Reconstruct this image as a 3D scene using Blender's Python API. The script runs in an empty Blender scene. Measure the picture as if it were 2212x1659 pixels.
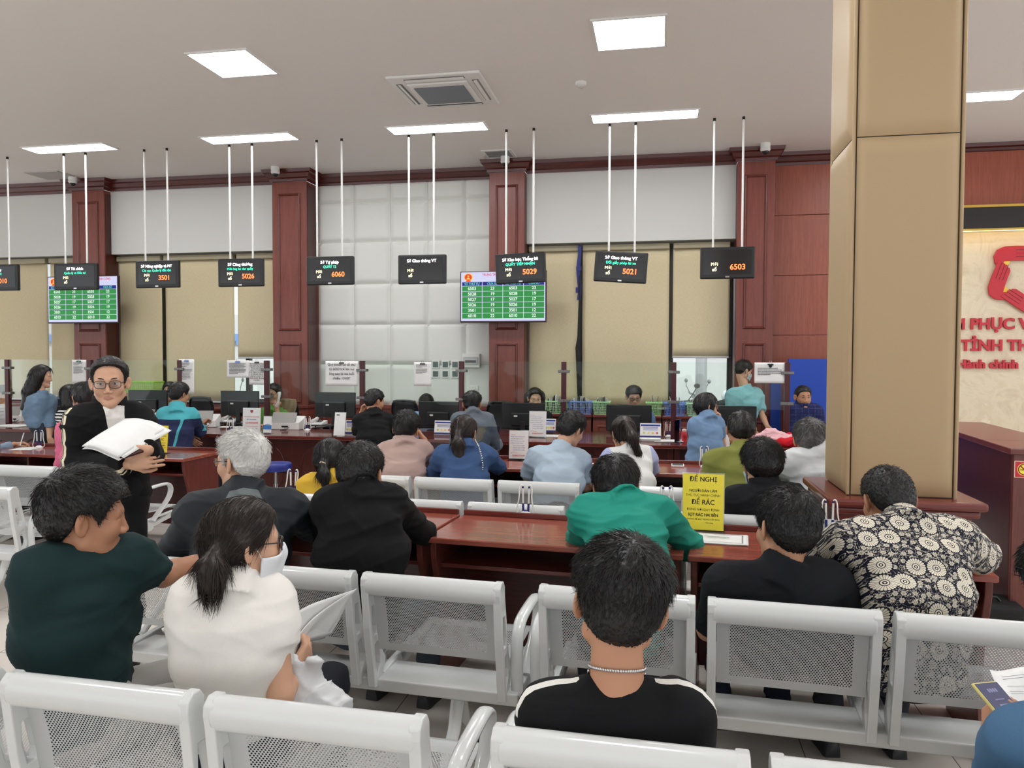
import bpy, bmesh, math, random
import numpy as np
from mathutils import Vector, Matrix

SC = bpy.context.scene
# ------------------------------------------------------------------ camera
F_PX, CAM_H = 1660.0, 1.65
YAW, PITCH, ROLL = math.radians(11.0), math.radians(2.0), 0.003
FW = Vector((-math.sin(YAW) * math.cos(PITCH), math.cos(YAW) * math.cos(PITCH), -math.sin(PITCH)))
RT = Vector((math.cos(YAW), math.sin(YAW), 0))
UP = RT.cross(FW)
RT, UP = RT * math.cos(ROLL) + UP * math.sin(ROLL), UP * math.cos(ROLL) - RT * math.sin(ROLL)
CAM = Vector((0, 0, CAM_H))
cd = bpy.data.cameras.new('camera')
cam = bpy.data.objects.new('camera', cd)
SC.collection.objects.link(cam)
cd.sensor_width = 36.0
cd.lens = 36.0 * F_PX / 2212.0
cd.clip_start, cd.clip_end = 0.05, 200
M = Matrix((RT, UP, -FW)).transposed().to_4x4()
M.translation = CAM
cam.matrix_world = M
SC.camera = cam
# ------------------------------------------------------------------ daylight and exposure
w = bpy.data.worlds.new('world')
SC.world = w
w.use_nodes = True
bg = w.node_tree.nodes['Background']
bg.inputs[0].default_value = (0.93, 0.96, 1.0, 1)
bg.inputs[1].default_value = 1.35
LAMP_POWER = 25
SC.view_settings.view_transform = 'Standard'
SC.view_settings.look = 'None'
SC.view_settings.gamma = 1.0
SC.view_settings.use_curve_mapping = False
SC.view_settings.exposure = 0.2
SC.cycles.transparent_max_bounces = 24
SC.cycles.max_bounces = 8
SC.cycles.sample_clamp_indirect = 4.0
SC.cycles.caustics_reflective = False
SC.cycles.caustics_refractive = False


def at(px, py, d):
    """pixel of the 2212x1659 frame -> the point at depth d along the view axis"""
    return CAM + d * (FW + (px - 1106) / F_PX * RT + (829.5 - py) / F_PX * UP)


def atY(px, py, y):
    v = FW + (px - 1106) / F_PX * RT + (829.5 - py) / F_PX * UP
    return CAM + v * (y / v.y)


def atZ(px, py, z):
    v = FW + (px - 1106) / F_PX * RT + (829.5 - py) / F_PX * UP
    return CAM + v * ((z - CAM_H) / v.z)


# ------------------------------------------------------------------ helpers
class MB:
    """collects shapes and links them as one mesh object"""

    def __init__(s):
        s.v, s.f, s.m, s.uv = [], [], [], []

    def add(s, vs, fs, m=0):
        o = len(s.v)
        s.v += [tuple(v) for v in vs]
        s.f += [tuple(i + o for i in f) for f in fs]
        s.m += [m] * len(fs)
        return s

    def box(s, x0, x1, y0, y1, z0, z1, m=0):
        vs = [(x, y, z) for z in (z0, z1) for y in (y0, y1) for x in (x0, x1)]
        return s.add(vs, [(0, 2, 3, 1), (4, 5, 7, 6), (0, 1, 5, 4), (2, 6, 7, 3), (0, 4, 6, 2), (1, 3, 7, 5)], m)

    def obox(s, c, ax, ay, az, m=0):
        c, ax, ay, az = map(Vector, (c, ax, ay, az))
        vs = [c + i * ax + j * ay + k * az for k in (-1, 1) for j in (-1, 1) for i in (-1, 1)]
        return s.add(vs, [(0, 2, 3, 1), (4, 5, 7, 6), (0, 1, 5, 4), (2, 6, 7, 3), (0, 4, 6, 2), (1, 3, 7, 5)], m)

    def tube(s, pts, r, n=8, m=0, closed=False, flat=1.0, cap=True, upv=None):
        pts = [Vector(p) for p in pts]
        N = len(pts)
        rr = r if isinstance(r, (list, tuple)) else [r] * N
        vs = []
        prev = None
        for i, p in enumerate(pts):
            if closed:
                t = pts[(i + 1) % N] - pts[i - 1]
            else:
                t = pts[min(i + 1, N - 1)] - pts[max(i - 1, 0)]
            t.normalize()
            u = Vector(upv) if upv else (prev if prev is not None else (Vector((0, 0, 1)) if abs(t.z) < .9 else Vector((1, 0, 0))))
            a = (u - t * u.dot(t)).normalized()
            prev = a
            b = t.cross(a)
            for k in range(n):
                an = 2 * math.pi * (k + .5) / n
                vs.append(p + rr[i] * (math.cos(an) * a + math.sin(an) * flat * b))
        fs = []
        for i in range(N if closed else N - 1):
            for k in range(n):
                a0, a1 = i * n + k, i * n + (k + 1) % n
                b0, b1 = ((i + 1) % N) * n + k, ((i + 1) % N) * n + (k + 1) % n
                fs.append((a0, a1, b1, b0))
        if cap and not closed:
            fs.append(tuple(range(n))[::-1])
            fs.append(tuple(range((N - 1) * n, N * n)))
        return s.add(vs, fs, m)

    def cyl(s, a, b, r, n=16, m=0, r2=None):
        return s.tube([a, b], [r, r if r2 is None else r2], n, m)

    def lathe(s, prof, c=(0, 0, 0), n=24, m=0):
        c = Vector(c)
        vs, fs = [], []
        for r, z in prof:
            for k in range(n):
                an = 2 * math.pi * k / n
                vs.append(c + Vector((r * math.cos(an), r * math.sin(an), z)))
        for i in range(len(prof) - 1):
            for k in range(n):
                fs.append((i * n + k, i * n + (k + 1) % n, (i + 1) * n + (k + 1) % n, (i + 1) * n + k))
        fs.append(tuple(range(n))[::-1])
        fs.append(tuple(range((len(prof) - 1) * n, len(prof) * n)))
        return s.add(vs, fs, m)

    def prism(s, poly, o, ax, ay, az, m=0):
        """poly in the plane (ax, ay) at o, extruded along az"""
        o, ax, ay, az = map(Vector, (o, ax, ay, az))
        n = len(poly)
        vs = [o + ax * p[0] + ay * p[1] for p in poly] + [o + ax * p[0] + ay * p[1] + az for p in poly]
        fs = [tuple(range(n))[::-1], tuple(range(n, 2 * n))]
        fs += [(i, (i + 1) % n, n + (i + 1) % n, n + i) for i in range(n)]
        return s.add(vs, fs, m)

    def holed(s, outer, holes, o, ax, ay, az, m=0):
        """polygon with holes, extruded"""
        o, ax, ay, az = map(Vector, (o, ax, ay, az))
        bm = bmesh.new()
        es, loops = [], []
        for lp in [outer] + list(holes):
            vv = [bm.verts.new((p[0], p[1], 0)) for p in lp]
            loops.append(vv)
            for i in range(len(vv)):
                es.append(bm.edges.new((vv[i], vv[(i + 1) % len(vv)])))
        bmesh.ops.triangle_fill(bm, use_beauty=True, use_dissolve=False, edges=es, normal=(0, 0, 1))
        bm.verts.index_update()
        n = len(bm.verts)
        co = [v.co.copy() for v in bm.verts]
        vs = [o + ax * c.x + ay * c.y for c in co] + [o + ax * c.x + ay * c.y + az for c in co]
        fs = []
        for f in bm.faces:
            ii = [v.index for v in f.verts]
            fs.append(tuple(ii[::-1]))
            fs.append(tuple(i + n for i in ii))
        for vv in loops:
            k = len(vv)
            for i in range(k):
                a, b = vv[i].index, vv[(i + 1) % k].index
                fs.append((a, b, b + n, a + n))
        bm.free()
        return s.add(vs, fs, m)

    def sheet(s, fn, nu, nv, m=0, uv=None):
        """grid of fn(u, v), u and v 0..1; uv gives metric texture coordinates"""
        vs = [fn(i / nu, j / nv) for j in range(nv + 1) for i in range(nu + 1)]
        o = len(s.v)
        fs = [(j * (nu + 1) + i, j * (nu + 1) + i + 1, (j + 1) * (nu + 1) + i + 1, (j + 1) * (nu + 1) + i) for j in range(nv) for i in range(nu)]
        s.add(vs, fs, m)
        if uv:
            while len(s.uv) < o:
                s.uv.append((-9, -9))
            s.uv += [uv(i / nu, j / nv) for j in range(nv + 1) for i in range(nu + 1)]
        return s

    def sphere(s, c, r, n=12, m=0, sc=(1, 1, 1)):
        c = Vector(c)
        k = n // 2 + 1
        prof = [(max(1e-4, r * math.sin(math.pi * i / k)), -r * math.cos(math.pi * i / k)) for i in range(k + 1)]
        vs0 = MB().lathe(prof, (0, 0, 0), n)
        return s.add([(c.x + v[0] * sc[0], c.y + v[1] * sc[1], c.z + v[2] * sc[2]) for v in vs0.v], vs0.f, m)

    def text(s, body, size, o, ax=(1, 0, 0), ay=(0, 0, 1), m=0, align='CENTER', bold=0.0, depth=0.0, sx=1.0, spacing=1.0):
        if bold and any(q in 'ĐđƠơƯưỜờỞởỢợỚớỠỡỪừỨứỬửỰựỮữ' for q in body):
            for q in (-.6, .6):
                s.text(body, size, Vector(o) + Vector(ax).normalized() * (q * bold * size), ax, ay, m, align, 0.0, depth, sx, spacing)
            return s
        c = bpy.data.curves.new('t', 'FONT')
        c.body = body
        c.size = size
        c.align_x = align
        c.align_y = 'CENTER'
        c.offset = bold * size
        c.extrude = depth / 2
        c.resolution_u = 3
        c.space_character = spacing
        ob = bpy.data.objects.new('t', c)
        me = bpy.data.meshes.new_from_object(ob)
        o, ax, ay = Vector(o), Vector(ax).normalized(), Vector(ay).normalized()
        az = ax.cross(ay)
        vs = [o + ax * (v.co.x * sx) + ay * v.co.y + az * v.co.z for v in me.vertices]
        s.add(vs, [tuple(p.vertices) for p in me.polygons], m)
        bpy.data.objects.remove(ob)
        bpy.data.curves.remove(c)
        bpy.data.meshes.remove(me)
        return s

    def build(s, name, mats, parent=None, bevel=0.0, smooth=None, loc=None, rotz=0.0, seg=2, label=None, solid=0.0):
        me = bpy.data.meshes.new(name)
        me.from_pydata(s.v, [], s.f)
        for mm in (mats if isinstance(mats, (list, tuple)) else [mats]):
            me.materials.append(mm)
        if any(s.m):
            me.polygons.foreach_set('material_index', s.m)
        if s.uv:
            while len(s.uv) < len(s.v):
                s.uv.append((-9, -9))
            l = me.uv_layers.new(name='UVMap')
            li = np.empty(len(me.loops), dtype=np.int32)
            me.loops.foreach_get('vertex_index', li)
            l.data.foreach_set('uv', np.array(s.uv, dtype=np.float32)[li].ravel())
        bm = bmesh.new()
        bm.from_mesh(me)
        bmesh.ops.recalc_face_normals(bm, faces=bm.faces)
        bm.to_mesh(me)
        bm.free()
        if smooth is not None:
            me.polygons.foreach_set('use_smooth', [True] * len(me.polygons))
            me.set_sharp_from_angle(angle=math.radians(smooth))
        ob = bpy.data.objects.new(name, me)
        SC.collection.objects.link(ob)
        if parent is not None:
            ob.parent = parent
        if loc is not None:
            ob.location = loc
        if rotz:
            ob.rotation_euler = (0, 0, rotz)
        if solid:
            md = ob.modifiers.new('solid', 'SOLIDIFY')
            md.thickness = solid
            md.offset = 0
        if bevel:
            md = ob.modifiers.new('bevel', 'BEVEL')
            md.width = bevel
            md.segments = seg
            md.limit_method = 'ANGLE'
            md.angle_limit = math.radians(40)
        if label:
            ob['label'] = label
        return ob


def tag(o, label, cat, group=None, kind=None):
    if label:
        o['label'] = label
    if cat:
        o['category'] = cat
    if group:
        o['group'] = group
    if kind:
        o['kind'] = kind
    return o


def thing(name, label, cat, loc=(0, 0, 0), rotz=0.0, group=None):
    o = bpy.data.objects.new(name, None)
    o.empty_display_size = .1
    SC.collection.objects.link(o)
    o.location = loc
    o.rotation_euler = (0, 0, rotz)
    return tag(o, label, cat, group)


def struct(o):
    o['kind'] = 'structure'
    return o


def dup(o, parent=None, **kw):
    """a thing with copies of its parts and their sub-parts"""
    c = o.copy()
    SC.collection.objects.link(c)
    if parent is not None:
        c.parent = parent
    for ch in list(o.children):
        dup(ch, c)
    for k, v in kw.items():
        if k == 'loc':
            c.location = v
        elif k == 'rotz':
            c.rotation_euler = (0, 0, v)
        else:
            c[k] = v
    return c


# ------------------------------------------------------------------ materials
class NT:
    def __init__(s, name):
        s.mat = bpy.data.materials.new(name)
        s.mat.use_nodes = True
        s.t = s.mat.node_tree
        s.b = s.t.nodes['Principled BSDF']
        s.out = s.t.nodes['Material Output']

    def n(s, typ, **kw):
        nd = s.t.nodes.new(typ)
        for k, v in kw.items():
            if k.startswith('i_'):
                key = k[2:]
                nd.inputs[int(key) if key.isdigit() else key].default_value = v
            else:
                setattr(nd, k, v)
        return nd

    def l(s, a, b):
        s.t.links.new(a, b)

    def math(s, op, a, b=None, c=None):
        nd = s.n('ShaderNodeMath', operation=op)
        for i, x in enumerate((a, b, c)):
            if x is None:
                continue
            if isinstance(x, (int, float)):
                nd.inputs[i].default_value = x
            else:
                s.l(x, nd.inputs[i])
        return nd.outputs[0]

    def mix(s, f, a, b):
        nd = s.n('ShaderNodeMix', data_type='RGBA')
        for i, x in ((0, f), (6, a), (7, b)):
            if isinstance(x, (int, float)):
                nd.inputs[i].default_value = x
            elif isinstance(x, tuple):
                nd.inputs[i].default_value = (*x, 1)
            else:
                s.l(x, nd.inputs[i])
        return nd.outputs[2]

    def ramp(s, f, stops, interp='LINEAR'):
        nd = s.n('ShaderNodeValToRGB')
        e = nd.color_ramp.elements
        nd.color_ramp.interpolation = interp
        while len(e) < len(stops):
            e.new(.5)
        for el, (p, c) in zip(e, stops):
            el.position = p
            el.color = (*c, 1)
        s.l(f, nd.inputs[0])
        return nd.outputs[0]

    def obj(s, scale=(1, 1, 1)):
        tc = s.n('ShaderNodeTexCoord')
        mp = s.n('ShaderNodeMapping')
        mp.inputs['Scale'].default_value = scale
        s.l(tc.outputs['Object'], mp.inputs[0])
        return mp.outputs[0]

    def noise(s, vec, scale, detail=3, rough=.5, dist=0.0):
        nd = s.n('ShaderNodeTexNoise')
        nd.inputs['Scale'].default_value = scale
        nd.inputs['Detail'].default_value = detail
        nd.inputs['Roughness'].default_value = rough
        nd.inputs['Distortion'].default_value = dist
        if vec is not None:
            s.l(vec, nd.inputs['Vector'])
        return nd.outputs['Fac']

    def bump(s, h, strength=.2, dist=.002):
        nd = s.n('ShaderNodeBump')
        nd.inputs['Strength'].default_value = strength
        nd.inputs['Distance'].default_value = dist
        s.l(h, nd.inputs['Height'])
        s.l(nd.outputs[0], s.b.inputs['Normal'])

    def set(s, col=None, rough=None, metal=None, spec=None, **kw):
        if col is not None:
            if isinstance(col, tuple):
                s.b.inputs['Base Color'].default_value = (*col, 1)
            else:
                s.l(col, s.b.inputs['Base Color'])
        if rough is not None:
            s.b.inputs['Roughness'].default_value = rough
        if metal is not None:
            s.b.inputs['Metallic'].default_value = metal
        if spec is not None:
            s.b.inputs['Specular IOR Level'].default_value = spec
        for k, v in kw.items():
            s.b.inputs[k.replace('_', ' ')].default_value = v
        return s


def srgb(r, g, b):
    f = lambda c: ((c / 255 + .055) / 1.055) ** 2.4 if c > 10 else c / 255 / 12.92
    return (f(r), f(g), f(b))


_plain = {}


def plain(col, rough=.6, metal=0.0, spec=.5, name='plain'):
    key = (col, rough, metal, spec)
    if key not in _plain:
        m = NT(name).set(col, rough, metal, spec)
        v = m.obj()
        nz = m.noise(v, 40, 2)
        a = m.math('MULTIPLY_ADD', nz, .08, .96)
        hs = m.n('ShaderNodeHueSaturation')
        hs.inputs['Color'].default_value = (*col, 1)
        m.l(a, hs.inputs['Value'])
        m.l(hs.outputs[0], m.b.inputs['Base Color'])
        _plain[key] = m.mat
    return _plain[key]


def wood(name, dark, light, rough=.35, axis='z', scale=1.0):
    m = NT(name)
    st = {'z': (14, 14, .8), 'x': (.8, 14, 14), 'y': (14, .8, 14)}[axis]
    v = m.obj(tuple(q * scale for q in st))
    a = m.noise(v, 3.0, 5, .6, .6)
    b = m.noise(v, 14.0, 3, .6)
    f = m.math('MULTIPLY_ADD', b, .35, m.math('MULTIPLY', a, .75))
    m.set(m.ramp(f, [(.3, dark), (.75, light)]), rough)
    return m.mat


def emis(col, strength, name='light'):
    m = NT(name)
    m.set((0, 0, 0), .5)
    m.b.inputs['Emission Color'].default_value = (*col, 1)
    m.b.inputs['Emission Strength'].default_value = strength
    return m.mat


def glassy(name, tint, refl=.08, alpha=.1):
    """thin clear sheet: mostly see-through, a Fresnel reflection on top"""
    m = NT(name)
    tr = m.n('ShaderNodeBsdfTransparent')
    tr.inputs[0].default_value = (*tint, 1)
    gl = m.n('ShaderNodeBsdfGlossy')
    gl.inputs['Roughness'].default_value = .02
    fr = m.n('ShaderNodeFresnel')
    fr.inputs[0].default_value = 1.45
    f = m.math('MULTIPLY', fr.outputs[0], refl / .035)
    mx = m.n('ShaderNodeMixShader')
    m.l(f, mx.inputs[0])
    m.l(tr.outputs[0], mx.inputs[1])
    m.l(gl.outputs[0], mx.inputs[2])
    m.l(mx.outputs[0], m.out.inputs[0])
    return m.mat


WOOD_RED = wood('red_brown_wood', srgb(80, 36, 30), srgb(120, 60, 50), .32)
WOOD_RED_X = wood('red_brown_wood_lengthwise', srgb(84, 36, 32), srgb(126, 60, 52), .22, 'x')
WOOD_DARK = wood('dark_mahogany', srgb(48, 18, 16), srgb(84, 34, 28), .3)
WOOD_DARK_X = wood('dark_mahogany_lengthwise', srgb(60, 24, 22), srgb(98, 42, 36), .25, 'x')
WOOD_PANEL = wood('wall_wood_panel', srgb(102, 48, 40), srgb(134, 70, 58), .35)
WOOD_WALL = wood('orange_brown_wall_veneer', srgb(124, 60, 43), srgb(160, 84, 62), .35)
BLACK = plain(srgb(22, 23, 25), .35, name='black_plastic')
BLACK_M = plain(srgb(16, 16, 17), .7, name='black_matt')
WHITE = plain(srgb(232, 232, 228), .4, name='white_plastic')
PAPER = plain(srgb(232, 232, 230), .75, name='white_paper')
STEEL_W = NT('light_grey_powder_coated_steel').set(srgb(212, 214, 213), .16, 0, .6).mat
CHROME = plain(srgb(200, 200, 200), .15, 1.0, name='chrome')
INK = plain(srgb(30, 30, 36), .8, name='printed_black')
INK_RED = plain(srgb(200, 40, 48), .8, name='printed_red')
INK_BLUE = plain(srgb(40, 60, 150), .8, name='printed_blue')
INK_GREY = plain(srgb(120, 120, 124), .8, name='printed_grey')
YELLOW = plain(srgb(240, 224, 70), .7, name='yellow_paper')
NAVY = plain(srgb(30, 36, 110), .4, name='navy_plastic')
ACRYL = glassy('clear_acrylic', (.93, .94, .95), .09)
GLASS = glassy('partition_glass', (.94, .975, .95), .012)


def perforated():
    m = NT('perforated_grey_steel')
    m.set(srgb(186, 188, 188), .26, 0, .5)
    uv = m.n('ShaderNodeUVMap')
    sp = m.n('ShaderNodeSeparateXYZ')
    m.l(uv.outputs[0], sp.inputs[0])
    px, py, r = .0094, .0132, .0026

    def holes(ox, oy):
        dx = m.math('MULTIPLY', m.math('SUBTRACT', m.math('FRACT', m.math('ADD', m.math('DIVIDE', sp.outputs[0], px), ox)), .5), px)
        dy = m.math('MULTIPLY', m.math('SUBTRACT', m.math('FRACT', m.math('ADD', m.math('DIVIDE', sp.outputs[1], py), oy)), .5), py)
        return m.math('SQRT', m.math('ADD', m.math('MULTIPLY', dx, dx), m.math('MULTIPLY', dy, dy)))

    h = m.math('LESS_THAN', m.math('MINIMUM', holes(0, 0), holes(.5, .5)), r)
    # the pressed field of holes: u within +-.195, v within .035 .. .275
    a = m.math('LESS_THAN', m.math('ABSOLUTE', sp.outputs[0]), .2)
    b = m.math('LESS_THAN', m.math('ABSOLUTE', m.math('SUBTRACT', sp.outputs[1], .155)), .125)
    f = m.math('MULTIPLY', h, m.math('MULTIPLY', a, b))
    tr = m.n('ShaderNodeBsdfTransparent')
    mx = m.n('ShaderNodeMixShader')
    m.l(f, mx.inputs[0])
    m.l(m.b.outputs[0], mx.inputs[1])
    m.l(tr.outputs[0], mx.inputs[2])
    m.l(mx.outputs[0], m.out.inputs[0])
    return m.mat


PERF = perforated()
# ------------------------------------------------------------------ the room
CEIL = 4.31
WY = 10.6            # back wall plane


def X(px, y, py=700):
    return atY(px, py, y).x


def floor_mat():
    m = NT('glossy_beige_floor_tile')
    v = m.obj()
    br = m.n('ShaderNodeTexBrick', offset=0.0)
    br.inputs['Scale'].default_value = 1.0
    br.inputs['Mortar Size'].default_value = .0025
    br.inputs['Brick Width'].default_value = .6
    br.inputs['Row Height'].default_value = .6
    br.inputs['Color1'].default_value = (*srgb(216, 208, 198), 1)
    br.inputs['Color2'].default_value = (*srgb(222, 215, 206), 1)
    br.inputs['Mortar'].default_value = (*srgb(120, 112, 104), 1)
    m.l(v, br.inputs['Vector'])
    nz = m.noise(v, 5, 4)
    c = m.mix(m.math('MULTIPLY', nz, .12), br.outputs['Color'], srgb(150, 140, 130))
    m.set(c, .16, 0, .5)
    return m.mat


def paint(name, col, rough=.8):
    m = NT(name)
    v = m.obj()
    nz = m.noise(v, 1.3, 3)
    c = m.mix(m.math('MULTIPLY', nz, .08), col, tuple(q * .8 for q in col))
    m.set(c, rough, 0, .3)
    m.bump(m.noise(v, 160, 2), .04, .001)
    return m.mat


CEIL_M = paint('matt_white_ceiling_paint', srgb(240, 237, 233), .6)
WALL_M = paint('white_wall_panel', srgb(208, 207, 203), .6)
struct(MB().box(-16, 9, -7, 11.0, -.1, 0).build('floor', floor_mat()))
struct(MB().box(-16, 9, -7, 10.95, CEIL, CEIL + .12).build('ceiling', CEIL_M))

# window bays (x0, x1), pillars and the upholstered bay along the back wall
P = [(-8.82, -8.27), (-5.52, -4.99), (-2.32, -1.83), (.93, 1.39)]
BAYS = [(-12.2, P[0][0]), (P[0][1], P[1][0]), (P[2][1], P[3][0])]
mb = MB()
for a, b in BAYS:
    mb.box(a, b, 10.42, 10.95, 3.2, CEIL)
    mb.box(a, b, 10.75, 10.95, 0, .93)
mb.box(P[1][1], P[2][0], 10.66, 10.95, 0, CEIL)
mb.box(P[3][1], 9, 10.62, 10.95, 0, CEIL)
struct(mb.build('wall_back', WALL_M))


def panel_frame(mb, x0, x1, z0, z1, y, w_=.035, t=.022, m=0):
    """raised moulding round a field, on a face looking to -y"""
    pro = [(0, 0), (.2, .8), (.5, 1), (.8, .6), (1, 0)]
    rings = []
    for u, h in pro:
        k = u * w_
        rings.append([(x0 + k, y - h * t, z0 + k), (x1 - k, y - h * t, z0 + k), (x1 - k, y - h * t, z1 - k), (x0 + k, y - h * t, z1 - k)])
    vs = [q for r_ in rings for q in r_]
    fs = []
    for i in range(len(rings) - 1):
        for k in range(4):
            fs.append((i * 4 + k, i * 4 + (k + 1) % 4, (i + 1) * 4 + (k + 1) % 4, (i + 1) * 4 + k))
    mb.add(vs, fs, m)


for i, (a, b) in enumerate(P):
    mb = MB().box(a, b, 10.27, 10.9, 0, CEIL - .16)
    o = struct(mb.build('pillar_%d' % (i + 1), WOOD_PANEL, bevel=.006))
    f = MB()
    for z0, z1 in ((2.02, 3.98), (.98, 1.84), (.18, .84)):
        panel_frame(f, a + .09, b - .09, z0, z1, 10.27)
    f.build('moulding', WOOD_RED, o, smooth=30)
    MB().box(a - .02, b + .02, 10.25, 10.6, .9, .95).box(a - .02, b + .02, 10.25, 10.6, 0, .12).build('rail', WOOD_RED, o, bevel=.008)
    MB().box(a - .004, a, 10.3, 10.6, .95, 4.1).box(b, b + .004, 10.3, 10.6, .95, 4.1).build('edge', WOOD_DARK, o)

# crown moulding, stepped out round each pillar
prof = [(0, .16), (.025, .16), (.03, .125), (.055, .11), (.075, .06), (.1, .045), (.11, .0), (0, 0)]
path = [(-14, 10.42)]
for i, (a, b) in enumerate(P):
    y0 = 10.42 if i != 2 else 10.66
    y1 = 10.66 if i == 1 else 10.42
    path += [(a, y0), (a, 10.27), (b, 10.27), (b, y1 if i != 3 else 10.6)]
path += [(9, 10.6)]
pts = [Vector((x, y, 0)) for x, y in path]
vs, fs = [], []
for i, p in enumerate(pts):
    d0 = (p - pts[i - 1]).normalized() if i else (pts[1] - p).normalized()
    d1 = (pts[i + 1] - p).normalized() if i < len(pts) - 1 else d0
    n0, n1 = Vector((d0.y, -d0.x, 0)), Vector((d1.y, -d1.x, 0))
    nn = (n0 + n1).normalized()
    nn = nn / max(.3, nn.dot(n0))
    for o_, dz in prof:
        vs.append((p.x + nn.x * o_, p.y + nn.y * o_, CEIL - dz))
k = len(prof)
for i in range(len(pts) - 1):
    for j in range(k):
        fs.append((i * k + j, i * k + (j + 1) % k, (i + 1) * k + (j + 1) % k, (i + 1) * k + j))
mb = MB()
mb.add(vs, fs)
struct(mb.build('trim_1', WOOD_DARK_X))

# upholstered wall panels between the second and third pillar


def pad_mat(name, col, rough=.55):
    m = NT(name)
    v = m.obj()
    nz = m.noise(v, 220, 3)
    m.set(m.mix(m.math('MULTIPLY', nz, .1), col, tuple(q * .75 for q in col)), rough, 0, .35)
    m.bump(nz, .12, .001)
    return m.mat


mb = MB()
xs = [P[1][1], -4.43, -3.87, -3.31, -2.75, P[2][0]]
zs = [.95, 1.54, 2.12, 2.71, 3.32, 3.9, 4.17]
for a, b in zip(xs, xs[1:]):
    for c, d in zip(zs, zs[1:]):
        def puff(u, v, a=a, b=b, c=c, d=d):
            e = min(u * (b - a), (1 - u) * (b - a), v * (d - c), (1 - v) * (d - c))
            h = .045 * (1 - max(0, 1 - e / .06) ** 2.2)
            return (a + u * (b - a), 10.665 - h, c + v * (d - c))
        mb.sheet(puff, 16, 16)
struct(mb.build('wall_padding', pad_mat('off_white_upholstery', srgb(228, 229, 223)), smooth=60))
mb = MB().box(P[1][1], P[2][0], 10.6, 10.7, .0, .9).box(P[1][1], P[2][0], 10.57, 10.7, .9, .95)
for k in range(4):
    x0 = P[1][1] + .08 + k * .65
    panel_frame(mb, x0, x0 + .55, .18, .8, 10.6)
struct(mb.build('wall_wainscot', WOOD_PANEL, smooth=30))

# wooden panelling right of the last pillar, dark band and lit marble behind the emblem
mb = MB()
for z0, z1 in ((0, 1.17), (1.175, 1.945), (1.95, 2.725), (2.73, 3.505), (3.51, 4.2)):
    mb.box(P[3][1], 2.395, 10.58, 10.64, z0, z1)
mb.box(2.4, 9, 10.5, 10.64, 3.53, 4.2)
struct(mb.build('wall_panelling', WOOD_WALL, bevel=.004))


def marble():
    m = NT('cream_polished_marble')
    v = m.obj()
    a = m.noise(v, 2.2, 8, .65, 1.6)
    c = m.ramp(a, [(.3, srgb(206, 188, 156)), (.5, srgb(228, 213, 184)), (.62, srgb(220, 203, 172)), (.72, srgb(240, 228, 204))])
    m.set(c, .18)
    return m.mat


struct(MB().box(2.4, 9, 10.59, 10.63, 0, 3.24).build('wall_marble', marble()))
struct(MB().box(2.4, 9, 10.4, 10.62, 3.24, 3.5).build('trim_2', plain(srgb(30, 26, 26), .2, name='black_glass_band')))
GOLD = plain(srgb(206, 170, 84), .25, 1.0, name='brass')
struct(MB().box(2.4, 9, 10.385, 10.5, 3.5, 3.53).box(2.4, 9, 10.385, 10.42, 3.22, 3.24).build('trim_3', GOLD))
strip = MB().box(2.45, 7, 10.45, 10.5, 3.225, 3.238).build('light_strip', emis((1, .68, .25), 5, 'warm_led_strip'))
tag(strip, 'warm yellow light strip along the top of the marble wall', 'light strip')

# ------------------------------------------------------------------ windows, blinds and the street outside
FRAME = plain(srgb(58, 58, 60), .4, name='dark_aluminium')
FRAME_L = plain(srgb(150, 150, 150), .35, name='hazed_grey_aluminium')
WGLASS = glassy('window_glass', (.95, .97, .97), .06)
mulls = [[-11.0, -9.6], [X(349, 10.7), X(530, 10.7)], [X(1253, 10.7), X(1449, 10.7)]]
for i, ((a, b), ms) in enumerate(zip(BAYS, mulls)):
    t = thing('window_%d' % (i + 1), None, None, ((a + b) / 2, 10.8, .93))
    struct(t)
    c = (a + b) / 2
    mb = MB()
    L = b - a
    mb.box(-L / 2, L / 2, -.04, .04, 0, .07).box(-L / 2, L / 2, -.04, .04, 2.2, 2.27)
    mb.box(-L / 2, -L / 2 + .06, -.04, .04, .07, 2.2).box(L / 2 - .06, L / 2, -.04, .04, .07, 2.2)
    for x in ms:
        mb.box(x - c - .035, x - c + .035, -.04, .04, .07, 2.2)
    mb.build('window_frame', FRAME, t, bevel=.004)
    MB().box(-L / 2 + .05, L / 2 - .05, .012, .016, .07, 2.2).build('pane', WGLASS, t)
    MB().box(-L / 2, L / 2, -.2, .05, -.04, 0).build('window_sill', WOOD_RED_X, t, bevel=.005)


def blind_mat():
    m = NT('beige_blind_fabric')
    v = m.obj((1, 1, 1))
    w1 = m.noise(m.obj((400, 1, 30)), 1, 2)
    w2 = m.noise(m.obj((30, 1, 400)), 1, 2)
    f = m.math('MULTIPLY', m.math('ADD', w1, w2), .5)
    col = m.ramp(f, [(.35, srgb(200, 187, 152)), (.65, srgb(222, 208, 172))])
    m.set(col, .85, 0, .2)
    return m.mat


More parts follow.
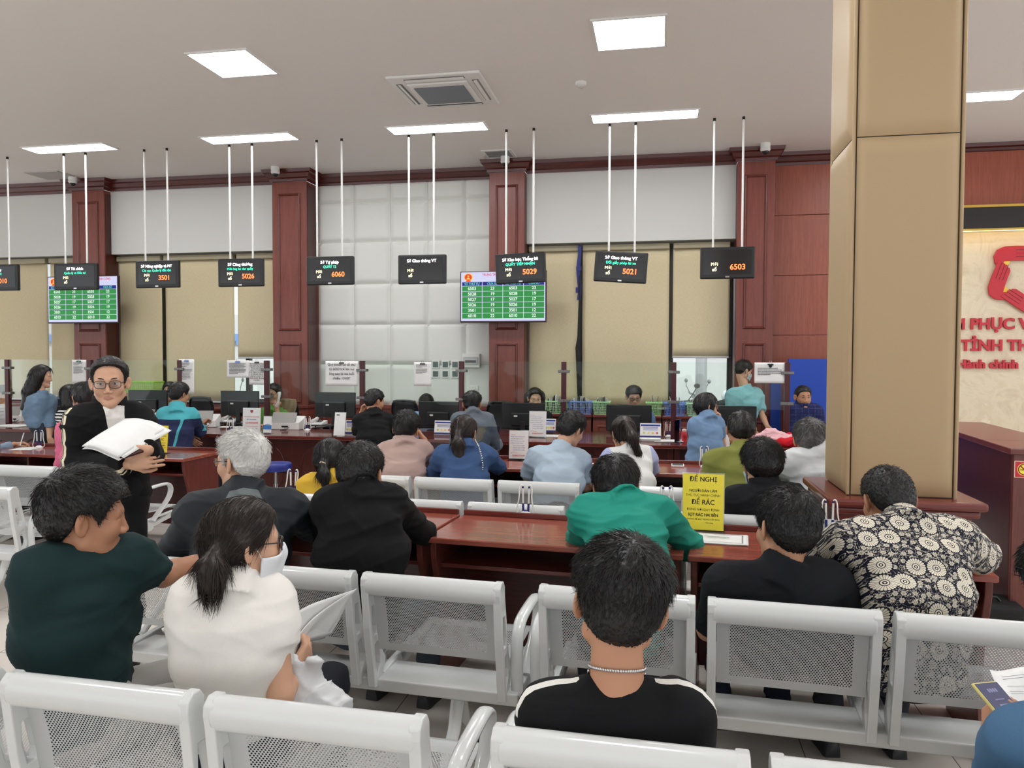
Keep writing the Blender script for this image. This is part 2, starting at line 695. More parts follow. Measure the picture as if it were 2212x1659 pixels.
BLIND_M = blind_mat()
ALU = plain(srgb(184, 184, 180), .35, .6, name='aluminium_bar')
blinds = [(-70, 98, .97, 'beige roller blind at the left edge of the photo, drawn right down', 0),
          (105, 168, .97, 'narrow beige roller blind left of the pillar behind the left queue screen', 0),
          (249, 346, .97, 'beige roller blind just right of the pillar with the left queue screen', 1),
          (353, 502, .97, 'wide beige roller blind in the left middle window bay, drawn right down', 1),
          (510, 592, 1.64, 'beige roller blind raised above the red motorbike in the left middle bay', 1),
          (1137, 1249, .97, 'beige roller blind just right of the pillar with the right queue screen', 2),
          (1257, 1445, .97, 'wide beige roller blind behind the clerk with glasses, drawn right down', 2),
          (1453, 1576, 1.67, 'beige roller blind raised over the motorbikes in the right window bay', 2)]
for x0, x1, zb, lab, bay in blinds:
    a, b = X(x0, 10.5), X(x1, 10.5)
    a, b = max(a, BAYS[bay][0] + .01), min(b, BAYS[bay][1] - .01)
    t = thing('roller_blind', lab, 'blind', ((a + b) / 2, 10.56, zb), 0, 'beige roller blinds along the back windows')
    L = b - a
    rng = random.Random(x0)
    ph = rng.random() * 6
    MB().sheet(lambda u, v: (-L / 2 + u * L, .006 * math.sin(3 * u + ph) * (1 - v) + .004 * math.sin(9 * u + ph), v * (3.1 - zb)), 24, 12).build('fabric', BLIND_M, t, smooth=60, solid=.002)
    MB().box(-L / 2, L / 2, -.014, .014, -.025, .004).build('bottom_bar', ALU, t, bevel=.004)
    MB().box(-L / 2, L / 2, -.05, .05, 3.1 - zb, 3.18 - zb).build('cassette', plain(srgb(160, 150, 124), .5, name='blind_cassette'), t, bevel=.012)
# strap hanging in the gap between the two right-hand blinds
t = thing('strap', 'dark blue strap with black tail hanging between two blinds in the right bay', 'strap', (X(1252, 10.5), 10.47, .98))
mb = MB()
mb.sheet(lambda u, v: (-.035 + u * .05 + .01 * math.sin(v * 9), .01 * math.sin(v * 7), 1.45 + v * .75), 3, 20)
mb.box(-.05, -.02, -.012, .012, 1.55, 1.62).box(-.045, .02, -.012, .012, 1.85, 1.9)
mb.build('webbing', plain(srgb(36, 44, 110), .6, name='navy_webbing'), t, solid=.006)
MB().tube([(0, .005, 2.2), (0, 0, 1.5), (-.01, 0, .95), (-.02, 0, .8), (-.015, 0, .62), (-.005, 0, .0)], [.008, .012, .018, .034, .03, .01], 8, flat=.5).build('tail', BLACK_M, t, smooth=60)

# street
ASPH = paint('pale_concrete_street', srgb(190, 190, 188))
struct(MB().box(-16, 9, 11.0, 20, -.12, -.02).build('street', ASPH))
struct(MB().box(-16, 9, 16.0, 16.3, 0, 2.6).build('wall_street', paint('pale_street_wall', srgb(214, 214, 212))))
mb = MB().box(-16, 9, 15.9, 16.35, 2.0, 2.16)
for k in range(60):
    mb.box(-14 + k * .38, -13.78 + k * .38, 15.88, 15.9, 1.92, 2.0)
struct(mb.build('trim_4', plain(srgb(120, 160, 214), .6, name='blue_roof_edge')))
struct(MB().cyl((X(1516, 14), 14, 0), (X(1516, 14), 14, 3.2), .1, 16).build('street_pole', plain(srgb(170, 170, 172), .6)))
sl = bpy.data.lights.new('sun', 'SUN')
sl.energy = 2.6
sl.angle = math.radians(8)
so = bpy.data.objects.new('sun', sl)
SC.collection.objects.link(so)
so.rotation_euler = (math.radians(38), 0, math.radians(8))


def scooter(loc, rotz, label, body, helmet=None):
    t = thing('motorbike', label, 'motorbike', loc, rotz, None)
    for y in (-.6, .6):
        mb = MB()
        ring = [(0, y + .23 * math.cos(a), .27 + .23 * math.sin(a)) for a in [2 * math.pi * i / 24 for i in range(24)]]
        mb.tube(ring, .05, 10, closed=True)
        wo = mb.build('wheel', BLACK_M, t, smooth=60)
        MB().cyl((-.03, y, .27), (.03, y, .27), .12, 16).build('hub', FRAME_L, wo, smooth=40)
    MB().tube([(0, -.78, .62), (0, -.5, .66), (0, -.15, .6), (0, .0, .42), (0, .28, .34), (0, .42, .5), (0, .5, .8), (0, .46, .96)],
              [.07, .13, .15, .12, .1, .12, .12, .06], 12).build('body', body, t, smooth=60)
    MB().tube([(0, -.7, .76), (0, -.4, .8), (0, -.05, .76)], [.08, .13, .1], 10, flat=.4).build('seat', BLACK_M, t, smooth=60)
    MB().tube([(-.34, .36, 1.02), (-.2, .44, 1.0), (0, .46, .98), (.2, .44, 1.0), (.34, .36, 1.02)], .018, 8).build('handlebar', FRAME_L, t, smooth=60)  # light grey puts the outdoor haze into the colour
    for s in (-1, 1):
        mb = MB().tube([(s * .2, .44, 1.0), (s * .3, .45, 1.14), (s * .33, .44, 1.2)], .008, 6)
        mb.sphere((s * .34, .43, 1.24), .05, 12, sc=(1, .4, .8))
        mb.build('mirror', FRAME_L, t, smooth=60)  # mirrors too: haze painted in as light grey
    MB().sphere((0, .56, .86), .09, 12, sc=(1, .6, .8)).build('headlight', plain(srgb(230, 230, 226), .1), t, smooth=60)
    MB().tube([(0, .5, .6), (0, .6, .27)], .03, 8).build('fork', CHROME, t, smooth=60)
    if helmet:
        h = MB().sphere((0, 0, .1), .14, 20, sc=(1, 1.12, .95)).build('helmet', plain(srgb(220, 222, 224), .2), smooth=60)
        h.location = Matrix.Rotation(rotz, 4, 'Z') @ Vector((.05, -.35, .84)) + Vector(loc)
        tag(h, 'white helmet resting on the seat of the motorbike outside', 'helmet')


GREYB = plain(srgb(150, 152, 156), .3, name='grey_motorbike_paint')
scooter((X(1480, 12.6), 12.6, -.02), math.radians(160), 'grey motorbike outside, left one seen below the raised right blind', GREYB)
scooter((X(1548, 14.9), 14.9, -.02), math.radians(125), 'grey motorbike with white helmet outside the right window', GREYB, True)
scooter((X(560, 12.6), 12.6, -.02), math.radians(100), 'red motorbike outside the left middle window', plain(srgb(206, 60, 64), .25, name='red_motorbike_paint'))

# ------------------------------------------------------------------ on the ceiling
PANEL_E = emis((.96, .98, 1.0), LAMP_POWER, 'led_panel')


def lamp(x, y, wx, wy, label, group):
    t = thing('ceiling_light', label, 'ceiling light', (x, y, CEIL), 0, group)
    MB().holed([(-wx / 2 - .02, -wy / 2 - .02), (wx / 2 + .02, -wy / 2 - .02), (wx / 2 + .02, wy / 2 + .02), (-wx / 2 - .02, wy / 2 + .02)],
               [[(-wx / 2, -wy / 2), (wx / 2, -wy / 2), (wx / 2, wy / 2), (-wx / 2, wy / 2)]], (0, 0, -.014), (1, 0, 0), (0, 1, 0), (0, 0, .014)).build('frame', WHITE, t)
    MB().box(-wx / 2, wx / 2, -wy / 2, wy / 2, -.008, -.002).build('diffuser', PANEL_E, t)
    return t


lamp(-3.84, 6.46, .555, .56, 'square white ceiling light at upper left, alone above the left counters', 'square ceiling lights')
lamp(-.28, 6.46, .556, .58, 'square white ceiling light at the top edge, near the middle of the hall', 'square ceiling lights')
lamp(3.3, 6.46, .556, .58, 'square white ceiling light cut by the right edge, beyond the column', 'square ceiling lights')
lamp(-.21, 8.67, 1.14, .28, 'long narrow ceiling light right of the air conditioner', 'long ceiling lights above the counters')
lamp(-2.58, 8.69, 1.14, .28, 'long narrow ceiling light straight behind the air conditioner', 'long ceiling lights above the counters')
lamp(-4.95, 8.67, 1.14, .28, 'long narrow ceiling light second from the left above the counters', 'long ceiling lights above the counters')
lamp(-7.46, 8.67, 1.16, .28, 'long narrow ceiling light farthest left above the counters', 'long ceiling lights above the counters')
lamp(2.92, 8.64, 1.14, .28, 'long narrow ceiling light right of the beige column', 'long ceiling lights above the counters')
for y in (4.1, 1.7):  # extra lamps out of view, added to brighten the hall
    for x in (-7.4, -3.84, -.28, 3.3):
        lamp(x, y, .556, .58, 'added unseen ceiling light over the waiting benches, brightening the hall', 'added unseen ceiling lights over the benches')

t = thing('air_conditioner', 'white square cassette air conditioner in the ceiling', 'air conditioner', (-2.14, 7.47, CEIL))
mb = MB().box(-.46, .46, -.46, .46, -.03, 0)
mb.build('panel', WHITE, t, bevel=.025, seg=3)
MB().box(-.3, .3, -.3, .3, -.05, -.028).build('inner_cover', WHITE, t, bevel=.015)
gm = NT('dark_grille')
wv = gm.n('ShaderNodeTexWave')
wv.inputs['Scale'].default_value = 22
gm.l(gm.obj(), wv.inputs[0])
gm.set(gm.ramp(wv.outputs[1], [(.3, srgb(84, 90, 100)), (.7, srgb(126, 132, 142))]), .5)
MB().box(-.25, .25, -.22, .25, -.056, -.048).build('grille', gm.mat, t)
for k in range(4):
    an = k * math.pi / 2
    c, s = math.cos(an), math.sin(an)
    ax, ay = Vector((c, s, 0)), Vector((-s, c, 0))
    fl = MB().obox(ay * -.378, ax * .3, ay * .035, (0, 0, .034)).build('outlet', plain(srgb(120, 122, 124), .4), t, bevel=.01)
    MB().obox(ay * -.382 + Vector((0, 0, -.034)), ax * .29, ay * .022 + Vector((0, 0, -.008)), (0, 0, .004)).build('louvre', WHITE, fl, bevel=.004)

t = thing('ceiling_vent', 'small louvred vent in the ceiling above the third pillar', 'vent', (-2.11, 9.92, CEIL))
MB().holed([(-.2, -.2), (.2, -.2), (.2, .2), (-.2, .2)], [[(-.16, -.16), (.16, -.16), (.16, .16), (-.16, .16)]], (0, 0, -.015), (1, 0, 0), (0, 1, 0), (0, 0, .015)).build('frame', WHITE, t, bevel=.003)
mb = MB()
for k in range(8):
    mb.obox((0, -.14 + k * .04, -.008), (.16, 0, 0), (0, .013, .007), (0, .0015, -.002))
mb.build('slats', plain(srgb(170, 170, 168), .5), t)
MB().box(-.16, .16, -.16, .16, -.003, -.001).build('duct', BLACK_M, t)
hp = atZ(113, 378, CEIL)
tag(MB().box(-.28, .28, -.22, .22, -.012, 0).build('ceiling_hatch', paint('hatch_paint', srgb(190, 186, 182)), loc=hp, bevel=.004), 'flat grey access hatch in the ceiling at far left', 'hatch')
sp = atZ(1255, 178, CEIL)
t = thing('smoke_detector', 'round white smoke detector on the ceiling right of the air conditioner', 'smoke detector', sp)
MB().lathe([(.055, 0), (.055, -.02), (.045, -.03)], n=24).build('base', WHITE, t, smooth=40)
MB().lathe([(.035, -.028), (.035, -.045), (.02, -.055)], n=20).build('sensor', plain(srgb(210, 208, 204), .5), t, smooth=40)
for px, lab in ((160, 'white dome camera above the pillar with the left queue screen'), (597, 'white dome camera above the second pillar from the left'),
                (1092, 'white dome camera above the pillar with the right queue screen'), (1652, 'white dome camera above the pillar nearest the beige column')):
    x = X(px, 10.08, 370)
    t = thing('dome_camera', lab, 'security camera', (x, 10.05, CEIL), 0, 'dome cameras under the ceiling')
    MB().lathe([(.06, 0), (.06, -.05), (.052, -.06)], n=24).build('mount', WHITE, t, smooth=40)
    MB().lathe([(.058, -.06), (.062, -.08), (.05, -.1)], n=24).build('collar', WHITE, t, smooth=40)
    MB().sphere((0, -.005, -.1), .042, 16).build('lens_dome', BLACK, t, smooth=60)

# ------------------------------------------------------------------ queue screens hanging over the counters
SCREEN = NT('dark_led_screen').set(srgb(40, 40, 42), .12, 0, .5).mat
E_W, E_G, E_Y, E_R = emis((1, .95, 1), 5, 'led_white'), emis((.05, .95, .5), 2.2, 'led_green'), emis((1, .9, .45), 3, 'led_yellow'), emis((1, .16, .04), 3, 'led_red')
DISP = [(-8.62, None, 0, ['Sở Nội vụ', 'TIẾP NHẬN', '', '6010'], 'cut by the left edge of the photo'),
        (119, 212, .0, ['Sở Tài chính', 'Quản lý và Đầu tư', 'Mời số', ''], 'in front of the left queue board'),
        (295, 388, .0, ['Sở Nông nghiệp và MT', 'Chi cục Quản lý đất đai', 'Mời số', '3501'], 'right of the left queue board'),
        (473, 570, .0, ['Sở Công thương', 'Mời ông bà vào quầy', 'Mời số', '5026'], 'hanging just left of the second pillar'),
        (664, 765, .0, ['Sở Tư pháp', 'QUẦY 12', 'Mời số', '6060'], 'hanging over the left half of the padded wall'),
        (861, 964, .0, ['Sở Giao thông VT', '', 'Mời số', ''], 'without red digits, over the right half of the padded wall'),
        (1071, 1179, -.035, ['Sở Kho bạc Thống kê', 'QUẦY TIẾP NHẬN', 'Mời số', '5029'], 'tilted, in front of the right queue board'),
        (1284, 1398, .07, ['Sở Giao thông VT', 'Đổi giấy phép lái xe', 'Mời số', '5021'], 'tilted, over the right window bay'),
        (1512, 1630, .0, ['', '', 'Mời số', '6503'], 'with only one bright line, nearest the beige column')]
POLES = [(-40, 15), (137, 184), (311, 360), (495, 544), (684, 738), (883, 937), (1094, 1153), (1317, 1373), (1543, 1606)]
ZT = [0, 0, 0, 0, 0, 0, 0, 0, 0]
TOPY = [572, 569, 563, 559, 554, 550.5, 547, 544, 534]
for i, (x0, x1, tilt, lines, lab) in enumerate(DISP):
    Y0 = 8.9
    if x1 is None:
        xa, xb = X(-56, Y0, 600), X(41, Y0, 600)
    else:
        xa, xb = X(x0, Y0, 600), X(x1, Y0, 600)
    xc = (xa + xb) / 2
    zt = atY((x0 + x1) / 2 if x1 else -5, TOPY[i], Y0).z
    W2, H2 = (xb - xa) / 2, .175
    t = thing('queue_display', 'black hanging queue display ' + lab, 'queue display', (xc, Y0, zt - H2), 0, 'queue displays hanging over the counters')
    R_ = Matrix.Rotation(tilt, 4, 'Y')
    c = MB().box(-W2, W2, -.025, .03, -H2, H2).build('casing', BLACK, t, bevel=.014, seg=3)
    c.rotation_euler = (0, tilt, 0)
    s_ = MB().box(-W2 + .035, W2 - .035, -.027, -.024, -H2 + .045, H2 - .03).build('screen', SCREEN, t)
    s_.rotation_euler = (0, tilt, 0)
    a = 2 * W2 - .09

    def lit(m_, nm, bits):
        tx = MB()
        for (b_, sz_, x_, z_, k_) in bits:
            tx.text(b_, sz_, (x_, -.0285, z_), m=0, bold=.02, sx=k_)
        o_ = tx.build(nm, (E_W, E_G, E_Y, E_R)[m_], t)
        o_.rotation_euler = (0, tilt, 0)
    for s, (zz, sz, m_, xo) in zip(lines, ((.1, .05, 0, 0), (.045, .042, 1, 0), (-.035, .05, 2, -.14), (-.05, .085, 3, .11))):
        if not s:
            continue
        if m_ == 2:
            lit(2, 'call_label', [(s.split()[0], sz, xo, -.015, 1), (s.split()[1], sz, xo, -.075, 1)])
        else:
            lit(m_, ('title_text', 'scrolling_text', '', 'call_number')[m_], [(s, sz, xo, zz, min(1.0, a / (.56 * sz * len(s) + .001)))])
    bd = MB().box(-.022, .022, -.0275, -.024, -H2 + .012, -H2 + .028).build('badge', CHROME, t)
    bd.rotation_euler = (0, tilt, 0)
    for q in POLES[i]:
        xp = atZ(q, 335 - (q - 137) * .0562, CEIL)
        xx = X(q, Y0 + .01, 300)
        pl = MB().cyl((xx - xc, .01, H2 - .01 - (xx - xc) * math.sin(tilt)), (xx - xc, .01, CEIL - zt + H2), .012, 10).build('pole', plain(srgb(226, 226, 222), .35, name='white_pole'), t, smooth=40)
        MB().cyl((xx - xc, .01, CEIL - zt + H2 - .03), (xx - xc, .01, CEIL - zt + H2), .016, 10).build('ferrule', BLACK_M, pl)

# queue boards: televisions on the first and third pillar
ROWS = [('6503', '23'), ('5028', '19'), ('5027', '17'), ('5026', '19'), ('3501', '12'), ('6010', '22')]
TVM = [emis(srgb(214, 214, 246), .85, 'tv_white'), emis(srgb(36, 140, 62), .9, 'tv_green'), emis(srgb(16, 22, 130), .9, 'tv_blue'), emis(srgb(214, 36, 90), .9, 'tv_red'),
       emis(srgb(232, 248, 236), 1.0, 'tv_digits'), emis(srgb(110, 235, 180), .95, 'tv_head'), emis(srgb(226, 60, 36), .9, 'tv_emblem_red'), emis(srgb(248, 196, 70), .95, 'tv_gold')]
for px0, px1, py0, py1, lab, dim in ((102, 256, 598, 698, 'green queue number board on the left pillar, half behind a hanging display', 1), (994, 1180, 587, 696, 'green queue number board on the pillar right of the padded wall', 0)):
    Y0 = 10.12
    a, b = atY(px0, py0, Y0), atY(px1, py1, Y0)
    zb = b.z
    W, H = b.x - a.x, (b.x - a.x) * .585
    t = thing('queue_board', lab, 'queue board', ((a.x + b.x) / 2, Y0, zb), 0, 'queue number boards on the pillars')
    MB().box(-W / 2, W / 2, 0, .05, 0, H).build('frame', plain(srgb(40, 16, 24), .3, name='dark_tv_frame'), t, bevel=.006)
    MB().box(-.2, .2, .05, .16, H * .3, H * .7).build('bracket', BLACK_M, t)
    MB().box(-W / 2 + .014, W / 2 - .014, -.002, 0, .022, H - .012).build('screen', TVM[0], t)
    mb = MB()
    x0, x1 = -W / 2 + .025, W / 2 - .025
    cw = (x1 - x0) / 4
    ztop = H - .145
    zrow = (ztop - .055 - .05) / 6
    for c in range(4):
        mb.box(x0 + c * cw + .004, x0 + (c + 1) * cw - .004, -.0035, -.0015, ztop - .05, ztop, 2)
        for r_ in range(6):
            z1 = ztop - .055 - r_ * zrow
            mb.box(x0 + c * cw + .004, x0 + (c + 1) * cw - .004, -.0035, -.0015, z1 - zrow + .006, z1, 1)
    mb.build('number_cells', TVM, t)
    for c in range(4):
        xc = x0 + (c + .5) * cw
        MB().text('CỬA SỐ' if c % 2 else 'SỐ THỨ TỰ', .045, (xc, -.0045, ztop - .026), bold=.012, sx=.9).build('column_heading', TVM[5], t)
        for r_ in range(6):
            MB().text(ROWS[r_][c % 2], .058, (xc, -.0045, ztop - .055 - (r_ + .5) * zrow + .003), bold=.015).build('queue_number', TVM[4], t)
    MB().text('TRUNG TÂM PHỤC VỤ HÀNH CHÍNH CÔNG', .046, (.1, -.0045, H - .05), bold=.015, sx=.82).build('title_text', TVM[3], t)
    MB().text('TỈNH THÁI NGUYÊN', .046, (.1, -.0045, H - .11), bold=.015, sx=.9).build('title_text', TVM[3], t)
    mb = MB()
    ec = Vector((x0 + .09, -.004, H - .08))
    pts = [(.058 * math.cos(q) * 1.1, .055 * math.sin(q)) for q in [2 * math.pi * k / 24 for k in range(24)]]
    mb.prism(pts, ec, (1, 0, 0), (0, 0, 1), (0, -.0005, 0), 7)
    mb.prism([(p[0] * .78, p[1] * .78) for p in pts], ec + Vector((0, -.001, 0)), (1, 0, 0), (0, 0, 1), (0, -.0005, 0), 6)
    st = [((.02 if k % 2 == 0 else .008) * math.sin(math.pi * k / 5), .012 + (.02 if k % 2 == 0 else .008) * math.cos(math.pi * k / 5)) for k in range(10)]
    mb.prism(st, ec + Vector((0, -.002, 0)), (1, 0, 0), (0, 0, 1), (0, -.0005, 0), 7)
    mb.prism([(-.026, -.03), (.026, -.03), (.018, -.012), (0, -.006), (-.018, -.012)], ec + Vector((0, -.002, 0)), (1, 0, 0), (0, 0, 1), (0, -.0005, 0), 7)
    mb.prism([(-.03, -.062), (.03, -.062), (.036, -.044), (-.036, -.044)], ec + Vector((0, -.002, 0)), (1, 0, 0), (0, 0, 1), (0, -.0005, 0), 6)
    mb.build('emblem', TVM, t)

# ------------------------------------------------------------------ raised letters and emblem on the marble
RED_A = plain(srgb(196, 34, 48), .3, name='red_acrylic')
YEL_A = plain(srgb(246, 206, 74), .4, name='yellow_acrylic')
YM = 10.57
t = thing('wall_lettering', 'red raised letters in three lines on the marble wall', 'sign', (X(2093, YM, 700), YM, 1.55))
ox = t.location.x


def line(s, cap, px, py, name):
    p = atY(px, py, YM)
    MB().text(s, cap / .72, (p.x - ox, 0, p.z - 1.55), align='LEFT', bold=.035, depth=.03).build(name, RED_A, t)


def textw(s, cap):
    m = MB().text(s, cap / .72, (0, 0, 0), align='LEFT', bold=.035)
    return max(v[0] for v in m.v)


w1 = textw('TÂM ', .136) + .05
p = atY(2093, 701, YM)
MB().text('TÂM PHỤC VỤ', .136 / .72, (p.x - ox - w1, 0, p.z - 1.55), align='LEFT', bold=.035, depth=.03).build('letter_row', RED_A, t)
p = atY(2075, 747, YM)
MB().text('TỈNH THÁI', .136 / .72, (p.x - ox, 0, p.z - 1.55), align='LEFT', bold=.035, depth=.03).build('letter_row', RED_A, t)
p = atY(2066, 787, YM)
MB().text('Hành chính', .105 / .72, (p.x - ox, 0, p.z - 1.55), align='LEFT', bold=.045, depth=.03, sx=1.05).build('letter_row', RED_A, t)
ec = atY(2216, 597, YM)
t = thing('wall_emblem', 'red emblem of clasping hands on the marble wall above the letters', 'emblem', ec)
for k in range(5):
    an = 2 * math.pi * k / 5
    ca, sa = math.cos(an), math.sin(an)
    ax, ay = Vector((ca, 0, sa)), Vector((-sa, 0, ca))
    # a hand pointing along ax, above the centre by ay
    o = ay * .27 + ax * -.06
    body = [(-.30, -.1), (-.315, -.02), (-.28, .06), (-.2, .1), (-.08, .105), (.16, .1), (.15, .07), (.13, .05), (.14, .03), (.12, .01), (.13, -.01), (.1, -.03), (.1, -.055), (.06, -.075), (-.1, -.075), (-.2, -.08), (-.22, -.16), (-.25, -.17)]
    o = o + Vector((0, -.005 * k, 0))
    h = MB().prism(body, o, ax, ay, (0, -.03, 0)).build('hand', RED_A, t, bevel=.006)
    g = MB()
    for q in range(3):
        zz = .055 - q * .04
        g.obox(o + ax * .03 + ay * zz + Vector((0, -.031, 0)), ax * .1, ay * .003, (0, .0015, 0))
    g.build('grooves', plain(srgb(120, 18, 30), .5), h)
    MB().prism([(-.2, -.08), (-.12, -.08), (-.19, -.19)], o + Vector((0, .004, 0)), ax, ay, (0, -.02, 0)).build('cuff', YEL_A, h)

# fittings low on the padded wall
k0 = atY(951, 804, 10.62)
t = thing('switch_panel', 'panel of six square dark switches on the padded wall', 'switch panel', (0, 10.618, 0))
for px, py in ((941, 787.5), (962, 787.5), (983, 787.5), (941, 807.5), (962, 807.5), (983, 807.5)):
    p = atY(px, py, 10.61)
    s_ = MB().box(-.055, .055, -.012, .006, -.058, .058).build('switch_frame', WHITE, t, bevel=.004, loc=(p.x, 0, p.z))
    MB().box(-.04, .04, -.016, -.01, -.04, .04).build('rocker', plain(srgb(80, 96, 92), .3, name='green_grey_switch'), s_, bevel=.003)
p = atY(1018, 779, 10.6)
t = thing('breaker_box', 'white breaker box with flip cover on the padded wall', 'breaker box', (p.x, 10.618, p.z))
MB().box(-.13, .13, -.05, .004, -.1, .1).build('housing', WHITE, t, bevel=.008)
MB().box(-.11, .11, -.062, -.048, -.055, .05).build('cover', plain(srgb(190, 192, 190), .2), t, bevel=.006)
MB().box(-.08, .08, -.066, -.06, -.03, .005).build('breakers', plain(srgb(90, 92, 94), .5), t)
p = atY(1024, 838, 10.6)
t = thing('light_switch', 'small white double switch on the padded wall near the counter', 'light switch', (p.x, 10.618, p.z))
MB().box(-.06, .06, -.01, .004, -.036, .036).build('plate', WHITE, t, bevel=.004)
MB().box(-.025, .025, -.015, -.009, -.02, .02).build('rocker', PAPER, t, bevel=.002)
# blue partition beside the last wall panel
struct(MB().box(X(1705, 9.9), 2.9, 9.9, 9.96, 0, 1.64).build('partition', plain(srgb(18, 64, 168), .5, name='blue_board')))
struct(MB().box(X(1667, 10.2), X(1690, 10.2), 10.2, 10.26, 0, 1.35).build('partition_post', plain(srgb(20, 60, 150), .5, name='blue_board_2')))
# ------------------------------------------------------------------ the beige column and its wooden plinth
LEATHER = pad_mat('beige_leatherette', srgb(172, 148, 114), .5)
ca, cb = atZ(1830, 1067, .95), atZ(2064, 1076, .95)
cx0, cx1, cy0 = ca.x, cb.x, (ca.y + cb.y) / 2
cw = cx1 - cx0
t = thing('column', None, None, ((cx0 + cx1) / 2, cy0 + cw / 2, 0))
struct(t)
h = cw / 2
for k in range(4):
    an = k * math.pi / 2
    ax, ay = Vector((math.cos(an), math.sin(an), 0)), Vector((-math.sin(an), math.cos(an), 0))
    mb = MB()
    for z0, z1 in ((.95, 2.765), (2.77, CEIL)):
        def cush(u, v, z0=z0, z1=z1):
            e = min(u * 2 * h, (1 - u) * 2 * h, v * (z1 - z0), (1 - v) * (z1 - z0))
            q = .022 * (1 - max(0, 1 - e / .05) ** 2)
            p_ = ax * ((u - .5) * (2 * h - .03)) - ay * (h + q)
            return (p_.x, p_.y, z0 + v * (z1 - z0))
        mb.sheet(cush, 20, 40)
    mb.build('padded_face', LEATHER, t, smooth=70)
    c = ax * h - ay * h
    MB().tube([(c.x, c.y, .95), (c.x, c.y, CEIL)], .009, 10).build('corner_piping', LEATHER, t, smooth=60)
MB().box(-h + .005, h - .005, -h + .005, h - .005, .9, CEIL).build('core', plain(srgb(70, 58, 46), .8), t)
mb = MB().box(-h - .06, h + .06, -h - .06, h + .06, 0, .88)
mb.build('plinth', WOOD_RED_X, t, bevel=.006)
MB().box(-h - .115, h + .115, -h - .115, h + .115, .9, .945).box(-h - .09, h + .09, -h - .09, h + .09, .86, .9).build('plinth_ledge', WOOD_RED_X, t, bevel=.015, seg=3)

# ------------------------------------------------------------------ service counter, glass screen
CY0, CY1, CT = 7.95, 9.25, .76
POST_PX = [-175, 18, 196, 390, 577, 783, 997, 1218, 1455, 1700]
GY = 8.66
PX_X = [X(q, GY, 850) for q in POST_PX]
WOOD_TOP = wood('polished_counter_top', srgb(70, 28, 26), srgb(112, 50, 42), .12, 'x')
o = MB().box(-10.3, 1.36, CY0, CY1, CT - .04, CT).build('service_worktop', WOOD_TOP, bevel=.008)
tag(o, 'long polished red-brown worktop of the service counter', 'worktop')
for i in range(len(PX_X) - 1):
    a, b = PX_X[i], PX_X[i + 1]
    lab = ['at the far left edge, mostly out of the photo', 'behind the woman in the denim jacket', 'behind the standing man with papers', 'behind the man in the teal and navy jacket',
           'straight behind the blue stool', 'behind the man in the black T-shirt at the counter', 'behind the man in the grey shirt at the counter', 'behind the man in the light blue shirt bending forward',
           'behind the woman in the light blue polo shirt'][i]
    t = thing('counter_unit', 'dark wooden counter front ' + lab, 'counter', ((a + b) / 2, CY0 + .1, 0), 0, 'counter units below the long worktop')
    L = (b - a) / 2 - .003
    MB().box(-L, L, .05, 1.0, .0, CT - .045).build('carcass', WOOD_DARK, t, bevel=.004)
    for xs in (-L, L - .06):
        MB().box(xs, xs + .06, -.02, .06, 0, CT - .045).build('stile', WOOD_DARK, t, bevel=.005)
    for cx in (-L * .48, L * .48):
        mb = MB()
        ring = [(cx + .2 * math.cos(q), .048, .36 + .27 * math.sin(q)) for q in [2 * math.pi * k / 36 for k in range(36)]]
        mb.tube(ring, .008, 6, closed=True)
        mb.build('oval_moulding', WOOD_DARK, t, smooth=50)
CLAMP = plain(srgb(120, 118, 116), .35, .8, name='brushed_clamp')
POST_M = plain(srgb(70, 24, 30), .3, .2, name='dark_red_post')
labs = ['out of the photo at the far left', 'by the staff member at the left edge', 'behind the standing man with papers', 'behind the man in the teal jacket', 'left of the woman on the telephone',
        'left of the man in the black T-shirt at the counter', 'left of the man in the grey shirt', 'left of the baskets behind the counter', 'left of the woman in a light blue polo shirt', 'right end, beside the blue board']
for i, x in enumerate(PX_X):
    t = thing('screen_post', 'dark red glass screen post, ' + labs[i], 'post', (x, GY, CT), 0, 'posts of the glass screen')
    MB().box(-.028, .028, -.028, .028, 0, .84).build('post', POST_M, t, bevel=.004)
    for z in (.4, .73):
        for sx in (-1, 1):
            MB().box(min(0, sx * .065), max(0, sx * .065), -.034, .034, z - .016, z + .016).build('glass_clamp', CLAMP, t, bevel=.004)
    if i < len(PX_X) - 1:
        b = PX_X[i + 1]
        g = MB().box(x + .034, b - .034, GY - .005, GY + .005, 1.09, 1.6).build('glass_screen', GLASS)
        tag(g, 'clear glass screen on the counter between the posts, ' + ['at far left', 'by the denim jacket', 'behind the standing man', 'left of the telephone', 'in front of the raised telephone hand', 'with the large notice about number 6050',
                                                                       'before the six switches', 'before the clerk in black', 'before the clerk with glasses'][i] if i != 8 else 'clear glass screen at the right end, with a notice clipped near its post', 'glass screen', 'glass screens on the counter')

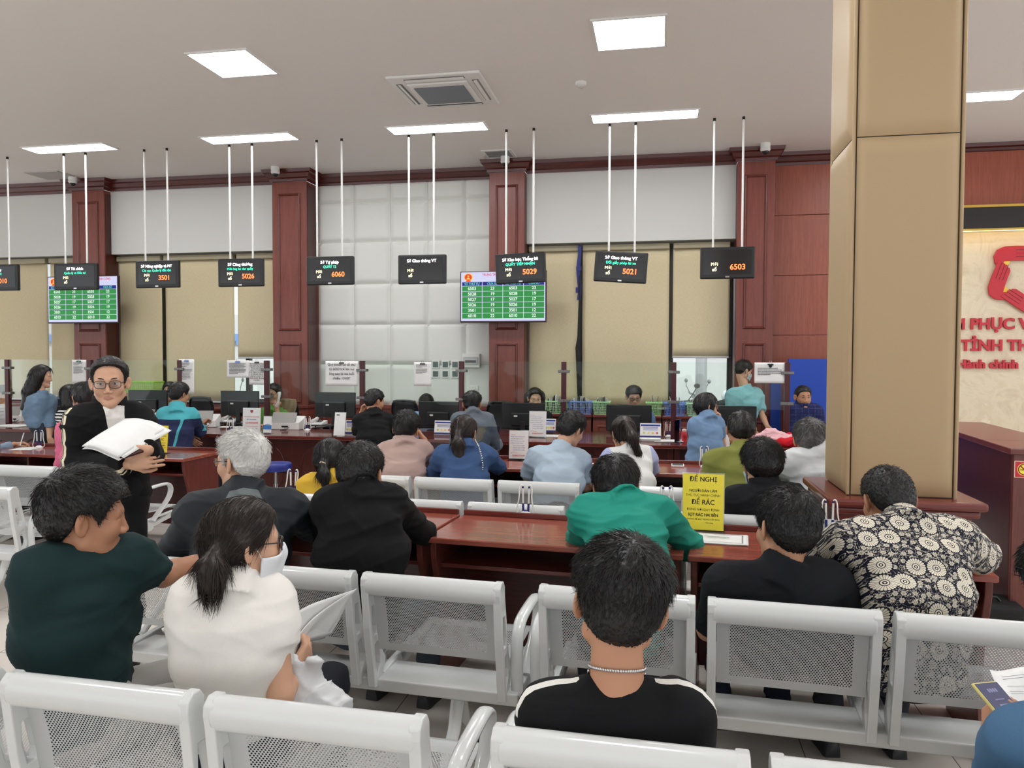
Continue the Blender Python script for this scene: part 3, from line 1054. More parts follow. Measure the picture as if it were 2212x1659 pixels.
# low cabinets under the right-hand window and along the back wall
cabs = [(-9.78, -8.87, 'at the left edge of the photo'), (-8.2, -7.35, 'behind the left monitors'), (-7.33, -6.45, 'behind the staff woman at left'), (-6.43, -5.56, 'behind the green staff shirt'), (-1.78, -.9, 'below the first green basket'), (-.88, .0, 'below the baskets behind the clerk with glasses'), (.02, .9, 'below the raised right blind')]
for a, b, lab in cabs:
    t = thing('low_cabinet', 'red wooden low cabinet with two panelled doors ' + lab, 'cabinet', ((a + b) / 2, 10.1, 0), 0, 'low cabinets along the windows')
    L = (b - a) / 2
    MB().box(-L, L, .02, .5, .05, .86).build('carcass', WOOD_RED, t, bevel=.003)
    MB().box(-L - .005, L + .005, -.02, .52, .86, .9).build('cabinet_top', WOOD_RED_X, t, bevel=.008)
    for s in (-1, 1):
        mb = MB().box(min(0, s * L) + .004, max(0, s * L) - .004, 0, .02, .08, .82)
        panel_frame(mb, min(0, s * L) + .06, max(0, s * L) - .06, .14, .76, 0, .03, .012)
        d = mb.build('door', WOOD_PANEL, t)
        MB().sphere((-s * -.035, -.02, .74), .016, 10).cyl((s * .035, -.02, .74), (s * .035, 0, .74), .006, 8).build('knob', CHROME, d, smooth=50)

# ------------------------------------------------------------------ writing desks


def desk(x, y, rz, label, group, W=1.215, flip=False):
    t = thing('writing_desk', label, 'desk', (x, y, 0), rz, group)
    MB().box(.0, W, 0, .57, .752, .78).build('desk_top', WOOD_TOP1, t, bevel=.006)
    MB().box(.005, W - .005, .552, .57, .78, .808).build('lip', WOOD_RED_X, t, bevel=.004)
    for x0 in (.012, W - .042):
        pr = [(.03, .752), (.035, .68), (.06, .6), (.1, .5), (.115, .38), (.11, .26), (.075, .14), (.04, .06), (.03, 0), (.54, 0), (.54, .752)]
        MB().prism(pr, (x0, 0, 0), (0, 1, 0), (0, 0, 1), (.03, 0, 0)).build('side_panel', WOOD_RED, t, bevel=.004)
    MB().box(.042, W - .042, .5, .52, .1, .752).build('modesty_panel', WOOD_DARK_X, t)
    sh = MB().box(.042, W - .042, .09, .5, .615, .635).build('shelf', WOOD_RED_X, t, bevel=.003)
    MB().box(W * .66, W * .66 + .018, .1, .5, .635, .752).build('divider', WOOD_RED, sh)
    return t


WOOD_TOP1 = wood('polished_desk_top', srgb(122, 60, 50), srgb(158, 84, 68), .13, 'x', .8)
R4 = math.radians(-4.2)
c4, s4 = math.cos(R4), math.sin(R4)
d0 = Vector((-1.11, 3.535, 0))
for k, lab in ((-1, 'polished red wooden writing desk the man in the black suit leans on'), (0, 'polished red wooden writing desk with a lone pen stand, in the middle of the hall'), (1, 'polished red wooden writing desk with the large yellow notice, beside the column')):
    p = d0 + Vector((c4, s4, 0)) * (1.235 * k)
    desk(p.x, p.y, R4, lab, 'writing desks in the near row')
for k, lab in enumerate(('desk at which the old writing hand rests, far left', 'wooden writing desk left of the standing man with papers')):
    pass
for x, lab in ((-8.84, 'red wooden writing desk out of the photo at far left'), (-7.62, 'red wooden writing desk at the left edge, under the writing hand'), (-6.4, 'red wooden writing desk with the left pen stand, left of the pink blouse'),
               (-5.18, 'red wooden writing desk with curved end panel, in front of the standing man with papers')):
    desk(x, 5.83, 0, lab, 'writing desks in the far row')
for x, lab in ((-2.62, 'red wooden writing desk in front of the man in the pink shirt'), (-1.39, 'red wooden writing desk with the white price notice'),
               (-.16, 'red wooden writing desk before the woman in the white waistcoat'), (1.07, 'red wooden writing desk behind the beige column')):
    desk(x, 5.86, 0, lab, 'writing desks in the far row', .9 if x > 1 else 1.215)

# ------------------------------------------------------------------ reception desk at the right
pa, pb = atZ(2180, 1338, 0), atZ(2072, 931, 1.09)
t = thing('reception_desk', 'tall dark wooden reception desk with no-smoking sign, at the right edge', 'reception desk', (pa.x, pa.y, 0), R4)
MB().box(0, 2.4, 0, .04, 0, 1.05).build('front_panel', WOOD_RED, t, bevel=.004)
MB().box(0, .04, .04, 2.1, 0, 1.05).build('end_panel', WOOD_DARK, t, bevel=.004)
MB().box(-.03, 2.4, -.03, .5, 1.05, 1.09).box(-.03, .45, .5, 2.14, 1.05, 1.09).build('ledge', WOOD_RED_X, t, bevel=.006)
# no-smoking sign stuck to its front
sg = thing('no_smoking_sign', 'red and yellow no-smoking sign on the reception desk', 'sign', Vector((pa.x, pa.y, 0)) + Vector((c4, s4, 0)) * .0 + Vector((s4, -c4, 0)) * .001, R4)
z1 = atZ(2180, 993, 0)
dd = (pa - CAM).dot(FW)
zt, zb = CAM_H + (774.5 - 993) * dd / F_PX, CAM_H + (774.5 - 1029) * dd / F_PX
MB().box(.005, .2, -.006, -.001, zb, zt).build('plate', plain(srgb(244, 226, 206), .4), sg)
MB().box(.009, .196, -.0075, -.006, zb + .004, zt - .004).build('red_field', plain(srgb(204, 36, 50), .4), sg)
zc = (zt + zb) / 2
rr = (zt - zb) * .38
xc = .06


def disc(r, y, nm, m_):
    MB().prism([(r * math.cos(q), r * math.sin(q)) for q in [2 * math.pi * k / 32 for k in range(32)]], (xc, y, zc), (1, 0, 0), (0, 0, 1), (0, -.0005, 0)).build(nm, m_, sg)


disc(rr, -.0076, 'border', plain(srgb(250, 214, 110), .4))
disc(rr * .9, -.0082, 'ring', plain(srgb(140, 26, 20), .4))
disc(rr * .75, -.0088, 'disc', plain(srgb(250, 234, 70), .4))
MB().box(xc - rr * .6, xc + rr * .25, -.0098, -.0093, zc - rr * .12, zc + .0).box(xc + rr * .32, xc + rr * .5, -.0098, -.0093, zc - rr * .12, zc + rr * .3).build('cigarette', INK, sg)
MB().obox((xc, -.0102, zc), (rr * .58, 0, -rr * .55), (0, .0004, 0), (rr * .06, 0, rr * .065)).build('bar', plain(srgb(140, 26, 20), .4), sg)

# ------------------------------------------------------------------ steel benches
BW, PITCH_B = .512, .592


def make_seat_parts(t, x0):
    xc = x0 + BW / 2

    def back(u, v):   # v 0 bottom .. 1 top
        z = .505 + v * .277
        y = .06 * (1 - v) + .02 * math.sin(math.pi * v) * (1 - .9 * abs(2 * u - 1) ** 4) - .0
        return (x0 + .012 + u * (BW - .024), y + .004, z)
    b = MB().sheet(back, 16, 14, uv=lambda u, v: ((u - .5) * (BW - .024), v * .29)).build('seat_back', PERF, t, smooth=60)
    rail = [(.034 * math.cos(q) - .004, .782 + .044 * math.sin(q)) for q in [2 * math.pi * k / 20 for k in range(20)]]
    MB().prism(rail, (x0 - .004, 0, 0), (0, 1, 0), (0, 0, 1), (BW + .008, 0, 0)).build('top_rail', STEEL_W, t, smooth=50, bevel=.006)

    def seat(u, v):   # v 0 rear .. 1 front
        s = v * .46
        y = .24 + min(s, .38)
        z = .437 + .018 * (2 * v - .9) ** 2
        if s > .38:
            q = (s - .38) / .08
            y = .62 + .03 * math.sin(q * 1.5)
            z -= .05 * (1 - math.cos(q * 1.5))
        return (x0 + .012 + u * (BW - .024), y, z)
    MB().sheet(seat, 10, 16, uv=lambda u, v: ((u - .5) * (BW - .024), .035 + v * .4 - .03)).build('seat', PERF, t, smooth=60)
    outer = [(-.036, .782), (-.03, .752), (-.012, .61), (.01, .5), (.035, .36), (.075, .352), (.13, .42), (.14, .445), (.115, .475), (.085, .56), (.06, .67), (.036, .764), (.034, .802), (.018, .824), (-.012, .826), (-.034, .808)]
    hole1 = [(.006, .69), (.034, .69), (.056, .6), (.05, .57), (.022, .57), (.006, .63)]
    hole2 = [(.034, .53), (.066, .54), (.09, .47), (.085, .44), (.058, .4), (.048, .43)]
    for xs in (x0 - .02, x0 + BW - .01):
        MB().holed(outer, [hole1, hole2], (xs, 0, 0), (0, 1, 0), (0, 0, 1), (.03, 0, 0)).build('side_plate', STEEL_W, t, bevel=.004)
        br = [(.12, .39), (.24, .4), (.56, .415), (.6, .40), (.59, .375), (.5, .36), (.2, .32), (.12, .34)]
        MB().holed(br, [[(.3, .395), (.48, .395), (.32, .36)]], (xs, 0, 0), (0, 1, 0), (0, 0, 1), (.03, 0, 0)).build('seat_bracket', STEEL_W, t, bevel=.004)


def bench(x, y, rz, label, arms=(1, 1), seats=3):
    t = thing('waiting_bench', label, 'bench', (x, y, 0), rz, 'grey perforated steel waiting benches')
    for k in range(seats):
        make_seat_parts(t, k * PITCH_B)
    L = PITCH_B * (seats - 1) + BW
    MB().prism([(.06, .385), (.26, .385), (.25, .335), (.22, .32), (.1, .32), (.07, .335)], (-.06, 0, 0), (0, 1, 0), (0, 0, 1), (L + .12, 0, 0)).build('beam', STEEL_W, t, bevel=.006)
    for xa, on in ((-.052, arms[0]), (L + .052, arms[1])):
        if not on:
            continue
        pts = [(xa, .1, .37), (xa, .085, .5), (xa, .09, .58), (xa, .125, .63), (xa, .19, .648), (xa, .4, .655), (xa, .455, .64), (xa, .475, .6), (xa, .455, .55), (xa, .4, .5), (xa, .24, .39)]
        # round the corners
        q = [Vector(p) for p in pts]
        for _ in range(2):
            q = [q[0]] + [w_ for a_, b_ in zip(q, q[1:]) for w_ in (a_ * .75 + b_ * .25, a_ * .25 + b_ * .75)] + [q[-1]]
        MB().tube(q, .024, 12, flat=.5, upv=(1, 0, 0)).build('armrest', STEEL_W, t, smooth=60)
    for xl in (.2, L - .2):
        mb = MB()
        mb.tube([(xl, .16, .33), (xl, .1, .2), (xl, -.1, .03)], [.03, .026, .022], 10, flat=.6, upv=(1, 0, 0))
        mb.tube([(xl, .16, .33), (xl, .22, .2), (xl, .42, .03)], [.03, .026, .022], 10, flat=.6, upv=(1, 0, 0))
        l = mb.build('leg', STEEL_W, t, smooth=50)
        MB().lathe([(.03, 0), (.032, .012), (.02, .03)], (xl, -.11, 0), 14).build('foot', BLACK_M, l, smooth=40)
        MB().lathe([(.03, 0), (.032, .012), (.02, .03)], (xl, .43, 0), 14).build('foot', BLACK_M, l, smooth=40)
    return t


ra, rb, rc = math.radians(-1.6), math.radians(-3.3), math.radians(-2.6)
bench(-2.24, 1.714, ra, 'nearest grey steel bench, at lower left behind the white blouse', (1, 1))
bench(-.342, 1.66, ra, 'nearest grey steel bench on which the man with the silver necklace sits', (1, 1))
bench(-2.276, 2.829, rb, 'grey steel bench with one empty seat left of centre, under the black suit', (1, 1))
bench(-.407, 2.738, rb, 'grey steel bench under the black polo shirt and the flowered shirt', (1, 1))
bench(-2.235, 4.29, rc, 'grey steel bench just beyond the near desks, under the yellow jacket', (1, 1))
bench(-.39, 4.21, rc, 'grey steel bench just beyond the near desks, under the masked man in black', (1, 0))
bench(-2.23, 5.08, rc, 'grey steel bench behind the pink shirt and the blue shirt with a chain strap', (1, 1))
bench(-.37, 4.995, rc, 'grey steel bench under the white waistcoat and the olive uniform', (1, 1))
bench(-5.55, 4.95, 0, 'grey steel bench behind the legs of the standing man with papers', (1, 1))
bench(-5.7, 4.12, 0, 'grey steel bench cut by the left edge, nearer than the one behind it', (1, 1))
# ------------------------------------------------------------------ people: smooth-blended volumes turned into one continuous surface
def npv(v):
    return np.array([float(q) for q in v])


def grid_axis(lo, hi, h, fine):
    p = [lo]
    while p[-1] < hi:
        x, s = p[-1], h
        for a, b, hf in fine:
            dist = max(a - x, x - b, 0)
            s = min(s, hf + .35 * dist)
        p.append(x + s)
    return np.array(p)


class Vol:
    def __init__(s, lo, hi, h, fine=()):
        s.ax = [grid_axis(lo[i], hi[i], h, [(f[0][i], f[1][i], f[2]) for f in fine]) for i in range(3)]
        s.v = np.full([len(a) for a in s.ax], .5, dtype=np.float32)

    def put(s, fn, lo, hi, k=.0, pad=.03, op='u'):
        pad = pad + k
        i0 = [max(0, int(np.searchsorted(s.ax[i], lo[i] - pad)) - 1) for i in range(3)]
        i1 = [min(len(s.ax[i]), int(np.searchsorted(s.ax[i], hi[i] + pad)) + 1) for i in range(3)]
        if any(b <= a for a, b in zip(i0, i1)):
            return
        sl = tuple(slice(a, b) for a, b in zip(i0, i1))
        x = s.ax[0][sl[0]][:, None, None]
        y = s.ax[1][sl[1]][None, :, None]
        z = s.ax[2][sl[2]][None, None, :]
        d = fn(x, y, z)
        V = s.v[sl]
        if op == 'u':
            r = smin(V, d, k)
        elif op == 's':
            r = -smin(-V, d, k)
        else:
            r = -smin(-V, -d, k)
        s.v[sl] = r

    def cap(s, a, b, ra, rb, k=.02, op='u', flat=False, sq=None):
        a, b = npv(a), npv(b)
        ba = b - a
        L2 = max(1e-9, float(ba @ ba))
        L = math.sqrt(L2)

        def f(x, y, z):
            px, py, pz = x - a[0], y - a[1], z - a[2]
            t0 = (px * ba[0] + py * ba[1] + pz * ba[2]) / L2
            t = np.clip(t0, 0, 1)
            d = np.sqrt((px - t * ba[0]) ** 2 + (py - t * ba[1]) ** 2 + (pz - t * ba[2]) ** 2) - (ra + (rb - ra) * t)
            if flat:
                d = np.maximum(d, (t0 - 1) * L)
            return d
        r = max(ra, rb)
        s.put(f, np.minimum(a, b) - r, np.maximum(a, b) + r, k, op=op)

    def seg(s, a, b, fr_a, fr_b, wa, wb, da, db, k=.03):
        """flattened capsule: half widths w along the body's right, d along its front"""
        a, b = npv(a), npv(b)
        ba = b - a
        L2 = float(ba @ ba)
        ax = ba / math.sqrt(L2)
        rt = npv(fr_a[0]) + npv(fr_b[0])
        rt -= ax * (rt @ ax)
        rt /= np.linalg.norm(rt)
        fw = np.cross(ax, rt)

        def f(x, y, z):
            px, py, pz = x - a[0], y - a[1], z - a[2]
            t = np.clip((px * ba[0] + py * ba[1] + pz * ba[2]) / L2, 0, 1)
            px, py, pz = px - t * ba[0], py - t * ba[1], pz - t * ba[2]
            w_ = wa + (wb - wa) * t
            d_ = da + (db - da) * t
            u = (px * rt[0] + py * rt[1] + pz * rt[2]) / w_
            v = (px * fw[0] + py * fw[1] + pz * fw[2]) / d_
            c = (px * ax[0] + py * ax[1] + pz * ax[2]) / (.7 * d_)
            q = (np.abs(u) ** 2.4 + np.abs(v) ** 2.4 + np.abs(c) ** 2.4) ** (1 / 2.4)
            return (q - 1) * np.minimum(w_, d_)
        r = max(wa, wb, da, db)
        s.put(f, np.minimum(a, b) - r, np.maximum(a, b) + r, k)

    def mesh(s):
        V = s.v
        S = V < 0
        n = [q - 1 for q in V.shape]
        cnt = np.zeros(n, dtype=np.int8)
        offs = [(i, j, k) for i in (0, 1) for j in (0, 1) for k in (0, 1)]
        for i, j, k in offs:
            cnt += S[i:i + n[0], j:j + n[1], k:k + n[2]]
        act = (cnt > 0) & (cnt < 8)
        I, J, K = np.nonzero(act)
        idx = np.full(n, -1, dtype=np.int64)
        idx[I, J, K] = np.arange(len(I))
        cv = {o: V[I + o[0], J + o[1], K + o[2]] for o in offs}
        acc = np.zeros((len(I), 3))
        c = np.zeros(len(I))
        for o in offs:
            for d in range(3):
                if o[d] == 0:
                    e = tuple(1 if q == d else o[q] for q in range(3))
                    a, b = cv[o], cv[e]
                    m = (a < 0) != (b < 0)
                    t = np.where(m, a / np.where(m, a - b, 1), 0)
                    for q in range(3):
                        acc[:, q] += np.where(m, o[q] + (t if q == d else 0), 0)
                    c += m
        acc /= c[:, None]
        P = np.stack([np.interp(g + acc[:, q], np.arange(len(s.ax[q])), s.ax[q]) for q, g in enumerate((I, J, K))], 1)
        quads = []
        for d in range(3):
            sl0, sl1 = [slice(1, -1)] * 3, [slice(1, -1)] * 3
            sl0[d], sl1[d] = slice(0, -1), slice(1, None)
            A, B = S[tuple(sl0)], S[tuple(sl1)]
            q = np.argwhere(A != B)
            if not len(q):
                continue
            inside = A[q[:, 0], q[:, 1], q[:, 2]]
            base = q + 1
            base[:, d] -= 1
            u, v = [(1, 2), (2, 0), (0, 1)][d]
            def g(du, dv):
                b = base.copy()
                b[:, u] -= du
                b[:, v] -= dv
                return idx[b[:, 0], b[:, 1], b[:, 2]]
            f = np.stack([g(1, 1), g(0, 1), g(0, 0), g(1, 0)], 1)
            f[~inside] = f[~inside][:, ::-1]
            quads.append(f)
        return P, np.concatenate(quads)


def smin(a, b, k):
    if k <= 0:
        return np.minimum(a, b)
    h = np.maximum(k - np.abs(a - b), 0) / k
    return np.minimum(a, b) - h * h * k * .25


def vnormals(P, F):
    a, b, c, d = (P[F[:, i]] for i in range(4))
    fn = np.cross(c - a, d - b)
    N = np.zeros_like(P)
    for i in range(4):
        for q in range(3):
            N[:, q] += np.bincount(F[:, i], fn[:, q], len(P))
    return N / np.maximum(np.linalg.norm(N, axis=1), 1e-12)[:, None]


def raw_mesh(name, P, F, mat, parent, attrs=None, smooth=True):
    me = bpy.data.meshes.new(name)
    n, k = len(F), F.shape[1]
    me.vertices.add(len(P))
    me.vertices.foreach_set('co', P.astype(np.float32).ravel())
    me.loops.add(n * k)
    me.loops.foreach_set('vertex_index', F.astype(np.int32).ravel())
    me.polygons.add(n)
    me.polygons.foreach_set('loop_start', np.arange(0, n * k, k, dtype=np.int32))
    me.polygons.foreach_set('loop_total', np.full(n, k, dtype=np.int32))
    me.update(calc_edges=True)
    if smooth:
        me.polygons.foreach_set('use_smooth', np.ones(n, dtype=bool))
    for an, av in (attrs or {}).items():
        at_ = me.attributes.new(an, 'FLOAT', 'POINT')
        at_.data.foreach_set('value', av.astype(np.float32))
    me.materials.append(mat)
    me.validate()
    o = bpy.data.objects.new(name, me)
    SC.collection.objects.link(o)
    if parent is not None:
        o.parent = parent
    return o


def folds(P, N, seed, amp, freq=9.0, stretch=(1, 1, .45)):
    """creases of cloth: ridged waves pushed along the normals"""
    r = np.random.RandomState(seed)
    out = np.zeros(len(P))
    for i in range(3):
        A = r.normal(size=(3, 3))
        q, _ = np.linalg.qr(A)
        p = (P * np.array([stretch[0], stretch[1], 1 / max(.3, stretch[2])])) @ q.T * freq * (1.0 + .55 * i)
        w_ = np.sin(p[:, 0] + 1.4 * np.sin(.6 * p[:, 1] + i) + .9 * np.sin(.8 * p[:, 2]))
        out += (1 - np.abs(w_)) ** 2.2 * (.6 ** i)
    return P + N * ((out - .45) * amp)[:, None]


def ell(x, y, z, c, r):
    u, v, w_ = (x - c[0]) / r[0], (y - c[1]) / r[1], (z - c[2]) / r[2]
    k0 = np.sqrt(u * u + v * v + w_ * w_)
    k1 = np.sqrt((u / r[0]) ** 2 + (v / r[1]) ** 2 + (w_ / r[2]) ** 2)
    return k0 * (k0 - 1) / np.maximum(k1, 1e-6)


def capd(x, y, z, a, b, ra, rb):
    ba = [b[i] - a[i] for i in range(3)]
    L2 = sum(q * q for q in ba) + 1e-9
    px, py, pz = x - a[0], y - a[1], z - a[2]
    t = np.clip((px * ba[0] + py * ba[1] + pz * ba[2]) / L2, 0, 1)
    return np.sqrt((px - t * ba[0]) ** 2 + (py - t * ba[1]) ** 2 + (pz - t * ba[2]) ** 2) - (ra + (rb - ra) * t)


def skull(x, y, z):
    d = ell(x, y, z, (0, -.008, .035), (.075, .094, .085))
    return smin(d, ell(x, y, z, (0, -.038, -.002), (.065, .066, .066)), .03)


def head_sdf(x, y, z, face, jaw=1.0):
    ax = np.abs(x)
    d = skull(x, y, z)
    d = smin(d, ell(x, y, z, (0, .03, -.035), (.06 * jaw, .06, .085)), .03)
    d = smin(d, capd(ax, y, z, (.052 * jaw, .0, -.06), (.012, .07, -.098), .02, .018), .03)
    d = smin(d, ell(x, y, z, (0, .075, -.1), (.02, .016, .016)), .02)
    d = smin(d, ell(ax, y, z, (.04, .058, -.024), (.026, .026, .026)), .025)
    d = smin(d, capd(ax, y, z, (.0, .084, .024), (.04, .072, .024), .011, .011), .02)
    # ears
    ex, ey, ez = ax - .0855, y + .011, z + .003
    en, ew = ex * .8 + ey * .6, ex * .6 - ey * .8
    ear = (np.sqrt((en / .0075) ** 2 + (ew / .0205) ** 2 + ((ez - ew * .25) / .034) ** 2) - 1) * .0085
    bowl = (np.sqrt(((en - .008) / .007) ** 2 + ((ew + .003) / .012) ** 2 + (ez / .02) ** 2) - 1) * .007
    ear = np.maximum(ear, -bowl)
    d = smin(d, ear, .006)
    if face:
        d = -smin(-d, ell(ax, y, z, (.032, .1, .007), (.019, .022, .012)), .012)
        d = smin(d, capd(x, y, z, (0, .086, .018), (0, .1055, -.03), .0068, .0098), .012)
        d = smin(d, ell(ax, y, z, (.013, .097, -.035), (.009, .011, .008)), .008)
        d = smin(d, capd(ax, y, z, (.0, .0915, -.059), (.022, .082, -.065), .005, .0034), .006)
        d = smin(d, capd(ax, y, z, (.0, .0905, -.0705), (.019, .082, -.067), .0056, .0034), .005)
        d = smin(d, capd(ax, y, z, (.017, .0845, .0155), (.047, .077, .0145), .0055, .005), .004)
        d = smin(d, capd(ax, y, z, (.019, .084, -.003), (.044, .078, -.001), .0055, .005), .004)
    else:
        d = smin(d, capd(x, y, z, (0, .086, .018), (0, .105, -.03), .007, .0105), .014)
        d = smin(d, capd(ax, y, z, (.0, .091, -.06), (.02, .083, -.066), .0075, .005), .012)
    return d


def zline(style):
    if style in ('long', 'tail'):
        k = [(-.16, -.10), (-.05, -.09), (-.02, -.02), (.005, .0), (.03, .012), (.05, .045), (.068, .082), (.1, .1)]
    elif style == 'bob':
        k = [(-.16, -.1), (.0, -.1), (.03, -.085), (.045, .0), (.06, .05), (.075, .07), (.1, .085)]
    elif style == 'buzz':
        k = [(-.16, -.062), (-.06, -.058), (-.035, -.01), (-.02, .03), (.012, .03), (.03, .0), (.045, .035), (.06, .066), (.1, .085)]
    elif style == 'receding':
        k = [(-.16, -.07), (-.06, -.066), (-.035, -.02), (-.02, .028), (.01, .03), (.026, -.008), (.032, .04), (.045, .082), (.062, .098), (.1, .115)]
    else:
        k = [(-.16, -.075), (-.06, -.07), (-.035, -.02), (-.02, .028), (.012, .03), (.032, -.004), (.046, .03), (.062, .058), (.08, .068), (.1, .07)]
    return np.array(k).T


def skin_mat(col):
    m = NT('skin')
    v = m.obj()
    n1 = m.noise(v, 14, 4)
    n2 = m.noise(v, 120, 2)
    base = m.mix(m.math('MULTIPLY', n1, .35), col, (col[0] * .8, col[1] * .62, col[2] * .56))
    a = m.n('ShaderNodeAttribute', attribute_name='lip')
    f = m.n('ShaderNodeMapRange')
    f.inputs[1].default_value, f.inputs[2].default_value = 0.0, .25
    m.l(a.outputs['Fac'], f.inputs[0])
    c = m.mix(m.math('MULTIPLY', f.outputs[0], .6), base, srgb(164, 98, 90))
    m.set(c, .48, 0, .4)
    m.b.inputs['Subsurface Weight'].default_value = .0
    m.bump(n2, .08, .001)
    return m.mat


SKINS = [skin_mat(srgb(*q)) for q in ((206, 162, 134), (188, 140, 110), (172, 124, 96), (216, 176, 150))]


def hair_mat(name, c0, c1):
    m = NT(name)
    v = m.obj()
    n = m.noise(v, 90, 3)
    m.set(m.mix(n, c0, c1), .42, 0, .45)
    return m.mat


HAIR = {'black': hair_mat('black_hair', srgb(10, 9, 9), srgb(28, 25, 24)), 'brown': hair_mat('dark_brown_hair', srgb(22, 15, 12), srgb(50, 36, 28)),
        'white': hair_mat('white_hair', srgb(196, 194, 190), srgb(238, 236, 232)), 'grey': hair_mat('greying_hair', srgb(30, 29, 29), srgb(120, 118, 116))}
_cloth = {}


def cloth(c1, c2=None, thr=0.0, rough=.85, name='cloth', weave=.1, sheen=.0, c3=None):
    """plain cloth; with c2 the mesh attribute f picks the second colour where f > thr, c3 where f > 1"""
    key = (c1, c2, thr, rough, c3)
    if key in _cloth:
        return _cloth[key]
    m = NT(name)
    v = m.obj()
    n = m.noise(v, 350, 2)
    n2 = m.noise(v, 5, 3)
    c = c1
    if c2 is not None:
        a = m.n('ShaderNodeAttribute', attribute_name='f')
        c = m.mix(m.math('GREATER_THAN', a.outputs['Fac'], thr), c1, c2)
        if c3 is not None:
            c = m.mix(m.math('GREATER_THAN', m.math('ABSOLUTE', a.outputs['Fac']), 1.0), c, c3)
    f = m.math('MULTIPLY_ADD', n, weave * 2, m.math('MULTIPLY_ADD', n2, .12, .94 - weave))
    hs = m.n('ShaderNodeHueSaturation')
    if isinstance(c, tuple):
        hs.inputs['Color'].default_value = (*c, 1)
    else:
        m.l(c, hs.inputs['Color'])
    m.l(f, hs.inputs['Value'])
    m.l(hs.outputs[0], m.b.inputs['Base Color'])
    m.set(None, rough, 0, .25)
    m.bump(n, .15, .001)
    _cloth[key] = m.mat
    return m.mat


def hdir(yaw):
    return Vector((-math.sin(yaw), math.cos(yaw), 0))


def hand_parts(W, f, pn, side, curl, sc=1.0, spread=1.0, thumb=.5):
    """W wrist, f finger direction, pn out of the palm, side +1 when the thumb is on f x pn"""
    f = Vector(f).normalized()
    pn = Vector(pn)
    pn = (pn - f * pn.dot(f)).normalized()
    lat = f.cross(pn) * side       # towards the thumb
    out = []
    for i in range(4):
        o = (1.5 - i)
        k0 = W + f * .012 * sc + lat * o * .011 * sc
        k1 = W + f * (.084 - .004 * abs(o - .5)) * sc + lat * o * .0195 * sc * spread
        out.append((k0, k1, .0135 * sc, .0112 * sc, .012))
        p, a = k1, 0.0
        cu = curl[i] if isinstance(curl, (list, tuple)) else curl * (1 + .12 * (i - 1))
        for L, r0, r1, da in ((.043, .0095, .0086, .75), (.027, .0086, .0078, 1.0), (.021, .0078, .0066, .7)):
            a += cu * da
            d = f * math.cos(a) + pn * math.sin(a) + lat * o * .05 * spread
            q = p + d.normalized() * L * sc * (.92, 1.0, .95, .76)[i]
            out.append((p, q, r0 * sc, r1 * sc, .003))
            p = q
    b = W + f * .022 * sc + lat * .02 * sc
    d1 = (f * .62 + lat * .62 + pn * (.25 + .4 * thumb)).normalized()
    m1 = b + d1 * .042 * sc
    d2 = (f * .85 + lat * (.35 - .5 * thumb) + pn * (.15 + .5 * thumb)).normalized()
    m2 = m1 + d2 * .032 * sc
    d3 = (f * .95 + lat * (.1 - .5 * thumb) + pn * (.1 + .3 * thumb)).normalized()
    out += [(b, m1, .0145 * sc, .011 * sc, .012), (m1, m2, .0105 * sc, .0092 * sc, .003), (m2, m2 + d3 * .026 * sc, .0092 * sc, .0072 * sc, .003)]
    return out


def strands(P, N, root_sel, flow, L, n, rng, lift=.2, r0=.0011, droop=.0, seg=3, jit=.25, lf_=None):
    """n tapered hairs on the points P"""
    if not len(root_sel) or n <= 0:
        return None
    ii = root_sel[rng.randint(0, len(root_sel), n)]
    p = P[ii] + rng.normal(size=(n, 3)) * .002
    nn = N[ii]
    d = flow(p, nn) + rng.normal(size=(n, 3)) * jit
    d -= nn * np.sum(d * nn, 1)[:, None]
    d /= np.maximum(np.linalg.norm(d, axis=1), 1e-6)[:, None]
    LL = L * (.6 + .6 * rng.rand(n)) * (lf_[ii] if lf_ is not None else 1)
    lf = lift * (.5 + rng.rand(n))
    rings = []
    for k in range(seg + 1):
        t = k / seg
        c = p + d * (LL * t)[:, None] + nn * (LL * lf * t * (1 - .55 * t))[:, None] - np.array([0, 0, 1.0]) * (droop * LL * t * t)[:, None] - nn * .002
        rings.append(c)
    s_ = np.cross(d, nn)
    V, n_s = [], 3
    for k in range(seg + 1):
        r = r0 * (1 - .85 * k / seg)
        for q in range(3):
            an = 2 * math.pi * q / 3
            V.append(rings[k] + r * (math.cos(an) * s_ + math.sin(an) * nn))
    V = np.stack(V, 1)                       # n, (seg+1)*3, 3
    m = (seg + 1) * 3
    F = []
    for k in range(seg):
        for q in range(3):
            a, b = k * 3 + q, k * 3 + (q + 1) % 3
            F.append((a, b, b + 3, a + 3))
    F = np.array(F)[None] + (np.arange(n) * m)[:, None, None]
    return V.reshape(-1, 3), F.reshape(-1, 4)


def rot_head(yaw, pitch, roll):
    return (Matrix.Rotation(yaw, 3, 'Z') @ Matrix.Rotation(pitch, 3, 'X') @ Matrix.Rotation(roll, 3, 'Y'))


PEOPLE = {}


def W3(p):
    return p if isinstance(p, Vector) else at(*p)


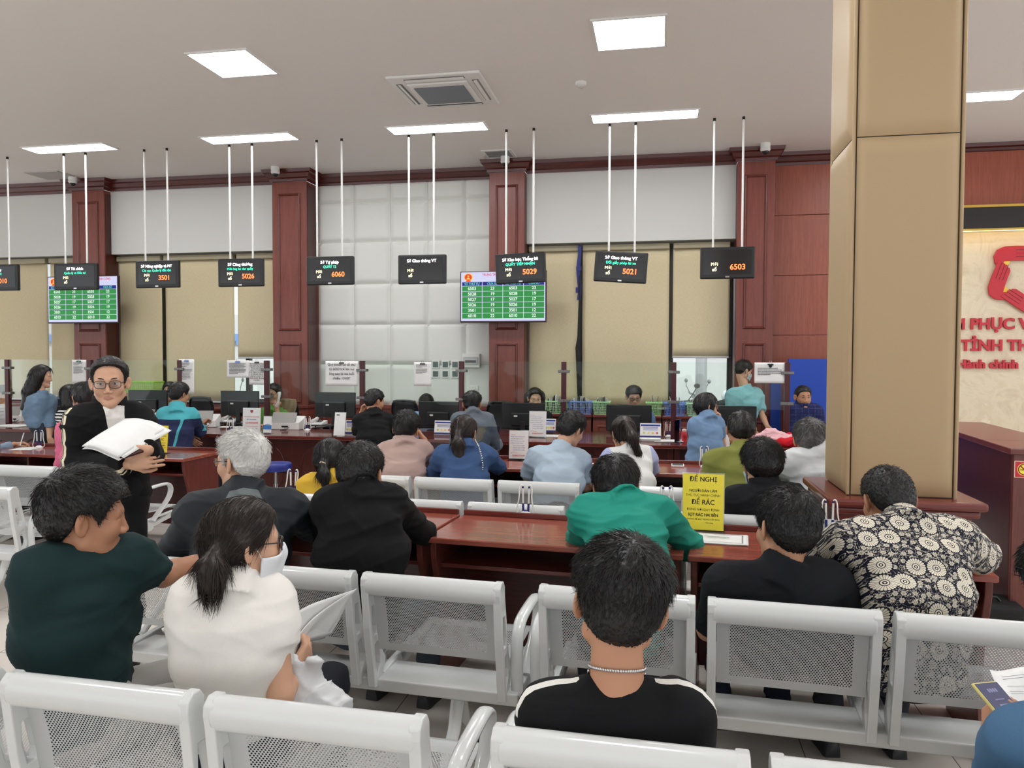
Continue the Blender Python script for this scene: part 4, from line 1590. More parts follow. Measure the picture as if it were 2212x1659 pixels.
def person(label, head, hd, sL, sR, pelvis, arms, top, hair, legs=None, skin=0, yaw=0.0, hs=1.03, slouch=.05, fat=1.0, face=False, near=False, bottom=(.02, .02, .025),
           glasses=None, mask=None, shoe=(.02, .02, .02), group=None, seed=1, jaw=1.0, extra=None, neck_r=.054, hq=None, eyes=True, cat='person'):
    """head: (px, py of the crown, depth); hd: (yaw, pitch, roll) of the face in degrees, yaw 0 = away from the camera's wall side (+y);
    sL, sR: shoulder joints on the left and right in the picture; pelvis: world point between the hips; arms: {'L': {...}, 'R': {...}}"""
    rng = np.random.RandomState(seed)
    R = rot_head(*[math.radians(q) for q in hd])
    Rn = np.array(R)
    crown = W3(head)
    Hc = crown - Vector((0, 0, .117 * hs + hair.get('top', .009 if hair.get('style') == 'buzz' else .022) * hs))
    A, B = W3(sL), W3(sR)
    pelvis = Vector(pelvis)
    root = Vector((pelvis.x, pelvis.y, 0))
    t = thing('person', label, cat, root, 0, group)
    by = math.radians(yaw)
    fw = hdir(by)
    if (B - A).dot(Vector((fw.y, -fw.x, 0))) < 0:
        SRt, SLt, tagR, tagL = A, B, 'L', 'R'      # facing the camera: picture left is the body's right
    else:
        SRt, SLt, tagR, tagL = B, A, 'R', 'L'
    rs = (SRt - SLt).normalized()
    rp = Vector((fw.y, -fw.x, 0))
    S = (SRt + SLt) / 2
    half = (SRt - SLt).length / 2
    sf = Vector((0, 0, 1)).cross(rs) * 1.0           # shoulder girdle's front
    upv = (S - pelvis).normalized()
    Nk = S + Vector((0, 0, .052)) - sf * .02
    o = lambda v: npv(Vector(v) - root)
    hb = Hc + R @ Vector((0, -.022, -.06)) * hs
    # spine stations
    st = []
    for u, w_, d_ in ((0, .155, .112), (.3, .145, .106), (.6, .158, .112), (.84, max(.14, half * .9), .104), (1.0, half * .82, .07)):
        p = pelvis.lerp(S, u) - sf * (slouch * math.sin(math.pi * min(1, u * .95)))
        rr = rp.lerp(rs, u).normalized()
        f_ = fat if u < .8 else 1 + (fat - 1) * .4
        st.append((p, rr, w_ * f_, d_ * f_))
    # legs
    hipL, hipR = pelvis - rp * .085, pelvis + rp * .085
    if legs is None:
        kL, kR = hipL + fw * .41 - rp * .05 - Vector((0, 0, .02)), hipR + fw * .41 + rp * .05 - Vector((0, 0, .02))
        aL, aR = kL + fw * .02, kR + fw * .02
        aL.z = aR.z = .085
    elif legs == 'stand':
        kL, kR = hipL + fw * .03 - rp * .01, hipR + fw * .03 + rp * .01
        kL.z = kR.z = pelvis.z * .53
        aL, aR = hipL - rp * .01, hipR + rp * .01
        aL.z = aR.z = .085
    else:
        kL, kR, aL, aR = [W3(q) for q in legs]
    # arms
    AR = {}
    for key, sh, sgn in ((tagL, SLt, -1), (tagR, SRt, 1)):
        a = dict(arms.get(key, {})) if arms else {}
        if 'w' in a:
            Wp = W3(a['w'])
        else:
            Wp = pelvis + fw * .3 + rp * sgn * .08 + Vector((0, 0, .12))
        if 'e' in a:
            E = W3(a['e'])
        else:
            v = Wp - sh
            L1, L2 = .285, .25
            D = min(v.length, L1 + L2 - .01)
            x_ = (L1 * L1 - L2 * L2 + D * D) / (2 * D)
            h_ = math.sqrt(max(0, L1 * L1 - x_ * x_))
            hint = rp * sgn * .6 - Vector((0, 0, 1)) - fw * .3
            vd = v.normalized()
            hint = (hint - vd * hint.dot(vd)).normalized()
            E = sh + vd * x_ + hint * h_
        AR[sgn] = dict(s=sh, e=E, w=Wp, f=a.get('f', (Wp - E)), pn=a.get('pn', Vector((0, 0, -1))), curl=a.get('curl', .35), thumb=a.get('thumb', .4), hand=a.get('hand', True), fine=a.get('fine', False), spread=a.get('spread', 1.0))
    # ---- body
    allp = [Hc, pelvis, kL, kR, aL, aR] + [a[q] for a in AR.values() for q in 'sew']
    lo = np.min([o(p) for p in allp], axis=0) - .26
    hi = np.max([o(p) for p in allp], axis=0) + .26
    lo[2] = -.02
    hf = hq or (.0042 if near else .0075)
    hb_h = .014 if near else .02
    oh = o(Hc)
    fine = [(oh - .14 * hs, oh + .15 * hs, hf)]
    for a in AR.values():
        if a['hand']:
            e_, w_ = o(a['e']), o(a['w'])
            tip = o(a['w'] + Vector(a['f']).normalized() * .1)
            fine.append((np.minimum(w_, tip) - .07, np.maximum(w_, tip) + .07, .0045 if a['fine'] else (.0065 if near else .009)))
            fine.append((np.minimum(e_, w_) - .06, np.maximum(e_, w_) + .06, .011 if near else .014))
    V = Vol(lo, hi, hb_h, fine)
    thin = .022
    for (p0, r0, w0, d0), (p1, r1, w1, d1) in zip(st, st[1:]):
        V.seg(o(p0), o(p1), (r0,), (r1,), w0 - thin, w1 - thin, d0 - thin, d1 - thin, .03)
    V.cap(o(hb), o(Nk - Vector((0, 0, .02))), neck_r, neck_r + .006, .02)
    for sgn, a in AR.items():
        V.cap(o(Nk - Vector((0, 0, .03))), o(a['s']), .045, .045, .03)
        V.cap(o(a['s']), o(a['e']), .043 * (.5 + fat / 2), .038, .02)
        V.cap(o(a['e']), o(a['e'].lerp(a['w'], .35)), .037, .038, .015)
        V.cap(o(a['e'].lerp(a['w'], .35)), o(a['w']), .038, .0255, .015)
        if a['hand']:
            for p0, p1, q0, q1, k in hand_parts(a['w'], a['f'], a['pn'], -sgn, a['curl'], 1.0, a['spread'], a['thumb']):
                V.cap(o(p0), o(p1), q0, q1, k)
    for h_, k_, a_ in ((hipL, kL, aL), (hipR, kR, aR)):
        V.cap(o(h_), o(k_), .07, .05, .02)
        V.cap(o(k_), o(a_), .05, .035, .02)
    RT_ = Rn.T / hs

    def loc(x, y, z):
        a, b, c = x - oh[0], y - oh[1], z - oh[2]
        return (RT_[0, 0] * a + RT_[0, 1] * b + RT_[0, 2] * c, RT_[1, 0] * a + RT_[1, 1] * b + RT_[1, 2] * c, RT_[2, 0] * a + RT_[2, 1] * b + RT_[2, 2] * c)
    V.put(lambda x, y, z: head_sdf(*loc(x, y, z), face, jaw) * hs, oh - .15, oh + .15, .012)
    P, F = V.mesh()
    q = (P - oh) @ Rn / hs
    lip = 1 - np.sqrt((q[:, 0] / .026) ** 2 + ((q[:, 1] - .09) / .02) ** 2 + ((q[:, 2] + .065) / .0105) ** 2)
    raw_mesh('body', P, F, SKINS[skin], t, {'lip': lip})
    ctx = dict(o=o, root=root, S=S, pelvis=pelvis, AR=AR, rs=npv(rs), sf=npv(sf), fw=npv(fw), rp=npv(rp), Nk=Nk, tagL=tagL, tagR=tagR, Hc=Hc, R=R, hs=hs, t=t, half=half)
    # ---- upper garment
    th = top.get('thick', .0)
    h_c = .0085 if near else .014
    V = Vol(lo, hi, top.get('h', h_c))
    hem = top.get('hem', .02)
    for i, ((p0, r0, w0, d0), (p1, r1, w1, d1)) in enumerate(zip(st, st[1:])):
        V.seg(o(p0), o(p1), (r0,), (r1,), w0 + th, w1 + th, d0 + th, d1 + th, .04)
    sr = top.get('sleeve_r', .0) + th
    for sgn, a in AR.items():
        V.cap(o(Nk - Vector((0, 0, .045))), o(a['s']), .05 + th * .5, .05 + th, .06)
        V.cap(o(Nk + Vector((0, 0, .004))), o(Vector(Nk).lerp(a['s'], .7) + Vector((0, 0, .022))), .04 + th * .5, .034 + th, .05)
        sl = top.get('sleeve', 'short')
        V.cap(o(a['s']), o(a['s'].lerp(a['e'], .25)), .052 + th, .054 + sr, .06)
        if sl == 'none':
            continue
        if sl == 'short':
            c = a['s'].lerp(a['e'], top.get('sl_len', .72))
            V.cap(o(a['s'].lerp(a['e'], .1)), o(c), .053 + sr, .056 + sr, .028, flat=True)
        else:
            u = {'long': .93, 'rolled': .3}[sl]
            V.cap(o(a['s']), o(a['e']), .053 + sr, .05 + sr, .03)
            c = a['e'].lerp(a['w'], u)
            V.cap(o(a['e']), o(c), .049 + sr, .038 + sr * .8, .02, flat=True)
    cut = o(pelvis)[2] - top.get('below', .05)
    V.put(lambda x, y, z: (cut - z) + 0 * x + 0 * y, np.array([lo[0], lo[1], lo[2]]), np.array([hi[0], hi[1], cut + .08]), 0, op='i')
    col = top.get('collar')
    if col:
        hgt, rad, slope = {'shirt': (.042, .066, .1), 'polo': (.036, .068, .15), 'stand': (.06, .07, .25), 'band': (.018, .067, .2)}[col]
        ax = npv((hb - Nk).normalized())
        c0 = o(Nk) + ax * .022

        def colf(x, y, z):
            a, b, c = x - c0[0], y - c0[1], z - c0[2]
            tt = a * ax[0] + b * ax[1] + c * ax[2]
            rad_ = np.sqrt(np.maximum((a - tt * ax[0]) ** 2 + (b - tt * ax[1]) ** 2 + (c - tt * ax[2]) ** 2, 0))
            return np.maximum(np.abs(rad_ - (rad + slope * np.maximum(hgt - tt, 0) * .6)) - (.008 if near else .015), np.maximum(tt - hgt, -.07 - tt))
        V.put(colf, c0 - .14, c0 + .14, .014)
    if top.get('open'):
        # wedge taken out of the front below the chin
        ow = top['open']
        c0, c1 = o(Nk + sf * .095 + Vector((0, 0, .06))), o(S.lerp(pelvis, ow) + sf * .14)
        V.cap(c0, c1, .046, .012, .01, op='s')
    V.v[:, :, 0] = .5
    P, F = V.mesh()
    N = vnormals(P, F)
    P = folds(P, N, seed, top.get('fold', .010) * .75, top.get('freq', 12.5))
    at_ = {}
    if 'field' in top:
        at_['f'] = top['field'](P, ctx)
    raw_mesh(top.get('name', 'shirt'), P, F, top['mat'], t, at_)
    # ---- trousers and shoes
    bmat = bottom if not isinstance(bottom, tuple) else cloth(bottom, name='trouser_cloth')
    V = Vol(lo, hi, .015 if near else .02)
    V.seg(o(pelvis - Vector((0, 0, .02))), o(pelvis + Vector((0, 0, .06))), (rp,), (rp,), .16 * fat, .15 * fat, .115 * fat, .108 * fat, .03)
    for h_, k_, a_ in ((hipL, kL, aL), (hipR, kR, aR)):
        V.cap(o(h_), o(k_), .088, .068, .04)
        V.cap(o(k_), o(a_), .066, .052, .03, flat=True)
    P, F = V.mesh()
    P = folds(P, vnormals(P, F), seed + 5, .01)
    raw_mesh('trousers', P, F, bmat, t)
    for a_ in (aL, aR):
        f_ = fw
        mb = MB()
        b = Vector(a_ - root)
        b.z = 0
        prof = [(-.075, .03, .07), (-.06, .036, .085), (.0, .038, .082), (.06, .042, .062), (.12, .044, .05), (.165, .036, .042), (.185, .016, .03)]
        vs = []
        for y_, w_, z_ in prof:
            for k in range(10):
                an = math.pi * k / 9
                vs.append(b + f_ * y_ + rp * (math.cos(an) * w_) + Vector((0, 0, math.sin(an) * z_ + .002)))
        fs = [(i * 10 + k, i * 10 + k + 1, (i + 1) * 10 + k + 1, (i + 1) * 10 + k) for i in range(len(prof) - 1) for k in range(9)]
        fs += [(i * 10, (i + 1) * 10, (i + 1) * 10 + 9, i * 10 + 9) for i in range(len(prof) - 1)]
        fs += [tuple(range(10)), tuple(range((len(prof) - 1) * 10, len(prof) * 10))]
        mb.add(vs, fs)
        mb.build('shoe', plain(tuple(shoe), .5, name='shoe_leather'), t, smooth=60)
    # ---- hair
    style = hair.get('style', 'short')
    if style != 'none':
        zy, zz = zline(style)
        tt, ts = hair.get('top', .022), hair.get('side', .010)
        if style == 'buzz':
            tt, ts = hair.get('top', .009), hair.get('side', .005)
        V = Vol(oh - .3 if hair.get('locks') else oh - .19, oh + .19, .0048 if near else .0075)
        if hair.get('locks'):
            pts = [o(W3(q[0])) for q in hair['locks']] + [o(W3(q[1])) for q in hair['locks']]
            V = Vol(np.minimum(oh - .17, np.min(pts, axis=0) - .09), np.maximum(oh + .17, np.max(pts, axis=0) + .09), .0055 if near else .0085)
        part = hair.get('whorl', (.012, -.062, .108))

        def hf_(x, y, z):
            X_, Y_, Z_ = loc(x, y, z)
            u = np.clip((Z_ + .0) / .09, 0, 1)
            u = u * u * (3 - 2 * u)
            thick = ts + (tt - ts) * u
            nape = np.clip((Z_ + .08) / .07, 0, 1)
            thick = thick * (.25 + .75 * nape) if style in ('short', 'receding') else thick
            d = skull(X_, Y_, Z_) - thick
            if style in ('short', 'receding') and hair.get('quiff'):
                d = smin(d, ell(X_, Y_, Z_, (0, .06, .1), (.06, .04, .03)), .02)
            zl = np.interp(Y_.ravel(), zy, zz).reshape(Y_.shape)
            d = np.maximum(d, (zl - Z_) * .75)
            return d * hs
        V.put(hf_, oh - .18 * hs, oh + .18 * hs, 0)
        for lk in hair.get('locks', []):
            V.cap(o(W3(lk[0])), o(W3(lk[1])), lk[2], lk[3], lk[4] if len(lk) > 4 else .025)
        P, F = V.mesh()
        N = vnormals(P, F)
        q = (P - oh) @ Rn / hs
        # lay fine strand relief along the combed direction
        wv_ = npv(R @ Vector(part) * hs) + oh

        def flow(p, n):
            d = p - wv_
            if style in ('long', 'tail') and hair.get('tie'):
                tp = o(W3(hair['tie']))
                d = tp - p
                near_ = np.linalg.norm(d, axis=1) < .05
                low = (p[:, 2] < tp[2]) | near_
                d[low] = np.array([0, 0, -1.0])
            elif style == 'bob':
                d = d * .3 + np.array([0, 0, -.12])
            else:
                d = d + np.array([0, 0, -.03]) + npv(R @ Vector((0, 1, 0))) * hair.get('fwd', .03)
            return d / np.maximum(np.linalg.norm(d, axis=1), 1e-6)[:, None]
        d = flow(P, N)
        s_ = np.cross(d, N)
        if style in ('long', 'tail', 'bob'):
            ph = np.sum(P * s_, 1)
            P = P + N * (np.sin(ph * 420 + 3 * np.sin(ph * 130)) * .0011)[:, None]
        else:
            P = P + N * (rng.normal(size=len(P)) * .0012)[:, None]
        ho = raw_mesh('hair', P, F, HAIR[hair.get('col', 'black')], t)
        ns = hair.get('n', 2600 if near else 500)
        lenh = hair.get('len', {'short': .034, 'receding': .03, 'buzz': .009, 'bob': .05, 'long': .06, 'tail': .06}[style])
        sel = np.nonzero(q[:, 2] > -.2)[0]
        lfac = None
        if style in ('short', 'receding', 'buzz'):
            lfac = np.clip((q[:, 2] + .045) / .11, .12, 1) * np.clip((.1 - q[:, 1]) / .06, .35, 1)
        g = strands(P, N, sel, flow, lenh, ns, rng, lf_=lfac, lift=hair.get('lift', {'short': .3, 'receding': .25, 'buzz': .8}.get(style, .06)), r0=.0012 if near else .002,
                    droop=.0 if style in ('short', 'buzz', 'receding') else .2, jit=hair.get('jit', .3 if style in ('short', 'buzz', 'receding') else .08))
        if g is not None:
            so_ = raw_mesh('hair_strands', g[0], g[1], HAIR[hair.get('col', 'black')], ho)
            so_['kind'] = 'stuff'
        if hair.get('band'):
            c, ax_, rad, bc = hair['band']
            c = Vector(o(W3(c)))
            ax_ = Vector(ax_).normalized()
            u = ax_.orthogonal().normalized()
            v = ax_.cross(u)
            ring = [c + (u * math.cos(k * math.pi / 8) + v * math.sin(k * math.pi / 8)) * rad for k in range(16)]
            MB().tube(ring, .006, 8, closed=True).build('hair_tie', plain(bc, .6, name='hair_tie'), t, smooth=60)
    # ---- face
    H = lambda x, y, z: Vector(oh) + R @ Vector((x, y, z)) * hs
    if face and eyes:
        for s in (-1, 1):
            e = MB()
            c = H(s * .032, .0755, .0065)
            ay, az, axx = R @ Vector((0, 1, 0)), R @ Vector((0, 0, 1)), R @ Vector((1, 0, 0))
            sp_ = MB().sphere((0, 0, 0), .0118 * hs, 18)
            e.add([c + Vector(v) for v in sp_.v], sp_.f)
            eo = e.build('eye', plain(srgb(226, 220, 214), .25, name='eye_white'), t, smooth=60)
            ir = MB()
            ring = [c + ay * .0112 * hs + (axx * math.cos(k * math.pi / 8) + az * math.sin(k * math.pi / 8)) * .0052 * hs for k in range(16)]
            ir.add([c + ay * .0126 * hs] + ring, [(0, k + 1, (k + 1) % 16 + 1) for k in range(16)])
            ir.build('iris', plain(srgb(26, 16, 12), .2, name='iris'), eo, smooth=60)
            br = MB().tube([H(s * .015, .0935, .0305), H(s * .028, .0905, .0335), H(s * .042, .081, .0335), H(s * .053, .069, .0285)], [.0024, .0036, .0032, .0014], 6, flat=.45)
            br.build('eyebrow', HAIR['black'], t, smooth=60)
            MB().tube([H(s * .0175, .0895, .0105), H(s * .032, .0915, .0125), H(s * .047, .0825, .0095)], [.0008, .0014, .0008], 5).build('eyelash', HAIR['black'], t, smooth=60)
    if glasses is not None:
        gl = MB()
        fw_, fh = glasses.get('w', .026), glasses.get('h', .019)
        yy = .103
        rims = []
        for s in (-1, 1):
            ring = []
            for k in range(20):
                an = 2 * math.pi * k / 20
                cx_, cz_ = math.cos(an), math.sin(an)
                e_ = 2 / 3.2
                ring.append(H(s * .034 + fw_ * math.copysign(abs(cx_) ** e_, cx_), yy - .012 * ((s * .034 + fw_ * cx_) / .06) ** 2, .004 + fh * math.copysign(abs(cz_) ** e_, cz_)))
            rims.append(ring)
            gl.tube(ring, .0016, 6, closed=True)
            gl.tube([H(s * .06, .092, .01), H(s * .072, .06, .012), H(s * .08, -.005, .014), H(s * .079, -.03, -.002)], .0019, 6)
        gl.tube([H(-.009, yy, .008), H(0, yy + .002, .01), H(.009, yy, .008)], .0017, 6)
        go = gl.build('glasses_frame', plain(srgb(24, 22, 24), .3, name='black_spectacle_frame'), t, smooth=60)
        for ring in rims:
            MB().add(ring, [tuple(range(20))]).build('lens', ACRYL, go)
    if mask:
        V = Vol(oh - .17, oh + .17, .0045 if near else .007)

        def mf(x, y, z):
            X_, Y_, Z_ = loc(x, y, z)
            d0 = head_sdf(X_, Y_, Z_, False, jaw)
            d0 = smin(d0, ell(X_, Y_, Z_, (0, .086, -.045), (.02, .022, .036)), .03)
            d = np.abs(d0 - .0085) - .0035
            zt = .0 - np.abs(X_) * .32
            return np.maximum(np.maximum(d, np.maximum(Z_ - zt, -.112 + np.abs(X_) * .35 - Z_)), .028 - Y_ + 0 * Z_) * hs
        V.put(mf, oh - .15, oh + .15, 0)
        P, F = V.mesh()
        mo = raw_mesh('face_mask', P, F, cloth(mask, name='mask_cloth'), t)
        for s in (-1, 1):
            MB().tube([H(s * .068, .032, -.03), H(s * .082, -.005, .028), H(s * .084, -.03, .01), H(s * .08, -.03, -.03), H(s * .062, .035, -.075)], .0013, 5).build('ear_loop', PAPER, mo)
    ctx['H'] = H
    if extra:
        extra(ctx)
    return ctx


def seat_at(px, d, z=.53):
    p = at(px, 900, d)
    return Vector((p.x, p.y, z))
# ------------------------------------------------------------------ the people
C = lambda r, g, b, **k: cloth(srgb(r, g, b), **k)


def lateral(P, c, ax, ref):
    return (P - ref) @ ax


def flower_mat():
    m = NT('navy_cotton_with_white_daisies')
    v = m.obj()
    sp = m.n('ShaderNodeSeparateXYZ')
    m.l(v, sp.inputs[0])
    cb = m.n('ShaderNodeCombineXYZ')
    m.l(m.math('ADD', sp.outputs[0], m.math('MULTIPLY', sp.outputs[1], .3)), cb.inputs[0])
    m.l(m.math('ADD', sp.outputs[2], m.math('MULTIPLY', sp.outputs[1], .75)), cb.inputs[1])

    def flowers(scale, rad, npet, off):
        mp = m.n('ShaderNodeMapping')
        mp.inputs['Location'].default_value = off
        mp.inputs['Scale'].default_value = (scale,) * 3
        m.l(cb.outputs[0], mp.inputs[0])
        vo = m.n('ShaderNodeTexVoronoi', voronoi_dimensions='2D')
        vo.inputs['Randomness'].default_value = .55
        vo.inputs['Scale'].default_value = 1
        m.l(mp.outputs[0], vo.inputs['Vector'])
        sb = m.n('ShaderNodeVectorMath', operation='SUBTRACT')
        m.l(mp.outputs[0], sb.inputs[0])
        m.l(vo.outputs['Position'], sb.inputs[1])
        s2 = m.n('ShaderNodeSeparateXYZ')
        m.l(sb.outputs[0], s2.inputs[0])
        ang = m.math('ARCTAN2', s2.outputs[1], s2.outputs[0])
        r = m.math('SQRT', m.math('ADD', m.math('MULTIPLY', s2.outputs[0], s2.outputs[0]), m.math('MULTIPLY', s2.outputs[1], s2.outputs[1])))
        pet = m.math('ABSOLUTE', m.math('COSINE', m.math('MULTIPLY', ang, npet / 2)))
        outer = m.math('MULTIPLY_ADD', m.math('POWER', pet, .5), rad * .18, rad * .84)
        inpet = m.math('LESS_THAN', r, outer)
        gap = m.math('GREATER_THAN', pet, .28)
        ring = m.math('GREATER_THAN', r, rad * .42)
        petals = m.math('MULTIPLY', inpet, m.math('MULTIPLY', gap, ring))
        core = m.math('LESS_THAN', m.math('ABSOLUTE', m.math('SUBTRACT', r, rad * .27)), rad * .07)
        dot = m.math('LESS_THAN', r, rad * .1)
        far = m.math('GREATER_THAN', r, rad * 1.12)
        return m.math('MAXIMUM', petals, m.math('MAXIMUM', core, dot)), far
    big, far = flowers(9.6, .33, 22, (0, 0, 0))
    small, _ = flowers(34, .3, 6, (.3, .7, 0))
    mp = m.n('ShaderNodeMapping')
    mp.inputs['Scale'].default_value = (30, 30, 30)
    m.l(cb.outputs[0], mp.inputs[0])
    nz = m.noise(mp.outputs[0], 1.4, 2, .5, 1.8)
    vine = m.math('LESS_THAN', m.math('ABSOLUTE', m.math('SUBTRACT', nz, .5)), .02)
    leaf = m.math('GREATER_THAN', m.noise(mp.outputs[0], .9, 4, .7, .6), .66)
    rest = m.math('MULTIPLY', far, m.math('MAXIMUM', m.math('MULTIPLY', small, .8), m.math('MAXIMUM', m.math('MULTIPLY', vine, .8), m.math('MULTIPLY', leaf, .65))))
    f = m.math('MAXIMUM', big, rest)
    m.set(m.mix(f, srgb(18, 20, 38), srgb(226, 218, 200)), .75, 0, .25)
    m.bump(m.noise(v, 350, 2), .1, .001)
    return m.mat


# ---- nearest bench
def necklace(c):
    o, Nk, Hc = c['o'], Vector(c['Nk']), c['Hc']
    ax = (Hc + c['R'] @ Vector((0, -.02, -.06)) - Vector(Nk)).normalized()
    c0 = Vector(o(Vector(Nk))) + ax * .052
    u = ax.orthogonal().normalized()
    v = ax.cross(u)
    mb = MB()
    sfv = Vector(c['sf'])
    for k in range(72):
        an = 2 * math.pi * k / 72
        d = u * math.cos(an) + v * math.sin(an)
        p = c0 + d * .066 - ax * .022 * max(0, d.dot(sfv)) * 2 + ax * (.012 if d.dot(sfv) < 0 else 0)
        mb.sphere(p, .0033, 8, sc=(1, 1, 1.3))
    mb.build('necklace', CHROME, c['t'], smooth=60)


def piping(P, c):
    u = (P - c['o'](c['S'])) @ c['rs']
    y = (P - c['o'](c['S'])) @ c['sf']
    z = P[:, 2] - c['o'](c['S'])[2]
    f = np.minimum(.011 - np.abs(y + .012), np.abs(u) - .088)
    return np.minimum(f, z + .0) * 60


person('person in black T-shirt with white shoulder stripes and silver necklace, seen from behind', (1340, 1155, 1.82), (8, -4, 7), (1178, 1538, 1.8), (1480, 1545, 1.8), seat_at(1345, 1.97),
       {'L': {'w': (1230, 1800, 2.2)}, 'R': {'w': (1440, 1800, 2.2)}}, dict(mat=cloth(srgb(13, 14, 17), srgb(226, 224, 218), name='black_jersey'), field=piping, fold=.007, thick=.004),
       dict(style='short', top=.034, side=.011, n=5600, len=.04, lift=.35, whorl=(.014, -.05, .115), fwd=.0), near=True, hs=1.13, skin=1, yaw=10, seed=3, extra=necklace, neck_r=.059, slouch=.02)

person('person in dark green T-shirt, seen from behind, arm stretched out along the bench', (181, 1008, 2.3), (-47, -6, 2), (80, 1240, 2.2), (283, 1208, 2.42), seat_at(170, 2.36),
       {'R': {'e': (352, 1243, 2.56), 'w': (428, 1212, 2.72), 'f': RT + FW * .3 - UP * .1, 'pn': -UP, 'curl': 1.5, 'fine': True}, 'L': {'w': (120, 1500, 2.6)}},
       dict(mat=C(24, 46, 48, name='dark_green_jersey'), fold=.01, collar='band', thick=.008), dict(style='short', top=.028, side=.014, n=4600, len=.034, lift=.4, fwd=.05), near=True, hs=1.07, skin=2, yaw=-36,
       fat=1.2, seed=7, bottom=srgb(150, 146, 142), jaw=1.04, face=True, eyes=False)

person('woman with low ponytail in white blouse, glasses and white mask, holding a sheet of paper', (524, 1075, 2.24), (-42, -4, 0), (416, 1292, 2.2), (584, 1287, 2.26), seat_at(497, 2.27),
       {'R': {'e': (606, 1500, 2.2), 'w': (634, 1448, 2.42), 'f': FW * .6 + UP * .5 + RT * .3, 'pn': -RT, 'curl': .9, 'fine': True}, 'L': {'e': (428, 1470, 2.4), 'w': (520, 1500, 2.6)}},
       dict(mat=C(232, 228, 222, name='white_knit', weave=.04), fold=.0045, thick=.0, sleeve_r=.014, sl_len=.52, collar='band', below=.06),
       dict(style='tail', top=.016, side=.013, n=4200, col='brown', tie=(474, 1192, 2.14), band=((474, 1192, 2.14), (-.9, -.3, -.45), .021, srgb(226, 150, 120)), lift=.03, jit=.05,
            locks=[((500, 1176, 2.17), (474, 1192, 2.14), .05, .02), ((474, 1192, 2.14), (458, 1225, 2.11), .019, .034), ((458, 1225, 2.11), (450, 1262, 2.1), .034, .022), ((450, 1262, 2.1), (440, 1284, 2.1), .022, .004),
                   ((466, 1235, 2.1), (478, 1275, 2.11), .024, .006)]),
       near=True, hs=1.03, skin=0, yaw=2, seed=9, face=True, eyes=False, glasses={}, mask=srgb(224, 226, 230), fat=1.0, slouch=.03, bottom=srgb(24, 26, 34))

person('person at the right edge in a blue shirt, holding a mobile phone', (2316, 1150, 1.78), (14, -22, 0), (2202, 1600, 1.66), (2430, 1590, 1.72), seat_at(2330, 1.9),
       {'L': {'e': (2140, 1740, 1.8), 'w': (2140, 1600, 1.98), 'f': UP * .8 + FW * .5 + RT * .35, 'pn': RT, 'curl': .75, 'fine': True, 'thumb': .3}, 'R': {'w': (2300, 1600, 2.1)}},
       dict(mat=C(72, 106, 138, name='blue_cotton'), fold=.009, thick=.006, sleeve='short', sl_len=.95), dict(style='short', n=2600), near=True, hs=1.0, skin=1, yaw=-28, seed=12)

# ---- second bench


def raglan(P, c):
    u = np.abs((P - c['o'](Vector(c['Nk']))) @ c['rs'])
    dz = c['o'](Vector(c['Nk']))[2] - P[:, 2] + .055
    f = np.minimum(.05 + .5 * dz, .158) - u + np.minimum(0, dz - .012) * 4
    return f


person('old person with white hair in grey and dark zip jacket, face turned left', (522, 927, 3.32), (78, -3, 0), (425, 1102, 3.25), (628, 1098, 3.36), seat_at(512, 3.38),
       {'L': {'e': (372, 1195, 3.32), 'w': (430, 1200, 3.6)}, 'R': {'e': (672, 1140, 3.55), 'w': (650, 1122, 3.9)}},
       dict(mat=cloth(srgb(36, 41, 46), srgb(104, 112, 112), name='grey_windcheater', rough=.6), field=raglan, sleeve='long', thick=.014, fold=.013, collar='stand', name='jacket'),
       dict(style='receding', top=.02, side=.012, col='white', n=4800, len=.036, lift=.25, fwd=.08), near=True, hs=1.05, skin=0, yaw=15, seed=21, glasses={'w': .024, 'h': .018}, fat=1.12, face=True, eyes=False)

person('person in black suit jacket, seen from behind, elbow on the polished desk', (778, 954, 3.32), (-3, -8, 3), (712, 1088, 3.22), (842, 1082, 3.32), seat_at(770, 3.26),
       {'R': {'e': (915, 1150, 3.75), 'w': (838, 1152, 3.96)}, 'L': {'e': (690, 1150, 3.6), 'w': (760, 1140, 3.9)}},
       dict(mat=C(13, 13, 14, name='black_suit_wool'), sleeve='long', thick=.009, fold=.012, collar='shirt', name='jacket', below=.1), dict(style='short', top=.016, side=.009, n=3600, len=.022, lift=.5, whorl=(-.004, -.05, .12)),
       near=True, hs=1.08, skin=1, yaw=-8, seed=23, fat=1.16, bottom=srgb(66, 74, 84))

person('person in bright green jacket, hand at the ear, bending over the polished desk', (1331, 982, 3.46), (6, -14, -2), (1266, 1112, 3.36), (1424, 1108, 3.4), seat_at(1345, 3.06),
       {'L': {'e': (1252, 1166, 3.66), 'w': (1284, 1108, 3.6), 'f': UP + RT * .4 + FW * .0, 'pn': RT, 'curl': .7, 'fine': True}, 'R': {'e': (1490, 1180, 3.58), 'w': (1410, 1180, 3.72)}},
       dict(mat=C(32, 140, 122, name='green_jacket_cloth', rough=.75), sleeve='long', thick=.014, fold=.013, collar='band', name='jacket', below=.12), dict(style='short', top=.03, side=.014, n=3800, len=.042, lift=.3, whorl=(.0, -.03, .12)),
       near=True, hs=1.05, skin=1, yaw=4, seed=25, slouch=.09)

